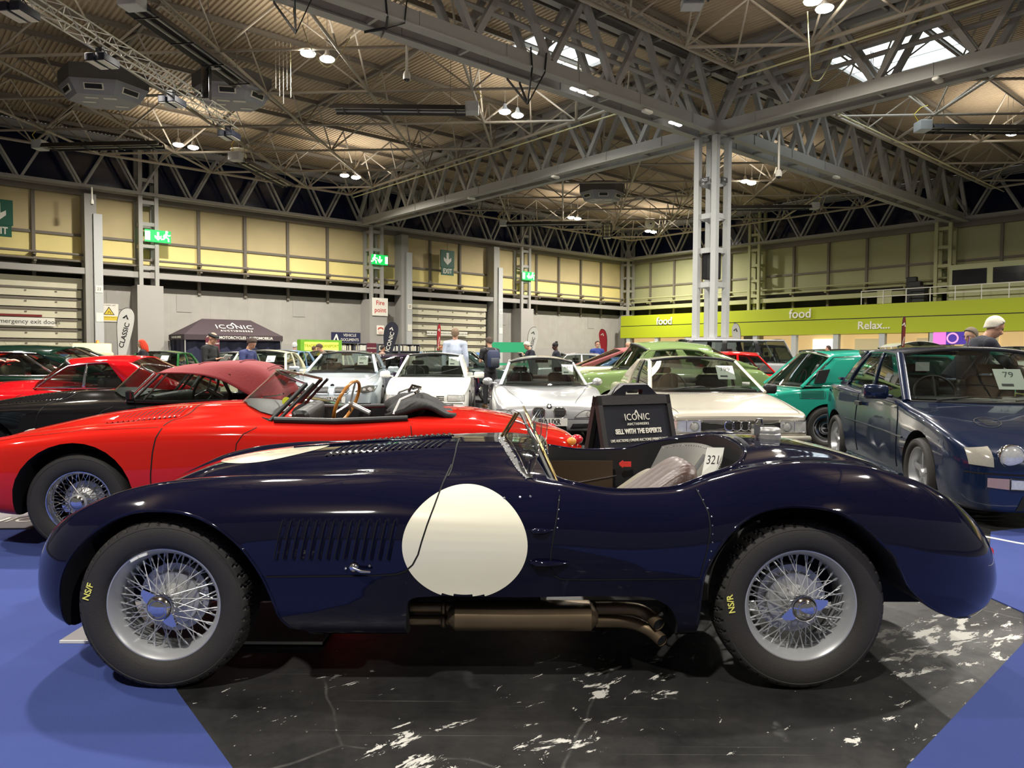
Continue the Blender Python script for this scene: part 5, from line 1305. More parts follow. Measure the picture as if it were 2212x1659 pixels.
# ---- champagne coupe with four-ring badge
def audi():
    st = [(0.0, sec(.74,.20,.60,.615,rnd=.05)),(.03,sec(.775,.17,.63,.645,rnd=.05)),(.30,sec(.80,.17,.68,.70,rnd=.06)),(.8,sec(.815,.17,.755,.775,rnd=.07)),(1.3,sec(.82,.17,.81,.83,rnd=.08)),(1.6,sec(.82,.17,.83,.85)),(3.0,sec(.82,.2,.85,.87)),(4.0,sec(.80,.25,.86,.88)),(4.3,sec(.78,.3,.8,.82)),(4.4,sec(.7,.35,.7,.72))]
    c = build_car('coupe_car', (2.60,8.4), R(92), 'champagne angular coupe with four interlinked rings on a black grille', M_champ, st, (.85,3.35), .31,.2,.22,'five',
      dict(bf=(1.28,.755,.835),tf=(2.0,.60,1.225),tr=(2.9,.57,1.235),br=(3.85,.64,.89),crown=.055,arch=.015,bow=.10,bowr=.05,pillars=[(.42,.035,M_black)],cpil=.26,cpilb=.30,pw=.028,seat=M_seat,gasket=M_chrome,hmat=M_black), .74, detail=1)
    S = c.S
    front_rect(c, [(-.76,.415),(.76,.415),(.76,.575),(-.76,.575)], 'grille', M_grl, .006, 8, sub=8)
    slats(c, -.44,.44,.42,.57,9,pm('slat_grey', srgb(60,60,58), .4),.007,.010)
    m = MB()
    for k in range(4):
        x_ = -.135+.09*k; cc = V((-.025, x_, .505)); m.path([cc+V((0,.055*math.cos(t),.055*math.sin(t))) for t in np.linspace(0,2*PI,25)[:-1]], .007, 6, closed=True)
    m.build('ring_badge', M_chrome, c.e, 50)
    for sg in (1,-1):
        for (a, b, nm) in ((.455,.62,'headlamp'),(.62,.755,'headlamp')):
            h = [(sg*a,.43),(sg*b,.43),(sg*b,.565),(sg*a,.565)]; front_rect(c, h, nm, M_lens, .010, 4); outline(c, h, .004, 'lamp_seal', M_chrome, off=.012)
        lampring(c, sg*.53,.497,.052,'lamp_reflector', off=.02)
        front_rect(c, [(sg*.50,.245),(sg*.66,.245),(sg*.66,.315),(sg*.50,.315)], 'fog_lamp', M_lens, .06, 3)
        front_rect(c, [(sg*.67,.245),(sg*.75,.245),(sg*.75,.315),(sg*.67,.315)], 'indicator', M_amber, .055, 3)
        q = MB()
        for i in range(16): a = S.line([(1.10,sg*(.16+i*.026)),(1.135,sg*(.155+i*.026))], .012, 'top', .003, .02); q.add(a.v, a.f)
        q.build('bonnet_vents', M_gap, c.body, 60)
        S.line([(.05,sg*.70),(.5,sg*.73),(1.25,sg*.77)], .006,'top',.003,.04).build('bonnet_gap', M_gap, c.body, 180)
    MB().rbox((-.07,-.80,.335),(.12,.80,.395), .025, 3, axis=1).build('bumper', M_champ, c.e, 50)
    MB().rbox((-.05,-.79,.17),(.12,.79,.335), .03, 3, axis=1).build('bumper_skirt', M_champ, c.e, 50)
    MB().rbox((-.075,-.80,.322),(-.0,.80,.335), .006, 2, axis=1).build('bumper_strip', M_chrome, c.e, 50)
    mirrors(c, 1.55,.80,.86, M_black, (.10,.17,.13),.05)
    wiper(c, [(1.20,.62,.85),(1.26,.1,.90),(1.30,.02,.89)]); wiper(c, [(1.24,-.02,.862),(1.30,-.35,.90),(1.38,-.62,.875)])
    k_ = lot_card(c, (1.66,-.36,1.075), '799', .225, .85, label='white lot card numbered 799 in the champagne coupe windscreen', yaw=-.25)
    MB().cbox((1.42,-.56,.93),(.004,.10,.05)).build('tax_disc', M_white, c.e)
audi()
# ---- deep blue hatchback, near right
def cossie():
    fx = (3.47,6.3); rw = (3.87,8.84); ang = math.atan2(rw[1]-fx[1], rw[0]-fx[0])
    st = [(0.0, sec(.45,.16,.48,.52)),(.05,sec(.66,.14,.55,.60,rnd=.2)),(.20,sec(.80,.13,.63,.665,rnd=.18)),(.45,sec(.86,.13,.71,.735,bulge=.01)),(.8,sec(.885,.14,.79,.80,bulge=.015)),(1.15,sec(.875,.15,.84,.86)),(1.5,sec(.86,.15,.885,.91)),(1.9,sec(.85,.15,.90,.92)),(2.8,sec(.86,.15,.93,.93)),(3.4,sec(.89,.17,.96,.97)),(3.8,sec(.85,.22,.96,.98)),(4.05,sec(.78,.28,.85,.88)),(4.15,sec(.6,.35,.7,.72))]
    c = build_car('hatchback_car', (0,0), ang, 'deep blue hatchback with roof spoiler and twin round headlamps, on the right', M_cos, st, (.82,3.37), .305,.21,.225,'five',
      dict(bf=(1.42,.76,.895),tf=(2.05,.615,1.325),tr=(3.05,.60,1.35),br=(3.85,.66,.97),crown=.06,arch=.02,bow=.16,bowr=.06,pillars=[(.45,.045,M_cos)],cpil=.12,pw=.04,drive=-1*-1,gasket=M_black), .765, detail=1, nu=110, arch=1.2)
    off = Matrix.Rotation(ang, 3, 'Z') @ V((.82,.87,0)); c.e.location = (fx[0]-off.x, fx[1]-off.y, 0)
    S = c.S
    for sg in (1,-1):
        lampring(c, sg*.50,.555,.088,'headlamp', dome=.8); lampring(c, sg*.29,.55,.072,'driving_lamp', dome=.8)
        h = [(sg*.62,.475),(sg*.755,.485),(sg*.765,.60),(sg*.625,.615)]; front_rect(c, h, 'indicator', pm('indicator_clear', srgb(176,172,160), .12, .3, 1, vary=.15, scale=70) if 'indicator_clear' not in bpy.data.materials else bpy.data.materials['indicator_clear'], .008, 5)
        h = [(sg*.33,.315),(sg*.52,.315),(sg*.52,.395),(sg*.33,.395)]; front_rect(c, h, 'fog_lamp', M_lens, .012, 4); outline(c, h, .005, 'lamp_seal', M_black, off=.014)
        h = [(sg*.525,.315),(sg*.66,.325),(sg*.66,.395),(sg*.525,.395)]; front_rect(c, h, 'fog_indicator', pm('lens_pink', srgb(180,150,140), .15, .3, 1, vary=.1, scale=50) if 'lens_pink' not in bpy.data.materials else bpy.data.materials['lens_pink'], .012, 4)
        e_ = [(.62+.15*math.cos(t), sg*(.42+.10*math.sin(t)-.25*(.15*math.cos(t)))) for t in np.linspace(0,2*PI,21)[:-1]]
        S.line(e_+[e_[0]], .008, 'top', .003, .02).build('vent_rim', M_chrome if False else M_gap, c.body, 60)
        q = MB()
        for k in range(6): a = S.line([(.53+.035*k, sg*.36),(.53+.035*k, sg*.47)], .012, 'top', .004, .03); q.add(a.v, a.f)
        q.build('bonnet_vent', M_gap, c.body, 60)
    front_rect(c, [(-.22,.44),(.22,.44),(.20,.53),(-.20,.53)], 'grille', M_grl, .006)
    front_rect(c, [(-.48,.16),(.48,.16),(.44,.27),(-.44,.27)], 'bumper_intake', M_void, .006)
    S.line([(.78,.425),(-.78,.425)], .012,'front',.003,.04).build('bumper_gap', M_gap, c.body, 180)
    for far in (True, False):
        S.line([(1.35,.88),(1.33,.7),(1.33,.3)], .006, 'side', .003, .03) if False else None
        P = [S.side(x, z, .003, far=far) for x, z in ()]
    def fl(pts, w, nm, mt, **k):
        P = []
        for a, b in zip(pts[:-1], pts[1:]):
            n = max(1, int(math.hypot(b[0]-a[0], b[1]-a[1])/.03)); P += [(a[0]+(b[0]-a[0])*i/n, a[1]+(b[1]-a[1])*i/n) for i in range(n)]
        P.append(pts[-1]); H = [S.side(x, z, .003, far=True) for x, z in P]; H = [h[0] for h in H if h]
        if len(H) > 1: MB().path(H, w, 6, **k).build(nm, mt, c.e, 60)
    fl([(1.42,.86),(1.36,.72),(1.36,.28)], .003, 'door_gap', M_gap); fl([(2.62,.90),(2.66,.6),(2.60,.28)], .003, 'door_gap', M_gap); fl([(1.2,.57),(3.0,.60)], .008, 'side_moulding', M_cos); fl([(1.3,.20),(2.95,.20)], .035, 'side_skirt', M_cos)
    MB().cbox((2.50,.875,.80),(.16,.03,.04)).build('door_handle', M_black, c.e)
    mirrors(c, 1.65,.83,.96, M_cos, (.13,.22,.14),.03)
    m = MB(); rows = [[(x, y, 1.36+.05*(1-(abs(y)/.62)**4)*0+.035*t) for y in np.linspace(-.60,.60,9)] for x, t in ((3.0,0),(3.2,.1),(3.42,.6))]; m.grid(rows)
    o = m.build('roof_spoiler', M_cos, c.e, 60); md = o.modifiers.new('s','SOLIDIFY'); md.thickness = .04
    for sg in (-1,1): MB().prism([(3.15,1.34),(3.42,1.38),(3.42,1.345),(3.3,1.28)], sg*.60-.012, sg*.60+.012, axis=1).build('spoiler_end', M_cos, c.e)
    MB().rbox((3.92,-.68,1.0),(4.05,.68,1.04), .02, 3, axis=1).build('tail_spoiler', M_cos, c.e)
    MB().path([(2.02,.0,1.385),(2.0,.0,1.50)], .006, 6).build('aerial', M_chrome, c.e)
    wiper(c, [(1.30,.55,.905),(1.36,.20,.935),(1.36,-.02,.925)]); wiper(c, [(1.32,-.12,.905),(1.36,-.45,.93),(1.42,-.6,.91)])
    lot_card(c, (1.66,-.22,1.09), '79', .23, .8, label='white lot card in the deep blue hatchback windscreen, cut by the right edge', yaw=-.15)
    MB().cbox((2.06,.40,1.20),(.004,.13,.09)).build('window_card', M_white, c.e)
cossie()

# ================================================================ side-on and background cars
def saloon_st(L, w, zh, zw, zt, nose=.5, tail=.6, rnd=.12, bulge=0.0, zb=.2, hood=.30, boot=.78, classic=False):
    """simple three-box lower body; zh bonnet height, zw waist, zt tail height, hood/boot as fractions of length"""
    n0 = nose
    return [(0, sec(w*.72, zb+.12, zh-.18, zh-.14, rnd)), (.04*L*.5, sec(w*.86, zb+.05, zh-.08, zh-.04, rnd)), (.08*L, sec(w*.95, zb, zh-.03, zh, rnd, bulge=bulge)), (.18*L, sec(w*.99, zb, zh, zh+.035, rnd, bulge=bulge)), (hood*L, sec(w, zb, zw-.03, zw, rnd, bulge=bulge*.3)), (.5*L, sec(w, zb, zw, zw+.01, rnd)), (boot*L, sec(w, zb+.02, zw-.01, zw+.01, rnd)), (.90*L, sec(w*.97, zb+.05, zt-.02, zt+.01, rnd)), (.97*L, sec(w*.90, zb+.1, zt-.08, zt-.05, rnd)), (L, sec(w*.74, zb+.15, zt-.2, zt-.17, rnd))]
def simple(nm, loc, rz, label, mat, L, w, zh, zw, zt, H, ws0=.30, ws1=.40, rs0=.68, rs1=.80, axles=(.18,.80), crown=.07, wr=.30, group=None, detail=0, wst='disc', pil=[(.45,.04,None)], chrome=False, roofmat=None, card=None, cardlab='', bulge=.01, cmat=None, tumb=.80, front=True, bow=.12, anchor='nose', cpil=.12, nu=50, rnd=.12, apil=0, arch=.03, roof_lo=0.0, cardp=None, zb=.2, glass=None, seat=None, hb=None, lights=True, sub=3):
    st = saloon_st(L, w, zh, zw, zt, zb=zb, hood=ws0, boot=rs1, bulge=bulge, rnd=rnd)
    g = dict(bf=(ws0*L,w*.86,zw), tf=(ws1*L,w*tumb*.9,H-crown), tr=(rs0*L,w*tumb*.88,H-crown-roof_lo), br=(rs1*L,w*.82,zw+.02), crown=crown, arch=arch, bow=bow, bowr=.08, pillars=pil, cpil=cpil, pw=.03, chrome=chrome, apil=apil)
    if cmat: g['cmat'] = cmat
    if seat: g['seat'] = seat
    c = build_car(nm, loc, rz, label, mat, st, tuple(a*L for a in axles), wr, .17, wr*.66, wst, g, w-.12, 1.12, .4, 1, group, nu, roofmat=roofmat, glass=glass, sub=sub)
    if lights:
        for sg in (1,-1): lampring(c, sg*w*.66, zh-.16, .085, 'headlamp')
        front_rect(c, [(-w*.45,zh-.25),(w*.45,zh-.25),(w*.45,zh-.10),(-w*.45,zh-.10)], 'grille', M_grl, .005, 4)
        MB().rbox((-.06,-w*.9,zb+.16),(.04,w*.9,zb+.26), .03, 3, axis=1).build('bumper', M_chrome, c.e, 50); MB().rbox((L-.03,-w*.9,zb+.2),(L+.05,w*.9,zb+.3), .03, 3, axis=1).build('bumper', M_chrome, c.e, 50)
        for sg in (1,-1): MB().rbox((L-.10,sg*w*.72-.06,zt-.28),(L-.02,sg*w*.72+.06,zt-.15), .02, 3).build('tail_lamp', M_redl, c.e)
    if card:
        f = V(g['bf']).lerp(V(g['tf']), .62); lot_card(c, cardp or (f.x-.14, -.30*w/.8, f.z+.02), card, .2, (g['tf'][0]-g['bf'][0])/(g['tf'][2]-g['bf'][2]), label=cardlab)
    return c
# dark green vintage saloon, far left
simple('saloon_car', (-9.6,10.9), R(2), 'long dark green saloon at the far left with bright window frames', M_dkgreen, 4.7,.86,.92,.96,.92,1.385,.30,.38,.66,.86, chrome=True, wst='wire' if False else 'disc', pil=[(.36,.035,M_chrome),(.70,.02,M_chrome)], nu=70, crown=.10, seat=pm('seat_tan', srgb(120,112,84), .6), cpil=.16)
# dark grey-green saloon behind the backpack man
simple('saloon_car', (-4.2,20.85), R(-1), 'grey-green saloon seen side-on behind the man with the backpack', M_ggrey, 4.5,.85,.90,.95,.92,1.40, pil=[(.34,.04,None),(.62,.03,None)], nu=60, crown=.08)
# olive green rounded saloon
def austin():
    c = simple('saloon_car', (1.08,14.0), R(3), 'olive green rounded vintage saloon, nose pointing left, behind the silver coupe', M_olive, 4.0,.80,.98,1.06,.95,1.54,.26,.34,.64,.84, pil=[(.46,.10,None)], nu=70, crown=.15, bow=.22, chrome=True, rnd=.22, bulge=.03, tumb=.86, arch=.05, cpil=.22, apil=.12, roof_lo=.03, wr=.33)
austin()
# cream and burgundy soft-top beyond it
simple('convertible_car', (5.15,17.4), R(182), 'cream vintage tourer with dusty burgundy fabric top, left of the olive saloon', M_creamc, 4.1,.80,1.0,1.05,.95,1.47,.34,.42,.66,.88, roofmat=pm('hood_dusty', srgb(132,72,72), .85, bump=.2), cmat=bpy.data.materials.get('hood_dusty'), pil=[(.45,.06,None)], crown=.07, tumb=.95) 
# silver off-roader
def rrover():
    c = simple('off_roader', (9.35,22.0), R(181), 'silver square off-roader with black pillars, beyond the olive saloon', M_silv, 4.7,.90,1.08,1.12,1.1,1.80,.26,.34,.92,.99, pil=[(.30,.05,M_black),(.62,.05,M_black)], crown=.04, tumb=.95, cmat=M_black, cpil=.05, wr=.38, zb=.35, bow=.05, arch=.0)
rrover()
# red small car between off-roader and teal saloon
simple('hatchback_car', (6.95,16.9), R(175), 'small red car half hidden behind the teal saloon', paint('signal_red', srgb(190,22,24)), 3.6,.78,.85,.92,.9,1.38, nu=40)
# ---- teal saloon seen from behind its rear corner
def teal():
    L = 4.15
    st = [(0, sec(.60,.36,.60,.62)),(.05,sec(.70,.30,.72,.74)),(.25,sec(.77,.26,.80,.83,rnd=.10)),(.7,sec(.79,.24,.84,.87)),(1.4,sec(.79,.22,.87,.88)),(3.0,sec(.79,.22,.86,.87)),(3.6,sec(.78,.22,.82,.86)),(4.0,sec(.72,.26,.72,.76)),(4.15,sec(.6,.34,.55,.58))]
    c = build_car('saloon_car', (3.50,10.25), R(2), 'teal green saloon with side air vents, seen from its rear corner', M_teal, st, (.85,3.3), .30,.17,.20,'disc',
      dict(bf=(.52,.70,.875),tf=(.98,.60,1.29),tr=(2.75,.60,1.30),br=(3.25,.68,.88),crown=.08,arch=.03,bow=.12,bowr=.10,pillars=[(.13,.22,M_teal),(.50,.035,M_teal),(.28,.03,M_teal)],cpil=.06,pw=.035,chrome=True,gasket=M_chrome,hmat=M_chrome,drive=1), .70, detail=1)
    c.e.location = c.e.matrix_basis @ V((0,.78,0)) if False else (3.52, 11.05, 0)
    q = MB(); 
    for k in range(9): a = c.S.line([(.48,.72+k*.013),(.80,.72+k*.013)], .006, 'side', .006, .05); q.add(a.v, a.f)
    q.build('air_vent', M_gap, c.body, 60); c.S.line([(.46,.71),(.82,.71),(.82,.84),(.46,.84),(.46,.71)], .006,'side',.004,.04).build('vent_frame', M_chrome, c.body, 60)
    c.S.line([(1.05,.87),(1.0,.7),(1.04,.5),(1.2,.28)], .006,'side',.003,.03).build('door_gap', M_gap, c.body, 180); c.S.line([(2.0,.87),(2.0,.28)], .006,'side',.003,.03).build('door_gap', M_gap, c.body, 180)
    MB().cbox((1.2,-.80,.79),(.15,.03,.03)).build('door_handle', M_chrome, c.e); MB().prism([(.74,1.10),(.90,1.12),(.83,.93),(.68,.92)], -.735, -.69, axis=1).build('pillar_vent', M_black, c.e)
teal()
# ---- smaller cars in the far rows
BG = [('saloon_car',(-6.1,16.6),R(92),'cream saloon with lot card 713, behind the burgundy hood',M_creamc,'713',1.38),
 ('hatchback_car',(-9.9,19.4),R(96),'green hatchback right of the red-haired woman, bonnet towards the camera',paint('mid_green', srgb(30,92,44)),'717',1.36),
 ('saloon_car',(-8.3,20.5),R(92),'white saloon behind the man in the flat cap',M_whitep,'704',1.34),
 ('saloon_car',(-7.3,21.5),R(88),'sky blue saloon beside the man in the blue jacket',paint('sky_blue', srgb(112,142,172)),'706',1.42),
 ('estate_car',(-6.2,23.2),R(92),'cream estate car just below the bookshelves',M_creamc,None,1.42),
 ('saloon_car',(-4.6,23.3),R(20),'black saloon right behind the ice-silver saloon',M_blk,None,1.34),
 ('saloon_car',(-4.9,18.98),R(0),'dark purple coupe between the silver saloon and the white hatchback',paint('dark_purple', (0.02,0.012,0.03)),None,1.3),
 ('saloon_car',(.2,26),R(5),'pale silver saloon behind the white-haired man',M_silv,None,1.38),
 ('saloon_car',(2.2,29.5),R(4),'black saloon beyond the person in the woollen hat',M_blk,None,1.45),
 ('saloon_car',(5.4,19.9),R(181),'light blue saloon seen through the tourer windows',paint('pale_blue', srgb(96,120,170)),None,1.25),
 ('hatchback_car',(12.6,30.5),R(184),'black hatchback beyond the silver off-roader',M_blk,None,1.75),
 ('saloon_car',(-13.4,16.5),R(2),'black saloon at the top left behind the green saloon',M_blk,None,1.42),
 ('hatchback_car',(-12.2,13.9),R(3),'red hatchback visible through the green saloon windows',paint('poppy_red', srgb(200,30,30)),None,1.3),
 ('saloon_car',(3.2,33),R(8),'distant white saloon beyond the bald man',M_whitep,None,1.4)]
for nm, loc, rz, lb, mt, cd, H in BG:
    simple(nm, loc, rz, lb, mt, 4.1,.80,.86,.92,.88,H, nu=36, card=cd, cardlab='white lot card %s in the windscreen of a car in the far row' % (cd or ''), detail=0)
# dark green off-roader and white camper van
simple('off_roader', (13.9,29.6), R(92), 'dark teal off-roader roof behind the teal saloon', paint('deep_teal', srgb(24,70,66)), 4.5,.80,1.1,1.15,1.1,1.62,.26,.32,.93,.99, crown=.04, tumb=.95, cpil=.05, wr=.38, zb=.35, nu=36)
simple('camper_van', (17.0,30.5), R(75), 'white and dark green camper van with rounded white roof, near the right', paint('van_green', srgb(40,74,70)), 4.9,.92,1.2,1.25,1.2,1.98,.08,.16,.95,.99, roofmat=M_whitep, crown=.22, tumb=1.05, pil=[(.3,.06,M_whitep),(.6,.06,M_whitep)], cpil=.05, wr=.34, zb=.3, nu=40, arch=.0)
simple('off_roader', (19.8,28.5), R(70), 'white off-roader under the hands of the white-haired man, right edge', M_whitep, 4.4,.88,1.15,1.2,1.15,1.75,.28,.34,.93,.99, crown=.04, tumb=.95, wr=.38, zb=.35, nu=36)
# cream service truck with beacon
def truck():
    e = empty('service_truck', (-20.4,36.0,0), R(118), 'cream service truck with a roof beacon, beyond the dark green saloon', 'truck')
    M_ct = pm('truck_cream', srgb(214,204,160), .6)
    MB().rbox((-.1,-.9,.5),(4.0,.9,1.35), .08, 3).build('body', M_ct, e, 50)
    m = MB(); m.prism([(0.0,1.35),(.35,1.72),(.5,1.78),(3.6,1.78),(3.9,1.66),(4.0,1.35)], -.82,.82, axis=1); m.build('roof', M_ct, e, 40)
    for k in range(4): MB().cbox((.9+k*.75,0,1.79),(.06,1.5,.03)).build('roof_rib', M_ct, e)
    MB().lathe([(.09,0),(.09,.05),(.07,.09),(.07,.16),(.001,.19)],16,Matrix.Translation((1.6,-.2,1.78))).build('beacon', M_amber, e, 50)
    MB().box((.4,-.835,1.05),(3.4,-.82,1.30)).build('side_window', M_glassd, e)
    for x in (.8,3.2):
        for sd in (-1,1): w = wheel_parts(e,.38,.22,.2,'disc',sd,spokes=8,n=20,lowpoly=True); w.location=(x,sd*.80,.38)
truck()
e = empty('market_stall', (.15,38,0), R(4), 'turquoise flat-roofed stall beyond the row of cars', 'stall')
M_tq = pm('turquoise_sheet', srgb(40,160,110), .5); MB().box((-1.2,-1,1.45),(.6,1,1.95)).build('roof', M_tq, e)
for sx in (-1.15,.55):
    for sy in (-.9,.9): MB().cbox((sx,sy,.95),(.08,.08,1.9)).build('post', M_tq, e)
MB().box((-1.1,-.9,.8),(1.1,.9,.9)).build('counter', M_tq, e)
# teal quilted and other loose items are with the people
# ================================================================ people
def remesh(mb, voxel, mats, name, parent, smooth=6):
    o = bpy.data.objects.new('t', mb.mesh('t', mats, 0)); COL.objects.link(o)
    m = o.modifiers.new('r','REMESH'); m.mode = 'VOXEL'; m.voxel_size = voxel; m.use_smooth_shade = True
    s_ = o.modifiers.new('s','SMOOTH'); s_.factor = .5; s_.iterations = smooth
    dg = bpy.context.evaluated_depsgraph_get(); me = bpy.data.meshes.new_from_object(o.evaluated_get(dg)); bpy.data.objects.remove(o)
    me.materials.clear(); [me.materials.append(q) for q in (mats if isinstance(mats, list) else [mats])]; me.name = name
    me.polygons.foreach_set('use_smooth', [True]*len(me.polygons))
    p = bpy.data.objects.new(name, me); COL.objects.link(p); p.parent = parent; return p
M_skin = pm('skin_light', srgb(192,146,120), .5, vary=.05, scale=20); M_skin2 = pm('skin_dark', srgb(72,46,36), .5, vary=.05, scale=20)
def person(loc, face, label, top, trouser, hair='short', haircol=(60,44,32), skin=None, H=1.76, lean=0.0, nod=0.1, turn=0.0, arms=('down','down'), stride=0.0, voxel=.014, sleeves=1.0, extra=None, group=None, collar=None, shoes=(20,20,22), loc_z=0.0, side=0.0):
    """local +x is the facing direction"""
    skin = skin or M_skin
    e = empty('person', (*loc, loc_z), face, label, 'person', group); k = H/1.76
    mt = pm('fabric', srgb(*top), .85, vary=.08, scale=14, bump=.25, bscale=60); mtr = pm('trouser_fabric', srgb(*trouser), .9, vary=.08, scale=14)
    D = V((math.sin(lean), side, math.cos(lean))).normalized(); Fw = V((math.cos(lean), 0, -math.sin(lean)))
    pel = V((0,0,.95))*k; waist = pel + D*.14*k; chest = pel + D*.34*k; sh = pel + D*.50*k; nb = pel + D*.560*k
    hd = V((math.sin(lean*.6+nod*.6), side*.5, math.cos(lean*.6+nod*.6))).normalized(); head = nb + hd*.145*k + V((.02*k,0,0))
    shl = [sh + V((0, s_*.195*k, 0)) - D*.02 for s_ in (-1,1)]
    def arm(s_, mode):
        S0 = shl[0 if s_ < 0 else 1]
        if mode == 'down': el = S0 + V((-.02,s_*.05,-.28))*k; wr = el + V((.06,s_*.01,-.25))*k
        elif mode == 'hold': el = S0 + V((.04,s_*.05,-.27))*k; wr = el + V((.22,-s_*.09,.06))*k
        elif mode == 'phone': el = S0 + V((.10,s_*.07,-.24))*k; wr = el + V((.17,-s_*.10,.17))*k
        elif mode == 'lean': el = S0 + V((.16,s_*.04,-.22))*k; wr = el + V((.20,s_*.0,-.13))*k
        elif mode == 'reach': el = S0 + V((.22,s_*.05,-.14))*k; wr = el + V((.25,-s_*.02,.02))*k
        return S0, el, wr
    A = [arm(s_, m_) for s_, m_ in zip((-1,1), arms)]
    hips = [pel + V((0,s_*.095*k,-.05*k)) for s_ in (-1,1)]
    kn = [hips[i] + V((((-1,1)[i])*stride*.55+.02, 0, -.42))*k for i in (0,1)]
    an = [V((hips[i].x + ((-1,1)[i])*stride*.95*k - .02*k, hips[i].y, .09*k)) for i in (0,1)]
    def ell(m, c, r, M3=None): m.sphere(c, 1.0, 20, 12, r) if M3 is None else None
    # bare body with head and hands
    m = MB()
    m.path([pel-V((0,0,.03)), waist, chest, sh, nb], [.13*k,.118*k,.135*k,.10*k,.055*k], 14)
    m.path([nb-D*.05*k, nb+hd*.05*k, head-hd*.03*k], [.062*k,.056*k,.055*k], 12)
    # head: skull, jaw, nose, brow, ears
    Rm = Matrix.Rotation(turn, 4, 'Z') @ Matrix.Rotation(lean*.55+nod, 4, 'Y'); HM = Matrix.Translation(head) @ Rm @ Matrix.Diagonal((k,k,k,1))
    def hp(x, y, z): return HM @ V((x,y,z))
    m.M = HM
    m.sphere((-.008,0,.035), 1, 20, 14, (.096,.077,.094)); m.sphere((.018,0,-.035), 1, 18, 12, (.068,.060,.083)); m.sphere((.055,0,-.092), 1, 12, 8, (.026,.028,.022))
    m.path([(.083,0,.022),(.100,0,-.005),(.112,0,-.026),(.096,0,-.036)], [.008,.012,.016,.012], 8)
    for s_ in (-1,1):
        m.sphere((.076,s_*.032,.030), 1, 10, 6, (.016,.024,.009)); m.sphere((.066,s_*.036,-.020), 1, 10, 6, (.020,.020,.020))
        m.sphere((-.005,s_*.078,.0), 1, 10, 8, (.019,.010,.031))
    m.path([(.082,-.022,-.060),(.090,0,-.058),(.082,.022,-.060)], .0075, 6); m.path([(.080,-.02,-.070),(.088,0,-.071),(.080,.02,-.070)], .008, 6)
    m.M = None
    for i, s_ in enumerate((-1,1)):
        S0, el, wr = A[i]; d = (wr-el).normalized()
        m.path([S0, S0.lerp(el,.5), el, el.lerp(wr,.4), wr], [.052*k,.048*k,.040*k,.038*k,.027*k], 10)
        x = d; z = V((0,0,1)) if abs(d.z) < .8 else V((1,0,0)); y = z.cross(x).normalized(); z = x.cross(y)
        hm = wr + d*.055*k; m.path([wr, wr+d*.03*k, hm, wr+d*.09*k], [.027*k,.034*k,.040*k,.034*k], 10, flat=.5, upv=tuple(z))
        for q, (oy, ln) in enumerate(((-.030,.065),(-.010,.075),(.010,.070),(.030,.055))):
            b = wr + d*.085*k + y*oy*k; m.path([b, b+d*ln*.5*k-z*.008*k, b+d*ln*.85*k-z*.03*k], [.010*k,.0095*k,.008*k], 6)
        b = wr + d*.03*k - y*s_*.03*k; m.path([b, b+d*.03*k-y*s_*.03*k, b+d*.06*k-y*s_*.035*k-z*.01*k], [.012*k,.011*k,.009*k], 6)
        m.path([hips[i], kn[i], kn[i].lerp(an[i],.35), an[i]], [.075*k,.052*k,.054*k,.036*k], 10)
        m.path([an[i], an[i]+V((.05,0,-.05))*k, an[i]+V((.15,0,-.062))*k], [.036*k,.034*k,.026*k], 8)
    body = remesh(m, min(voxel, .0125), skin, 'body', e, 3)
    # face details
    m = MB()
    for s_ in (-1,1): m.sphere(hp(.081,s_*.032,.012), .0085*k, 8, 6)
    m.build('eyes', M_black, body, 60)
    # jacket
    m = MB(); pad = .022
    m.path([pel-D*.06*k, pel, waist, chest, sh-D*.02*k, nb-D*.01*k], [(.150)*k,(.150)*k,(.142)*k,(.158)*k,(.130)*k,.066*k], 18)
    for i, s_ in enumerate((-1,1)):
        m.path([sh-D*.02*k, shl[i]-V((0,s_*.03,0))], [.112*k,.082*k], 12); m.sphere(shl[i], .078*k, 14, 10)
        m.sphere(chest+V((0,s_*.075*k,.01)), .098*k, 14, 10)
        S0, el, wr = A[i]; end = el.lerp(wr,.92) if sleeves > .9 else S0.lerp(el,.75)
        if sleeves > .9: m.path([S0, S0.lerp(el,.5), el, el.lerp(wr,.5), end], [.075*k,.066*k,.058*k,.052*k,.044*k], 12)
        else: m.path([S0, end], [.075*k,.066*k], 12)
    jk = remesh(m, voxel, mt, 'jacket' if sleeves > .9 else 'tee_shirt', e, 8)
    if collar: MB().path([nb-D*.01*k+V((.06*math.cos(t)*k, .062*math.sin(t)*k, -.0)) for t in np.linspace(0,2*PI,17)[:-1]], .018*k, 6, closed=True).build('collar', pm('collar_cloth', srgb(*collar), .8), jk, 60)
    m = MB(); m.path([pel+D*.08*k, pel-V((0,0,.06*k))], [.135*k,.142*k], 14)
    for i in (0,1): m.path([hips[i], hips[i].lerp(kn[i],.5), kn[i], kn[i].lerp(an[i],.5), an[i]+V((0,0,-.01))], [.098*k,.086*k,.070*k,.064*k,.056*k], 12)
    remesh(m, voxel, mtr, 'trousers', e, 6)
    for i in (0,1):
        m = MB(); a = an[i]; m.path([a+V((-.04,0,-.03))*k, a+V((.05,0,-.05))*k, a+V((.17,0,-.058))*k], [.045*k,.046*k,.032*k], 10); m.cbox(a+V((.055,0,-.080))*k, (.25*k,.085*k,.02*k)); m.build('shoe', pm('shoe_leather', srgb(*shoes), .5), e, 60)
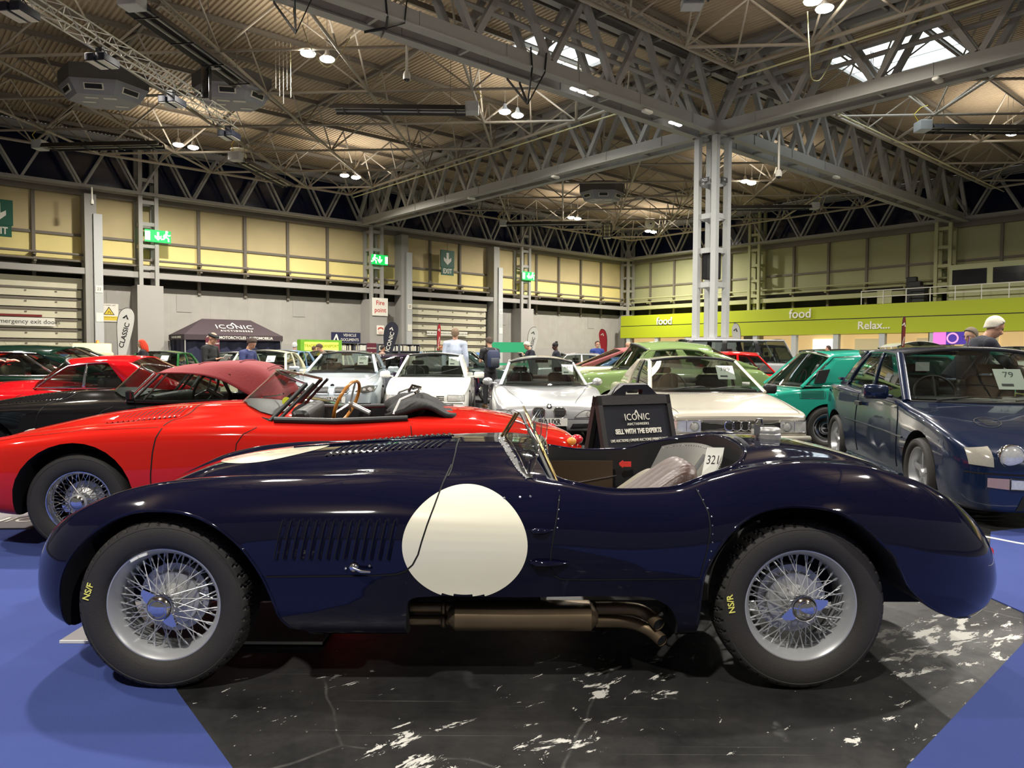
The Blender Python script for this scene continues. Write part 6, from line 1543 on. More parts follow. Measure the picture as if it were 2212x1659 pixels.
    # hair
    if hair != 'bald':
        hm_ = pm('hair', srgb(*haircol), .75, vary=.2, scale=60, bump=.4, bscale=200); m = MB(); m.M = HM
        if hair in ('short','long','thin'):
            g = .004 if hair != 'long' else .014; rows = []
            for i in range(13):
                row = []
                for j in range(33):
                    t = 2*PI*j/32; ct = math.cos(t); fr = max(0, ct)**.7; bk = max(0, -ct)
                    lim = PI/2*(1-.42*fr) if hair != 'thin' else PI/2*(1-.60*fr); a = min(lim, PI/2*i/8); q = max(0, i-8)/4
                    drop = q*(.035+.055*bk)*(1-min(1, fr*1.6)); sh_ = 1-.10*q*(.4+bk)
                    row.append((-.010+(.097+g)*math.sin(a)*ct*sh_, (.078+g)*math.sin(a)*math.sin(t)*sh_, .036+(.095+g)*math.cos(a)-drop))
                rows.append(row)
            m.grid(rows)
            if hair == 'long':
                for j in range(22):
                    t = R(70+220*j/21); b = V((-.01+.10*math.cos(t), .09*math.sin(t), .03)); w_ = .012*math.sin(j*2.3)
                    m.path([b, b+V((-.015+w_,.01*math.sin(t)*2,-.10)), b+V((-.02,.015*math.sin(t)+w_,-.20)), b+V((-.02+w_,.0,-.27))], [.020,.022,.018,.006], 6)
            o = m.build('hair', hm_, e, 70)
            if hair != 'long': md = o.modifiers.new('s','SOLIDIFY'); md.thickness = .008; md.offset = 1
        elif hair == 'cap':
            m.sphere((-.005,0,.062), 1, 20, 10, (.118,.098,.050)); m.sphere((.085,0,.048), 1, 16, 8, (.060,.070,.012)); m.build('flat_cap', hm_, e, 60)
        elif hair == 'beanie':
            m.sphere((-.012,0,.052), 1, 20, 12, (.104,.088,.085)); m.sphere((-.065,0,.125), 1, 14, 10, (.050,.050,.045)); m.build('woollen_hat', hm_, e, 60)
    if extra: extra(e, k, locals())
    return e
def glasses(e, k, L):
    hp = L['hp']; m = MB()
    for s_ in (-1,1): m.path([hp(.095,s_*.032+.020*math.cos(t),.012+.016*math.sin(t)) for t in np.linspace(0,2*PI,13)[:-1]], .0022*k, 5, closed=True); m.path([hp(.09,s_*.052,.014), hp(0,s_*.080,.012)], .002*k, 5)
    m.build('glasses', M_black, e, 60)
def backpack(e, k, L):
    c = L['chest']; m = MB(); m.rbox((c.x-.31,c.y-.145,c.z-.28), (c.x-.13,c.y+.145,c.z+.16), .07, 5); o = m.build('rucksack', pm('rucksack_navy', srgb(34,44,74), .7, bump=.3), None, 50)
    o.parent = e
    MB().rbox((c.x-.34,c.y-.11,c.z-.25), (c.x-.29,c.y+.11,c.z-.03), .04, 4).build('front_pocket', pm('rucksack_grey', srgb(50,54,64), .7), o, 50)
    for s_ in (-1,1): MB().path([(c.x-.14,s_*.11,c.z+.15),(c.x-.02,s_*.13,c.z+.215),(c.x+.13,s_*.12,c.z+.10),(c.x+.12,s_*.13,c.z-.08),(c.x-.12,s_*.14,c.z-.24)], .020, 6, flat=.4).build('shoulder_strap', M_black, o, 60)
def camera_(e, k, L):
    w_ = (L['A'][0][2]+L['A'][1][2])/2; MB().rbox((w_.x+.03,w_.y-.06,w_.z-.02),(w_.x+.10,w_.y+.06,w_.z+.06), .015).build('camera_body', M_black, e, 50)
def paper(e, k, L):
    w_ = (L['A'][0][2]+L['A'][1][2])/2; q = MB(); q.M = Matrix.Translation(w_+V((.10,0,.02))) @ Matrix.Rotation(R(-40),4,'Y'); q.cbox((0,0,0),(.20,.26,.006)); q.build('catalogue', M_white, e, 0)
RT, LT, BK, FRN = 0.0, PI, R(90), R(-90)   # facing directions in the world
person((-1.38,17.95), BK, 'tall person in a pale blue shirt standing with their back to the camera', (176,186,206),(40,42,50),'thin',(120,100,80), H=1.92, nod=.0, arms=('down','down'), voxel=.014)
person((-.54,18.3), R(115), 'person in a black t-shirt and dark trousers wearing a navy rucksack', (34,34,38),(38,38,42),'short',(66,50,40), H=1.72, lean=.05, nod=.35, arms=('hold','hold'), sleeves=.5, stride=.10, extra=backpack, shoes=(96,72,46))
person((.66,22.6), R(200), 'white-haired person in a dark navy jacket bending over a camera', (24,26,40),(40,40,46),'short',(196,190,176), H=1.72, lean=.25, nod=.55, arms=('phone','phone'), extra=camera_)
person((1.38,23.2), R(190), 'person in a black woollen hat and navy top looking left', (26,30,44),(30,30,36),'beanie',(18,17,18), skin=M_skin2, H=1.68, nod=.2)
person((-2.5,25.9), R(-20), 'young person in a pale grey top between the silver saloon and the white hatchback', (196,192,180),(60,60,66),'short',(140,92,52), H=1.60, nod=.15)
person((3.95,25.5), R(-15), 'bald person in a dark jacket with pale shoulders beyond the olive saloon', (24,24,26),(30,30,34),'bald', H=1.76, nod=.25, collar=(190,186,170))
person((3.15,27.5), R(-75), 'person with glasses and short beard whose head shows above the olive saloon', (40,60,130),(40,40,50),'short',(70,50,36), H=1.82, extra=glasses, nod=.05)
person((-7.1,24.2), R(100), 'person with white hair and a teal jacket by the bookshelves, seen from behind', (54,98,122),(60,60,66),'short',(206,204,196), H=1.66, nod=.2)
person((-5.55,22.6), R(200), 'person in a brown jacket bending below the vehicle documents sign', (96,82,70),(60,60,66),'short',(84,64,48), H=1.66, lean=.45, nod=.35)
person((-6.32,15.4), R(-10), 'person in a black quilted jacket and black flat cap reading a catalogue', (26,27,29),(30,30,34),'cap',(24,24,26), H=1.72, lean=.10, nod=.35, arms=('hold','hold'), extra=paper)
person((-5.42,14.95), R(-15), 'person in a blue zip jacket looking down at a paper', (52,60,104),(40,42,54),'short',(58,44,36), H=1.62, lean=.22, nod=.55, arms=('hold','hold'), collar=(200,204,214))
person((-9.9,19.9), R(200), 'person with long bright red hair beyond the dark green saloon', (36,34,40),(30,30,36),'long',(214,62,34), H=1.64, nod=.2)
person((5.72,9.55), R(-8), 'white-haired person in a navy jumper leaning over beside the deep blue hatchback', (22,25,38),(40,42,52),'short',(214,208,190), H=1.92, lean=.62, nod=.12, arms=('lean','lean'), voxel=.012)
person((6.95,11.2), R(195), 'person with glasses and grey-brown hair at the right, looking left', (92,104,128),(50,50,56),'short',(104,92,78), H=1.72, extra=glasses, nod=.2)
person((12.6,29.5), R(160), 'distant person whose head shows above the teal saloon roof', (90,60,50),(40,40,46),'short',(60,44,34), H=1.72)
person((-5.0,28.5), R(30), 'distant person with dark hair in front of the bookshelves', (150,120,110),(60,60,66),'short',(40,30,26), H=1.62, nod=.1)
person((-7.9,29.5), R(30), 'distant person with brown hair in front of the bookshelves, left of the burgundy pop-up banner', (140,110,100),(60,60,66),'short',(80,56,40), H=1.60)
# the two visitors cut by the left edge
def gilet(e, k, L):
    c = L['waist']; m = MB(); rows = []
    for i in range(57):
        t = i/56; z = -.34+.36*t; puff = .010*abs(math.sin(t*PI*6))**.6; row = [((.185+puff-.02*t)*math.cos(a), (.20+puff-.02*t)*math.sin(a), c.z+z) for a in np.linspace(0,2*PI,33)]
        rows.append(row)
    m.grid(rows); m.build('quilted_skirt', pm('quilt_teal', srgb(52,84,100), .6, bump=.2), e, 60)
person((-4.74,6.38), R(160), 'person cut by the left edge in a navy hoodie over a teal quilted skirt', (38,38,66),(40,44,56),'short',(60,50,40), H=1.62, arms=('hold','down'), extra=gilet, voxel=.012)
person((-7.12,9.45), R(12), 'person in a black quilted coat reaching into the dark green saloon, left edge', (22,22,24),(26,26,30),'short',(60,50,40), H=1.62, lean=.25, arms=('reach','reach'), voxel=.012)
# ================================================================ signs on the walls (hall frame)
M_green = pm('sign_green', srgb(20,88,66), .5); M_greenl = pm('lit_green', srgb(20,170,80), .5, emit=srgb(20,190,80), es=1.1); M_litw = pm('lit_white', (1,1,1), .5, emit=(1,1,1), es=1.2)
M_signw = pm('sign_white', srgb(232,228,214), .5); M_signred = pm('sign_red', srgb(196,60,50), .5); M_yel = pm('sign_yellow', srgb(222,196,60), .5)
def wall_frame(side, a, z, d=.1):
    """frame on a wall: x to the right as seen from inside the hall, y up"""
    return FR((a, TW-d, z), (1,0,0), (0,0,1)) if side == 'L' else FR((TW-d, a, z), (0,-1,0), (0,0,1))
def signboard(name, side, a, z, w, h, mat, label, d=.1, cat='sign', group=None, th=.06, faceturn=0):
    e = empty(name, M=HF @ wall_frame(side, a, z, d) @ Matrix.Rotation(faceturn,4,'Y'), label=label, cat=cat, group=group)
    MB().rbox((-w/2,-h/2,-th),(w/2,h/2,0), .02, 2).build('board', mat, e, 40); return e
def T(x, y, z=.004): return Matrix.Translation((x, y, z))
def arrow_down(e, cx, cy, s, mat):
    MB().prism([(cx-.12*s,cy+.5*s),(cx+.12*s,cy+.5*s),(cx+.12*s,cy-.05*s),(cx+.38*s,cy+.12*s),(cx+.38*s,cy-.15*s),(cx,cy-.5*s),(cx-.38*s,cy-.15*s),(cx-.38*s,cy+.12*s),(cx-.12*s,cy-.05*s)], .001,.012, axis=2).build('arrow', mat, e, 0)
for a, z, lb in ((7.25,8.87,'hanging dark green EXIT sign with white down arrow above the far roller door'), (-22.05,8.75,'hanging dark green EXIT sign cut by the left edge of the picture')):
    e = signboard('exit_sign','L',a,z,1.35,1.35,M_green,lb,d=.9)
    arrow_down(e,0,0,.95,M_signw); MB().box((-.60,-1.28,-.06),(.60,-.68,0)).build('lower_board', M_green, e, 0); text('EXIT',.52,T(0,-.98),M_signw,e,sx=.8,bold=.01)
    MB().tube((0,.67,-.03),(0,1.3,-.03),.02,6).build('hanging_rod', M_steeld, e)
def running(e, x, y, s):
    m = MB(); P = lambda a, b: V((x+a*s, y+b*s, .012))
    m.sphere(P(.02,.36), .10*s, 10, 6, (1,1,.1)); m.path([P(0,.24),P(-.06,-.02)], .085*s, 6, flat=.1); m.path([P(-.06,0),P(.14,-.12),P(.16,-.34)], .055*s, 6, flat=.1); m.path([P(-.06,0),P(-.20,-.18),P(-.38,-.20)], .055*s, 6, flat=.1); m.path([P(0,.2),P(.18,.08),P(.28,.16)], .045*s, 6, flat=.1); m.path([P(0,.2),P(-.16,.10),P(-.22,-.04)], .045*s, 6, flat=.1); return m.build('running_figure', M_litw, e, 60)
for a, z, w_, flip, lb in ((-14.25,8.25,1.45,1,'lit green running-figure exit sign on the left lattice wall column'),(.85,8.2,1.35,-1,'lit green running-figure exit sign above the Fire point sign'),(15.5,8.1,1.4,1,'lit green running-figure exit sign on the far lattice wall column')):
    e = signboard('exit_sign','L',a,z,w_,.72,M_greenl,lb,d=1.35,group=None)
    running(e, .45*flip*w_/1.4, 0, .8*1.0); arrow_down(e, 0, 0, .5, M_litw); MB().box((-.58*flip-.14 if flip>0 else .44,-.26,.002),(-.58*flip+.14 if flip>0 else .66,.26,.012)).build('door_symbol', M_litw, e, 0)
e = signboard('fire_point_sign','L',.85,4.78,1.3,1.3,M_signw,'white sign reading Fire point in red letters on the wall column',d=1.40); text('Fire',.46,T(0,.28),M_signred,e,bold=.006); text('point',.46,T(0,-.24),M_signred,e,bold=.006)
e = signboard('telephone_sign','L',.88,3.1,.62,.66,M_signw,'small square sign with a red telephone receiver on the wall column',d=1.40)
MB().path([(-.2,.02,.01),(-.17,.13,.01),(0,.17,.01),(.17,.13,.01),(.2,.02,.01)], .045, 6, flat=.2).build('receiver_symbol', M_signred, e); text('Emergency',.09,T(0,-.14),M_signred,e); text('Telephone',.09,T(0,-.24),M_signred,e)
for a, z, lb, tx in ((-16.65,3.68,'yellow and white traffic dept warning sign beside the left roller door post','NEC TRAFFIC DEPT.'),(13.2,3.5,'small yellow and white warning sign right of the far roller door','')):
    w_ = 1.0 if tx else .5; e = signboard('warning_sign','L',a,z,w_*1.02,1.05,M_signw,lb,d=.06)
    MB().prism([(-.30*w_,-.12),(.30*w_,-.12),(0,.36)], .001,.006, axis=2).build('triangle_border', M_black, e, 0); MB().prism([(-.24*w_,-.09),(.24*w_,-.09),(0,.29)], .004,.009, axis=2).build('triangle', M_yel, e, 0)
    MB().path([(-.06*w_,-.05,.012),(-.01,.10,.012),(.08*w_,.02,.012),(.1*w_,-.05,.012)], .015, 5).build('pictogram', M_black, e)
    MB().box((-.46*w_,-.44,.001),(.46*w_,-.20,.006)).build('caution_band', M_yel, e, 0)
    if tx: text(tx,.085,T(0,.44),M_plate_txt,e); text('CAUTION LIFT TRUCKS',.065,T(0,-.27,.008),M_plate_txt,e)
# roller doors with posts
for i, (a0_, a1_, txt, lb) in enumerate(((-30.5,-18.05,'Please do not park in front of the emergency exit doors','wide cream roller shutter door at the far left, with round window panels below'),(4.35,11.75,'Please do not park in front of the emergency exit doors','narrower cream roller shutter door behind the person in the pale blue shirt'))):
    e = empty('roller_door', M=HF, label=lb, cat='shutter door'); m = MB()
    zt = 5.55; z = zt; m.box((a0_,TW-.30,4.95),(a1_,TW-.02,zt)); z = 4.95; k = 0
    while z > 2.0:
        m.prism([(TW-.22,z-.10),(TW-.34,z-.06-.04),(TW-.26,z-.52),(TW-.22,z-.56)], a0_, a1_, axis=0) if False else m.box((a0_+.05,TW-.24,z-.50),(a1_-.05,TW-.05,z-.08)); z -= .58; k += 1
    m.build('curtain', M_shut, e, 0)
    m = MB(); z = 4.95
    for q in range(k): m.box((a0_+.02,TW-.30,z-.09),(a1_-.25,TW-.05,z+.02)); z -= .58
    m.build('curtain_joints', M_steeld, e, 0)
    m = MB()
    for q in range(k):
        x = a0_+1
        while x < a1_-.5: m.cbox((x,TW-.26,4.95-.58*q-.2),(.10,.03,.07)); x += 1.45
    m.build('bolt_heads', M_steeld, e, 0)
    MB().box((a0_,TW-.2,0),(a1_,TW-.02,2.0)).build('lower_panels', M_concr, e, 0)
    x = a0_+.7
    while x < a1_-.5:
        q = MB(); q.lathe([(.001,0),(.46,0),(.52,.02),(.55,.05),(.55,.0)],28,HF.inverted()@Matrix.Identity(4) @ Matrix.Identity(4) if False else FR((x,TW-.205,1.52),(1,0,0),(0,0,1))); q.build('round_window_frame', M_signw, e, 60)
        q = MB(); q.lathe([(.001,.012),(.45,.01),(.46,.0)],28,FR((x,TW-.21,1.52),(1,0,0),(0,0,1))); q.build('round_window', pm('round_window_blue', srgb(120,160,214), .3, emit=srgb(120,160,214), es=.35) if 'round_window_blue' not in bpy.data.materials else bpy.data.materials['round_window_blue'], e, 60); x += 1.52
    F_ = FR(((a1_-3.5 if i == 0 else (a0_+a1_)/2+.0), TW-.36, 3.02), (1,0,0), (0,0,1)); q = MB(); q.M = F_; q.cbox((-1.5 if i == 0 else -.4,0,0),(7.2 if i == 0 else 4.0,.46 if i == 0 else .34,.02)); q.build('notice_strip', M_signw, e, 0)
    text(txt, .34 if i == 0 else .19, F_ @ T(-1.5 if i == 0 else -.4,0,.014), M_plate_txt, e)
    if i == 0: MB().box((a0_,TW-.33,3.30),(a1_-2.0,TW-.28,3.42)).build('red_bar', pm('bar_red', srgb(120,24,24), .5), e, 0)
for a, lb, zz in ((-17.6,'steel door post with a pale panel left of the traffic warning sign',9.2),(3.35,'steel door post left of the far roller door',9.0),(12.35,'steel door post right of the far roller door',8.6)):
    e = empty('door_post', M=HF @ Matrix.Translation((a,0,0)), label=lb, cat='post', group='roller door posts')
    MB().box((-.42,TW-1.0,0),(.18,TW-.02,10.3)).build('post', M_steel, e, 0); MB().box((.0,TW-1.12,0),(.45,TW-.9,zz)).build('guide_panel', M_steelb, e, 0)
    MB().box((.05,TW-1.14,4.75),(.42,TW-1.12,5.15)).build('bay_number', M_signw, e, 0); MB().box((.05,TW-1.14,3.1),(.42,TW-1.12,3.6)).build('notice', M_signw, e, 0)
    text('22', .22, FR((.23,TW-1.145,4.95),(1,0,0),(0,0,1)), M_plate_txt, e)
# lime green food counter along the right wall
e = empty('food_counter', M=HF, label='lime green fascia lettered food and Relax above lit food counters on the right wall', cat='food kiosk')
b0, b1 = -30.0, 28.5; dF = 2.6
MB().box((TW-dF,b0,4.17),(TW-.05,b1,5.12)).build('upper_fascia', M_lime, e, 0); MB().box((TW-dF-.06,b0,3.02),(TW-.05,b1,4.10)).build('lower_fascia', M_lime, e, 0)
MB().box((TW-dF+.02,b0,4.08),(TW-.05,b1,4.19)).build('fascia_gap', M_black, e, 0)
MB().box((TW-.6,b0,0),(TW-.4,b1,3.02)).build('counter_back_wall', pm('counter_wall', srgb(236,212,160), .8, emit=srgb(255,214,150), es=.55), e, 0)
MB().box((TW-dF+.1,b0,0),(TW-dF+.4,b1,1.1)).build('counter', M_concr, e, 0)
x = 27.6
while x > -24: MB().box((TW-dF,x-.2,0),(TW-dF+.4,x+.2,3.02)).build('counter_pillar', M_steelb, e, 0); x -= 3.35
for k, x in enumerate((26.2,22.9,9.2,5.9,1.5,-1.6)):
    MB().box((TW-.75,x-1.0,1.3),(TW-.61,x+1.0,2.7)).build('menu_panel', M_litw if k in (2,) else pm('menu_cream', srgb(240,226,190), .6, emit=srgb(240,220,170), es=.4) if 'menu_cream' not in bpy.data.materials else bpy.data.materials['menu_cream'], e, 0)
for b, z, s_, tx in ((23.3,4.47,.95,'food'),(10.3,4.62,.98,'food'),(4.7,3.58,.80,'Relax...')): text(tx, s_, FR((TW-dF-.08,b,z),(0,-1,0),(0,0,1)), M_signw, e, ext=.03, bold=.012)
F_ = FR((TW-dF-.02,-.4,2.6),(0,-1,0),(0,0,1)); sc = empty('display_screen', M=HF@F_, label='pink and purple display screen under the lime fascia near the right edge', cat='screen')
MB().box((-1.15,-.42,-.05),(1.15,.42,0)).build('screen', pm('screen_purple', srgb(70,50,150), .4, emit=srgb(70,50,150), es=.6), sc, 0); MB().box((-1.15,-.42,0),(-.35,.42,.004)).build('screen_pink_area', pm('screen_pink', srgb(230,120,210), .4, emit=srgb(230,120,210), es=.6), sc, 0)
MB().path([(.05+.32*math.cos(t),.0+.32*math.sin(t),.006) for t in np.linspace(0,2*PI,25)[:-1]], .05, 6, closed=True, flat=.1).build('screen_ring', pm('screen_ring', srgb(250,150,200), .4, emit=srgb(255,160,200), es=.8), sc)
# balcony over the counter: rail, lit room with two dark windows
e = empty('balcony_rail', M=HF, label='pale balcony railing on top of the lime green fascia at the right', cat='railing'); m = MB()
for z in (5.65,6.1): m.tube((TW-dF+.1,5.7,z),(TW-dF+.1,-20,z),.035,6)
for b in np.arange(5.7,-20,-1.55): m.tube((TW-dF+.1,b,5.12),(TW-dF+.1,b,6.1),.035,6)
m.build('rail', M_signw, e)
for k, b in enumerate((4.1,)): MB().box((TW-dF+.15,b-.5,5.15),(TW-dF+.2,b+.5,6.1)).build('infill_panel', M_panelg, e, 0)
e = empty('control_room', M=HF, label='pale green control room with two dark windows above the lime fascia, right edge', cat='cabin')
MB().box((TW-1.9,-16,5.15),(TW-.05,.1,7.55)).build('cabin_wall', pm('cabin_green', srgb(168,170,128), .6), e, 0)
for b0_, b1_ in ((-.1,-2.15),(-2.5,-5.2),(-5.5,-8.2)): MB().box((TW-1.93,b1_,6.2),(TW-1.89,b0_,7.2)).build('cabin_window', M_blackgl, e, 0)
e = empty('stored_chairs', M=HF, label='dark stack of stored furniture on the balcony beside the lattice wall column', cat='furniture')
for k in range(3): MB().rbox((TW-2.0+.2*k,1.6+.35*k,5.15),(TW-1.2,2.6+.2*k,6.3+.35*k), .08, 3).build('stacked_item', M_seat, e, 40)

# ================================================================ tents, flags, display boards
def iconic_logo(e, F_, s, m1, m2=None, sub=True):
    text('ICONIC', s, F_ @ T(0,0), m1, e, space=1.1); 
    if sub: text('AUCTIONEERS', s*.36, F_ @ T(0,-s*.72), m1, e, space=1.45, bold=s*.006)
    q = MB(); q.M = F_; q.prism([(-.05*s,s*.78),(-.30*s,s*.40),(-.18*s,s*.40),(-.02*s,s*.62),(.10*s,s*.40),(.26*s,s*.40),(.05*s,s*.78)], .0,.004, axis=2); q.build('peak_logo', m1, e, 0)
M_tent = pm('tent_dark', srgb(62,50,54), .8, vary=.08, bump=.1); M_tentn = pm('tent_navy', srgb(26,30,58), .6, vary=.25, scale=3, bump=.3)
e = empty('gazebo', M=HF @ Matrix.Translation((-13.4,26.8,0)), label='dark marquee tent lettered ICONIC AUCTIONEERS against the left wall', cat='tent')
W_, D_, ze, zp = 6.0, 2.9, 2.45, 3.45
m = MB(); m.add([(0,0,ze),(W_,0,ze),(W_,D_,ze),(0,D_,ze),(1.5,D_/2,zp),(W_-1.5,D_/2,zp)], [(0,1,5,4),(2,3,4,5),(1,2,5),(3,0,4)]); m.build('canopy', M_tent, e, 0)
m = MB(); m.box((0,-.02,ze-.32),(W_,.0,ze)); m.box((-.02,0,ze-.32),(0,D_,ze)); m.box((W_,0,ze-.32),(W_+.02,D_,ze)); m.build('valance', M_tent, e, 0)
rows = [[(x, .25+.05*math.sin(x*7)+.03*math.sin(x*17+z*3), z) for x in np.linspace(.05,W_-.05,60)] for z in np.linspace(.02,ze-.2,6)]
MB().grid(rows).build('front_wall', M_tentn, e, 70); rows = [[(.06+.04*math.sin(y*8), y, z) for y in np.linspace(.1,D_-.1,20)] for z in np.linspace(.02,ze-.2,6)]; MB().grid(rows).build('side_wall', M_tentn, e, 70)
for x, y in ((.05,.05),(W_-.05,.05),(.05,D_-.05),(W_-.05,D_-.05)): MB().cbox((x,y,ze/2),(.06,.06,ze)).build('leg', M_alu, e, 0)
sl = V((0, D_/2, zp-ze)).normalized(); iconic_logo(e, FR((W_/2+.2, D_*.25-.03, ze+(zp-ze)*.48+.03), (1,0,0), sl), .62, M_signw)
text('CARS · MOTORCYCLES · AUTOMOBILIA', .23, FR((W_/2+.3,-.03,ze-.17),(1,0,0),(0,0,1)), M_signw, e, bold=.004); text('THE ICONIC ADVISOR', .18, FR((-.03,D_/2,ze-.17),(0,-1,0),(0,0,1)), M_signw, e)
def standee(name, M_, w, h, mat, label, top='', cat='banner', group=None, logo=True):
    e = empty(name, M=M_, label=label, cat=cat, group=group); MB().box((-w/2,-.01,.05),(w/2,.01,h)).build('banner_panel', mat, e, 0); MB().cbox((0,0,.03),(w*1.05,.2,.06)).build('foot', M_alu, e, 0)
    if top: text(top, w*.15, FR((0,-.013,h-.35),(1,0,0),(0,0,1)), M_signw, e, bold=.002)
    if logo:
        q = MB(); q.M = FR((0,-.012,h-.75),(1,0,0),(0,0,1)); q.prism([(-.06,.12),(-.16,-.08),(-.08,-.08),(.0,.05),(.06,-.08),(.16,-.08),(.02,.12)], 0,.004, axis=2); q.build('peak_logo', M_signw, e, 0)
    return e
M_maroon = pm('banner_maroon', srgb(92,28,44), .6); M_navyb = pm('banner_navy', srgb(30,32,66), .6)
standee('pull_up_banner', HF @ Matrix.Translation((-12.2,25.6,0)), .80, 2.25, M_maroon, 'burgundy pull-up banner in front of the dark marquee', 'MOTORSPORT')
standee('pull_up_banner', HF @ Matrix.Translation((-1.05,26.6,0)), .75, 2.1, M_maroon, 'burgundy pull-up banner in front of the bookshelves', 'AUTOMOBILIA')
e = empty('display_stand', M=HF @ Matrix.Translation((-6.6,25.9,0)), label='bright green and yellow traders display stand beside the dark marquee', cat='display stand')
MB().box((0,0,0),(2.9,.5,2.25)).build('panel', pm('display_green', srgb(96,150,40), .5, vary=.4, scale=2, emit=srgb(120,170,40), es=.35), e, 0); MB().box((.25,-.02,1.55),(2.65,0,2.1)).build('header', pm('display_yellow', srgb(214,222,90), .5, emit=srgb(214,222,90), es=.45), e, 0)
text('TRADERS TRANSPORT', .24, FR((1.45,-.03,1.85),(1,0,0),(0,0,1)), pm('letter_olive', srgb(150,160,30), .5), e, bold=.004)
for k in range(3): MB().box((.3+.8*k,-.03,.9),(1.0+.8*k,-.005,1.5)).build('poster', (M_signw, M_yel, pm('poster_orange', srgb(220,170,90), .6))[k], e, 0)
e = empty('sign_board', M=HF @ Matrix.Translation((-3.2,28.3,0)), label='navy sign reading VEHICLE DOCUMENTS above the bookshelves', cat='sign')
MB().box((0,0,2.12),(2.25,.06,2.85)).build('board', M_navyb, e, 0); text('VEHICLE', .27, FR((1.4,-.01,2.65),(1,0,0),(0,0,1)), M_signw, e); text('DOCUMENTS', .27, FR((1.4,-.01,2.33),(1,0,0),(0,0,1)), M_signw, e, sx=.85)
q = MB(); q.M = FR((.35,-.01,2.45),(1,0,0),(0,0,1)); q.prism([(-.02,.26),(-.24,-.2),(-.13,-.2),(.0,.08),(.10,-.2),(.22,-.2),(.06,.26)], 0,.004, axis=2); q.build('peak_logo', M_signw, e, 0)
for x in (.2,2.05): MB().cbox((x,.03,1.06),(.05,.05,2.12)).build('leg', M_alu, e, 0)
# bookshelves with document folders
M_shelf = pm('shelf_grey', srgb(96,98,106), .5); folder_m = [pm('folder_white', srgb(226,224,214), .7), pm('folder_grey', srgb(150,150,150), .7), pm('folder_black', srgb(34,34,38), .7), pm('folder_cream', srgb(206,196,168), .7)]
fold = {}
def folder(h, mi):
    if (h, mi) not in fold: fold[h,mi] = MB().rbox((-.033,-.12,0),(.033,.12,h), .008, 1).mesh('folder', folder_m[mi], 30)
    return fold[h,mi]
nf = 0
for k in range(5):
    s0 = -5.0+k*1.85; e = empty('bookshelf', M=HF @ Matrix.Translation((s0,28.6,0)), label='grey shelf unit of document folders, number %s from the green display stand' % ('one','two','three','four','five')[k], cat='bookshelf', group=None)
    m = MB(); m.box((0,-.16,0),(.05,.2,2.1)); m.box((1.75,-.16,0),(1.80,.2,2.1)); m.box((0,.18,0),(1.8,.2,2.1)); m.build('side_panel', M_shelf, e, 0)
    for z in (1.55,2.06,1.08,.6): MB().box((.05,-.16,z),(1.75,.2,z+.04)).build('shelf', M_shelf, e, 0)
    x = .10; 
    while x < 1.70:
        if random.random() > .12:
            h = random.choice((.38,.40,.34)); o = bpy.data.objects.new('folder', folder(h, random.choice((0,0,0,3,1,2)))); COL.objects.link(o); o.matrix_world = HF @ Matrix.Translation((s0+x, 28.55, 1.592)); nf += 1
            tag(o, 'document folder standing on the upper shelf of the grey units along the left wall', 'folder', 'document folders on the shelves')
        x += .078
def feather(name, M_, h, w, mat, label, txt='', tcol=None, edge=None, lean=.0, turn=0):
    e = empty(name, M=M_ @ Matrix.Rotation(turn,4,'Z'), label=label, cat='flag', group=None)
    pts = smooth_poly([(0,.5),(0,h*.5),(.0,h*.85),(w*.30,h*.98),(w*.72,h),(w*1.0,h*.93),(w*.98,h*.80),(w*.55,h*.45),(w*.22,.5)], 4)
    MB().prism([(x+lean*z*.12, z) for x, z in pts], -.008, .008, axis=1).build('sail', mat, e, 0)
    MB().path([(x+lean*z*.12, 0, z) for x, z in [(0,0)]+pts[:int(len(pts)*.55)]], .014, 6).build('pole', edge or M_black, e)
    MB().cbox((0,0,.03),(.5,.5,.04)).build('base', M_black, e, 0)
    if txt:
        text(txt, w*.42, FR((w*.42+lean*h*.08,-.012,h*.66),(.28,0,1),(-1,0,.28)), tcol or M_black, e, bold=.003)
        q = MB(); q.M = FR((w*.55+lean*h*.09,-.012,h*.90),(.28,0,1),(-1,0,.28)); q.prism([(.06,-.0),(-.10,.12),(-.10,.05),(.0,.0),(-.10,-.05),(-.10,-.12)], 0,.004, axis=2); q.build('peak_logo', tcol or M_black, e, 0)
    return e
def WP(px, Y): return Matrix.Translation(((px-1106)/1600*Y, Y, 0))
M_flagw = pm('flag_white', srgb(206,204,196), .8, bump=.1); M_flagr = pm('flag_red', srgb(170,36,44), .8, bump=.1); M_flagn = pm('flag_navy', srgb(34,36,50), .8, bump=.1)
feather('feather_flag', WP(255,28), 3.0, .62, M_flagw, 'white feather flag lettered CLASSIC with black edge, left of the marquee', 'CLASSIC')
feather('feather_flag', WP(830,39), 3.0, .72, M_flagn, 'black feather flag with white lettering, right of the bookshelves', 'ICONIC', M_signw)
feather('feather_flag', WP(944,39), 2.95, .34, M_flagr, 'narrow red feather flag in front of the far roller door', 'AUCTION', M_signw, turn=1.1)
feather('feather_flag', WP(1139,42), 2.9, .55, M_flagw, 'white feather flag above the white-haired man with a camera', 'CLASSIC', lean=.1)
feather('feather_flag', WP(1310,46), 2.95, -.48, M_flagr, 'red feather flag left of the lime green food counter', 'ICONIC', M_signw)
feather('feather_flag', WP(1598,37), 2.95, -.42, M_flagw, 'white feather flag in front of the lime green fascia', 'CLASSIC')
feather('feather_flag', WP(1946,30), 2.95, .20, pm('flag_maroon', srgb(120,40,40), .8), 'thin dark red feather flag beside the word Relax', 'AUCTION', M_signw, turn=.4)
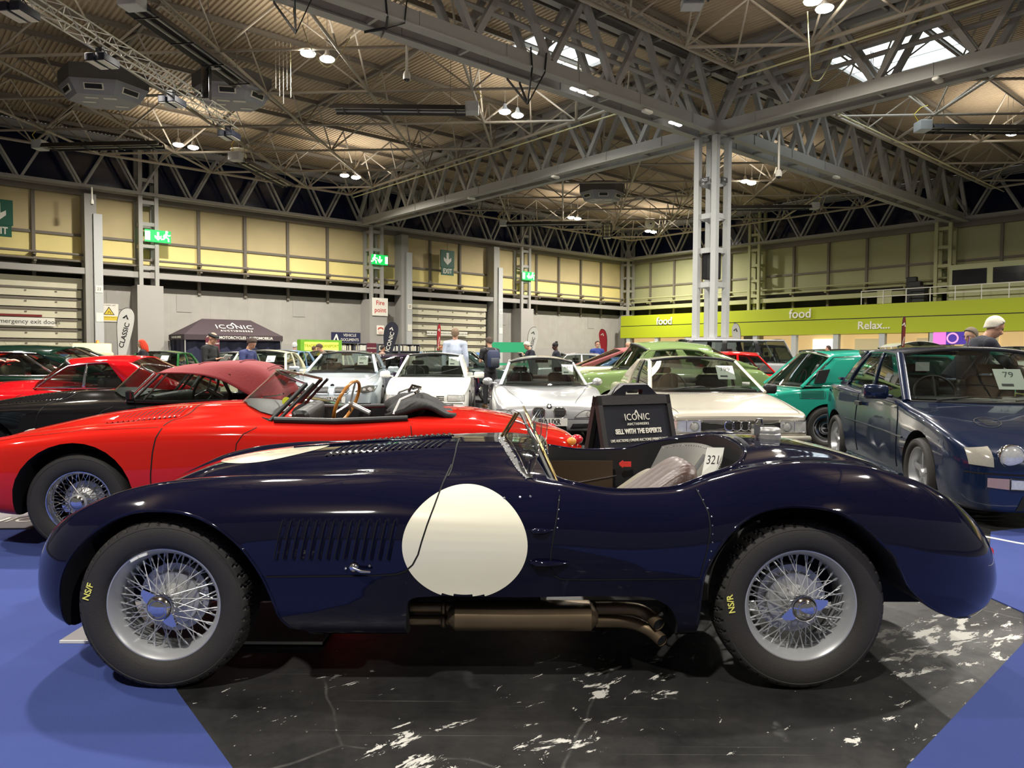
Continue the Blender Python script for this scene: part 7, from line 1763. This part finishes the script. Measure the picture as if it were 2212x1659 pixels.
# small boards on the column plinth
for o_, mt, lb, w_ in (((-1.0,-.45,2.0-.15),pm('board_tan', srgb(206,176,110), .6),'tan notice board fixed low on the column plinth',.75),((-.25,-1.0,1.9),M_maroon,'small burgundy board fixed low on the column plinth',.8)):
    e = empty('notice_board', M=HF, label=lb, cat='sign')
    if o_[0] < -.9: MB().box((-.80,-.72,1.1),(-.74,.0,1.62)).build('board', mt, e, 0)
    else: MB().box((-.3,-.80,1.15),(.45,-.74,1.62)).build('board', mt, e, 0)

# ================================================================ A-board behind the racing car
al = R(27); ab = empty('a_board', (.77,4.74,0), al, 'black folding A-board reading SELL WITH THE EXPERTS, behind the racing car cockpit', 'sign')
M_ab = pm('plastic_black', srgb(44,42,42), .45, vary=.1, bump=.1); M_abp = pm('poster_dark', srgb(36,36,44), .3, vary=.5, scale=3, coat=.4)
lean = .25
for sg in (1,-1):
    F_ = Matrix.Translation((0,-sg*.02,0)) @ (Matrix.Rotation(0 if sg == 1 else PI,4,'Z')) @ Matrix.Translation((0,-.27,0)) @ Matrix.Rotation(-.27,4,'X')
    w2 = .305; F_ = F_ @ Matrix.Diagonal((.93,1,1.075,1)); outl = [(-w2,0),(w2,0),(w2,1.00),(.20,1.005),(.14,1.05),(.09,1.085),(-.09,1.085),(-.14,1.05),(-.20,1.005),(-w2,1.0)]
    # frame with handle hole built as strips
    q = MB(); q.M = F_
    q.prism([(-w2,0),(-.27,0),(-.27,1.0),(-w2,1.0)], -.02,.02, axis=1); q.prism([(.27,0),(w2,0),(w2,1.0),(.27,1.0)], -.02,.02, axis=1)
    q.prism([(-.27,.0),(.27,.0),(.27,.12),(-.27,.12)], -.02,.02, axis=1); q.prism([(-w2,.945),(w2,.945),(w2,1.0),(.20,1.005),(-.20,1.005),(-w2,1.0)], -.02,.02, axis=1)
    q.prism([(-.20,1.0),(-.07,1.0),(-.07,1.075),(-.10,1.075),(-.15,1.045)], -.02,.02, axis=1); q.prism([(.20,1.0),(.07,1.0),(.07,1.075),(.10,1.075),(.15,1.045)], -.02,.02, axis=1); q.prism([(-.071,1.045),(.071,1.045),(.071,1.075),(-.071,1.075)], -.02,.02, axis=1)
    fr = q.build('frame', M_ab, ab, 0); q = MB(); q.M = F_; q.prism([(-.275,.11),(.275,.11),(.275,.95),(-.275,.95)], -.005,.012, axis=1); ps = q.build('poster', M_abp, ab, 0)
    if sg == 1:
        Ft = F_ @ Matrix(((1,0,0,0),(0,0,-1,-.007),(0,1,0,0),(0,0,0,1)))
        Fo = Matrix.Translation((0,0,0))
        iconic_logo(ps, Ft @ T(0.0,.868), .056, M_signw); text('SELL WITH THE EXPERTS', .040, Ft @ T(0,.785), M_signw, ps, bold=.0016, sx=.86); text('LIVE AUCTIONS | ONLINE AUCTIONS | PRIVATE SALES', .0235, Ft @ T(0,.733), M_signw, ps, sx=.84)
# info boards lying on the floor
M_bd = pm('foam_board_grey', srgb(120,116,118), .7)
e = empty('information_board', (0,0,0), 0, 'grey information board lying flat on the floor under the front of the racing car', 'sign'); MB().box((-2.0,3.24,.006),(-.835,3.75,.018)).build('board', M_bd, e, 0); MB().box((-2.0,3.235,.006),(-.835,3.24,.018)).build('board_edge', M_white, e, 0)
e = empty('information_board', (-4.5,5.3,0), R(3), 'grey information board lying on the blue carpet in front of the red roadster wheel', 'sign'); MB().box((-.6,0,.006),(1.0,.55,.018)).build('board', M_bd, e, 0); text('ICONIC', .22, FR((.5,.26,.019),(1,0,0),(0,1,0)), M_signw, e)

# ================================================================ things hanging from the roof
M_heat = pm('heater_reflector', srgb(160,158,150), .3, .8); M_heatd = pm('heater_body', srgb(40,38,38), .5)
def heater(p, q, z, label, box=True, drop=2.2):
    P, Q = V((*p, z)), V((*q, z)); d = (Q-P); L = d.length; M_ = Matrix.Translation(P) @ Matrix.Rotation(math.atan2(d.y,d.x),4,'Z')
    e = empty('tube_heater', M=M_, label=label, cat='heater', group='tube heaters'); m = MB()
    for sy in (-.19,.19): m.tube((0,sy,0),(L,sy,0),.055,10)
    m.build('heating_tube', M_heat, e)
    MB().prism([(-.42,-.10),(-.30,.12),(.30,.12),(.42,-.10),(.40,-.10),(.29,.10),(-.29,.10),(-.40,-.10)], 0, L, axis=0).build('reflector', M_heatd, e, 0)
    for x in np.linspace(.4,L-.4,4): MB().box((x-.02,-.42,-.12),(x+.02,.42,-.08)).build('bracket', M_heatd, e, 0)
    if box: MB().rbox((-.55,-.30,-.12),(-.02,.30,.30), .03, 2).build('burner_box', M_steelb, e, 40); MB().path([(-.5,0,.3),(-.7,0,.6),(-.4,0,.9),(-.1,0,1.0)], .02, 6).build('gas_hose', M_yel, e)
    for x in (.6,L-.6): MB().tube((x,0,.1),(x,0,drop),.012,6).build('hanging_rod', M_steeld, e)
heater((-10.9,21.9),(-10.0,28.0),11.3,'long tube heater with silver burner box at the top left, running away from the camera')
heater((-1.97,30.7),(-7.3,30.6),11.3,'long level tube heater left of the near girder')
heater((-22.7,36.4),(-16.9,35.9),11.3,'tube heater parallel to the left wall at the far left')
heater((-14.15,38.6),(-13.3,44.5),11.3,'tube heater pointing away above the left wall, right of the domed speaker')
heater((-.45,57.0),(5.5,56.5),11.3,'thin tube heater deep in the far bay')
heater((19.9,50.0),(14.6,50.4),11.3,'tube heater right of the free-standing column')
heater((18.2,32.8),(24.2,32.9),11.3,'tube heater with silver burner box near the right edge')
heater((5.25,22.0),(5.1,16.5),11.7,'tube heater seen end-on at the top edge above the column')
heater((7.9,62.5),(7.2,56.9),11.3,'short heater seen nearly end-on deep in the far bay')
# lighting truss with flood lamps
M_truss = pm('truss_alu', srgb(206,204,200), .3, .8)
P0, P1 = V((-13.6,9.0,10.35)), V((-11.02,29.5,10.35)); d = (P1-P0).normalized(); s_ = d.cross(V((0,0,1))).normalized(); up_ = V((0,0,1)); wt = .22
e = empty('lighting_truss', (0,0,0), 0, 'bright aluminium box truss carrying flood lamps, top left', 'truss')
for a in (-1,1):
    for b in (-1,1): MB().tube(P0+s_*a*wt+up_*b*wt, P1+s_*a*wt+up_*b*wt, .027, 8).build('chord_tube', M_truss, e)
n = 44; L = (P1-P0).length; cross = []
for i in range(n):
    x0 = P0+d*L*i/n; x1 = P0+d*L*(i+1)/n
    for a in (-1,1):
        u, v_ = (x0, x1) if i % 2 else (x1, x0)
        cross.append((u+s_*a*wt-up_*wt, v_+s_*a*wt+up_*wt)); cross.append((u-s_*wt+up_*a*wt, v_+s_*wt+up_*a*wt))
cross.sort(key=lambda q: -q[0].y if False else -(q[0].y)); 
for p, q in cross[:96]: MB().tube(p, q, .014, 6).build('brace_tube', M_truss, e)
m = MB()
for p, q in cross[96:]: m.tube(p, q, .014, 6)
tag(m.build('brace_tube', M_truss, e), kind='stuff')
fl_proto = None
for k, t in enumerate((.985,.80,.63,.48,.36,.2)):
    c_ = P0+d*L*t-up_*.55; M_ = Matrix.Translation(c_) @ Matrix.Rotation(math.atan2(d.y,d.x)+PI,4,'Z')
    if fl_proto is None:
        e2 = fl_proto = empty('flood_lamp', M=M_)
        for sy in (-.17,.17):
            MB().rbox((-.36,sy-.14,-.10),(.36,sy+.14,.12), .03, 2).build('housing', pm('flood_navy', srgb(34,38,52), .5), e2, 40) if sy < 0 else MB().rbox((-.36,sy-.14,-.10),(.36,sy+.14,.12), .03, 2).build('housing', bpy.data.materials['flood_navy'], e2, 40)
            MB().box((-.33,sy-.11,-.115),(.33,sy+.11,-.10)).build('lens', M_signw, e2, 0)
        MB().path([(-.15,-.2,.1),(-.15,0,.38),(-.15,.2,.1)], .02, 6).build('yoke', M_black, e2); MB().cbox((.1,0,.22),(.12,.2,.26)).build('clamp', M_black, e2, 0)
    else: e2 = copy_tree(fl_proto); e2.matrix_world = M_
    e2['category'] = 'flood lamp'; e2['group'] = 'flood lamps on the truss'; e2['label'] = ('black twin flood lamp at the far end of the aluminium truss','black twin flood lamp, second from the far end of the aluminium truss','black twin flood lamp, third from the far end of the aluminium truss','black twin flood lamp, fourth from the far end of the aluminium truss','black twin flood lamp, nearest visible end of the aluminium truss at top left','black twin flood lamp out of sight along the aluminium truss')[k]
# HVAC units
M_hv = pm('duct_grey', srgb(150,152,158), .5, vary=.04); M_hvd = pm('duct_dark', srgb(96,94,92), .6)
def hvac(c, r, z, rot, label):
    e = empty('air_handling_unit', M=Matrix.Translation((*c, z)) @ Matrix.Rotation(rot,4,'Z'), label=label, cat='air unit', group='hexagonal air units')
    pl = [(r*math.cos(R(60*k)), r*math.sin(R(60*k))*.8) for k in range(6)]
    MB().prism(pl, .3, .9, axis=2).build('housing', M_hvd, e, 0)
    m = MB(); lo = [(x*.78, y*.78, -.25) for x, y in pl]; hi = [(x, y, .3) for x, y in pl]; m.add(lo+hi, [(k,(k+1)%6,6+(k+1)%6,6+k) for k in range(6)]+[tuple(range(6))[::-1]]); m.build('sloping_skirt', M_hv, e, 0)
    for k in range(6):
        a = V(((pl[k][0]+pl[(k+1)%6][0])/2, (pl[k][1]+pl[(k+1)%6][1])/2, 0))*.89; t = (V((*pl[(k+1)%6],0))-V((*pl[k],0))).normalized(); nn = t.cross(V((0,0,1))).normalized()
        F_ = FR((a.x,a.y,.02), t, (nn*-.35*0+V((nn.x*.35,nn.y*.35,.8)))); q = MB(); q.M = Matrix.Translation(nn*.03) @ F_
        q.cbox((0,0,0),(r*.42,.26,.05)); q.build('vent_frame', M_signw, e, 0); q = MB(); q.M = Matrix.Translation(nn*.05) @ F_; q.cbox((0,0,0),(r*.36,.18,.05)); q.build('vent_slot', M_black, e, 0)
    for x, y in ((-.4,.0),(.4,.3),(.3,-.4),(-.2,-.4)): MB().cbox((x*r*.8,y*r*.8,-.26),(.5,.16,.03)).build('outlet_grille', M_signw, e, 0)
hvac((-16.9,31.0),1.75,11.9,R(10),'large grey hexagonal air unit under the roof, left of the lighting truss')
hvac((-11.8,31.5),1.6,12.0,R(10),'grey hexagonal air unit under the roof, right of the lighting truss')
hvac((6.0,50.5),1.5,12.0,R(0),'pale hexagonal air unit under the roof of the far bay')
# hoist, cameras, domes, hanging straps and chains
e = empty('chain_hoist', (-11.35+.6,26.3,11.3), 0, 'black electric chain hoist hanging above the end of the lighting truss', 'hoist')
MB().rbox((-.14,-.14,-1.1),(.14,.14,0), .04, 3).build('chain_bag', M_blackgl, e, 40); MB().rbox((-.05,-.12,-.05),(.50,.12,.22), .05, 3).build('motor', M_blackgl, e, 40); MB().tube((.1,0,.2),(.1,0,2.4),.015,6).build('chain', M_steeld, e)
def dome(p, z, rod, label, r=.13):
    e = empty('dome_camera', (*p, z), 0, label, 'camera', 'dome cameras'); MB().lathe([(.001,.25),(r*.7,.25),(r,.14),(r,.02),(r*.95,-.02)],20).build('housing', M_signw, e, 50); MB().sphere((0,0,-.0),r*.85,16,10,(1,1,.9)).build('dome', M_blackgl, e, 60); MB().tube((0,0,.2),(0,0,rod),.045,8).build('drop_tube', M_signw, e)
dome((-3.72,26.2),11.05-.15,1.6,'white dome camera on a drop tube below the near girder')
dome((10.75,30.3),8.6,2.0,'white dome camera on a drop tube right of the column'); dome((-24.0+.9,41.0),9.5,.9,'small white dome camera by the left eaves', .09)
for p, z, r, lb in (((-15.2,41.5),12.2,.42,'round white ball-shaped loudspeaker under the roof at the left'),((11.3,61.5),12.2,.42,'round white ball-shaped loudspeaker deep in the far bay')):
    e = empty('ball_loudspeaker', (*p, z), 0, lb, 'speaker', 'ball loudspeakers'); MB().sphere((0,0,0), r, 20, 14).build('ball', M_signw, e, 60); MB().lathe([(.1,.5),(r*1.1,.42),(r*1.1,.36)],20).build('canopy', M_signw, e, 50); MB().tube((0,0,.4),(0,0,1.5),.02,6).build('rod', M_steeld, e); MB().sphere((0,-r*.93,-.05), .07, 10, 6).build('port', M_black, e, 60)
for k, (s0, tt, lb) in enumerate(((-18.9,-.05,'black lifting straps looped round the near girder, beside the dome camera'),(-16.2,-.05,'black strap wrapped round the near girder'),(-10.8,-.05,'black lifting straps looped round the near girder, below the left skylight'))):
    e = empty('lifting_straps', M=HF, label=lb, cat='strap', group=None)
    for a in (-.35,.35): MB().path([(s0+a,-.62,11.2),(s0+a*.8,-.62,10.55),(s0,-.1,9.6 if k != 1 else 10.5)], .045, 6, flat=.25).build('strap', M_black, e); MB().path([(s0+a,.62,11.2),(s0+a*.8,.62,10.55),(s0,-.1,9.6 if k != 1 else 10.5)], .045, 6, flat=.25).build('strap', M_black, e)
def chainline(pts, nm, label, mat, r=.018, cat='chain', group=None):
    pp = [tuple(p) for p in crom(np.array(pts), 8)]; e = empty(nm, (0,0,0), 0, label, cat, group); MB().path(pp, r, 5).build('chain', mat, e); return e
M_chy = pm('chain_brass', srgb(190,184,140), .35, .6)
chainline([(9.1,23.4,12.0),(9.6,24.4,11.0),(10.0,25.2,10.62),(10.4,25.6,10.7),(11.3,26.6,11.9)][:4]+[(11.3,26.6,11.9)], 'hanging_chain', 'pale chain sagging between roof tubes right of the column top', M_chy)
chainline([(-7.2,25.4,12.6),(-6.9,25.8,11.7),(-6.5,26.2,11.3),(-6.0,26.2,11.8),(-5.7,26.4,12.5)], 'hanging_chain', 'pale chain sagging under the bright pair of lamps at the left', M_chy)
e = empty('hanging_chains', (-8.6,27.2,0), 0, 'cluster of thin straps and chains hanging under the roof, right of the truss end', 'chain')
for k in range(5): MB().tube((.12*k,.05*k,12.6),(.12*k,.05*k,10.9-.25*(k%3)), .010, 5).build('chain', (M_steeld, M_chy)[k == 4], e)
e = empty('hanging_chains', M=HF @ Matrix.Translation((1.5,-5.9,0)), label='two pale chain loops hanging in front of the right skylight', cat='chain')
for k in range(3): MB().tube((.1*k,0,12.9),(.1*k,0,11.6),.015,5).build('chain', M_chy, e)
# yellow gas pipes
def pipe(pts, label, mat=None, r=.035):
    e = MB().path(pts, r, 8).build('gas_pipe', mat or pm('gas_pipe_cream', srgb(206,200,150), .5), None, 60); tag(e, label, 'pipe', 'gas pipes'); return e
m_ = pm('gas_pipe_cream', srgb(214,208,160), .5)
pipe([(-20,20.3,11.9),(-10.9,21.7,12.35)], 'pale yellow gas pipe running level across the top left corner', m_)
pipe([tuple(HF @ V((-2.0,-2.4,12.0))), tuple(HF @ V((-2.0,-27,12.0)))], 'pale yellow gas pipe under the bright tube right of the column top', m_)
pipe([tuple(HF @ V((-2.2,2.4,12.0))), tuple(HF @ V((-2.2,27,12.0)))], 'pale yellow gas pipe under the bright tube left of the column', m_)
pipe([tuple(HF @ V((2.2,-3,12.0))), tuple(HF @ V((28,-3,12.0)))], 'pale yellow gas pipe leading to the heater at the right', m_)
# cable tray and big ducts inside the near girder
e = empty('cable_tray', M=HF, label='bright perforated cable tray along the top of the near girder', cat='cable tray'); m = MB()
for y in (-1.55,-1.15): m.beam((-28,y,13.25),(-.5,y,13.25),.03,.12)
for x in np.arange(-28,-.5,.25): m.beam((x,-1.55,13.22),(x,-1.15,13.22),.04,.02)
m.build('tray', M_truss, e, 0)
for z, r, y, lb in ((12.6,.11,.1,'upper'),(12.05,.09,-.15,'lower')):
    for nm_, (p, q) in (('near girder',((-28,y,z),(-.6,y,z))),('right hand girder',((y,-.6,z),(y,-28,z)))): tag(hobj('service_pipe', MB().tube(p, q, r, 10), M_steel, kind=None), '%s large service pipe running inside the %s' % (lb, nm_), 'pipe', 'service pipes in the girders')
# small downlights under girders
for k, (x, y) in enumerate(((-8.2,-.6),(-5.2,-.6),(10,-.6),(-.6,9),(-.6,16),(-.6,-9))):
    e = empty('emergency_light', M=HF @ Matrix.Translation((x,y,10.45)), label='small white oval emergency light under a roof girder', cat='light', group='small emergency lights under the girders'); MB().rbox((-.25,-.12,-.06),(.25,.12,.06), .08, 3).build('light_body', M_signw, e, 50)
# white strip light on a corner of the near girder
for k, x in enumerate((-3.0,-2.6,-8.6,-8.2,-7.8)):
    e = empty('strip_light', M=HF @ Matrix.Translation((x,-.1,10.62)), label='short bright strip light under the near girder', cat='light', group='short strip lights under the near girder'); MB().rbox((-.16,-.08,-.05),(.16,.08,.03), .03, 2).build('tube', pm('strip_glow', (1,1,1), .5, emit=(1,1,.95), es=3) if 'strip_glow' not in bpy.data.materials else bpy.data.materials['strip_glow'], e, 40)
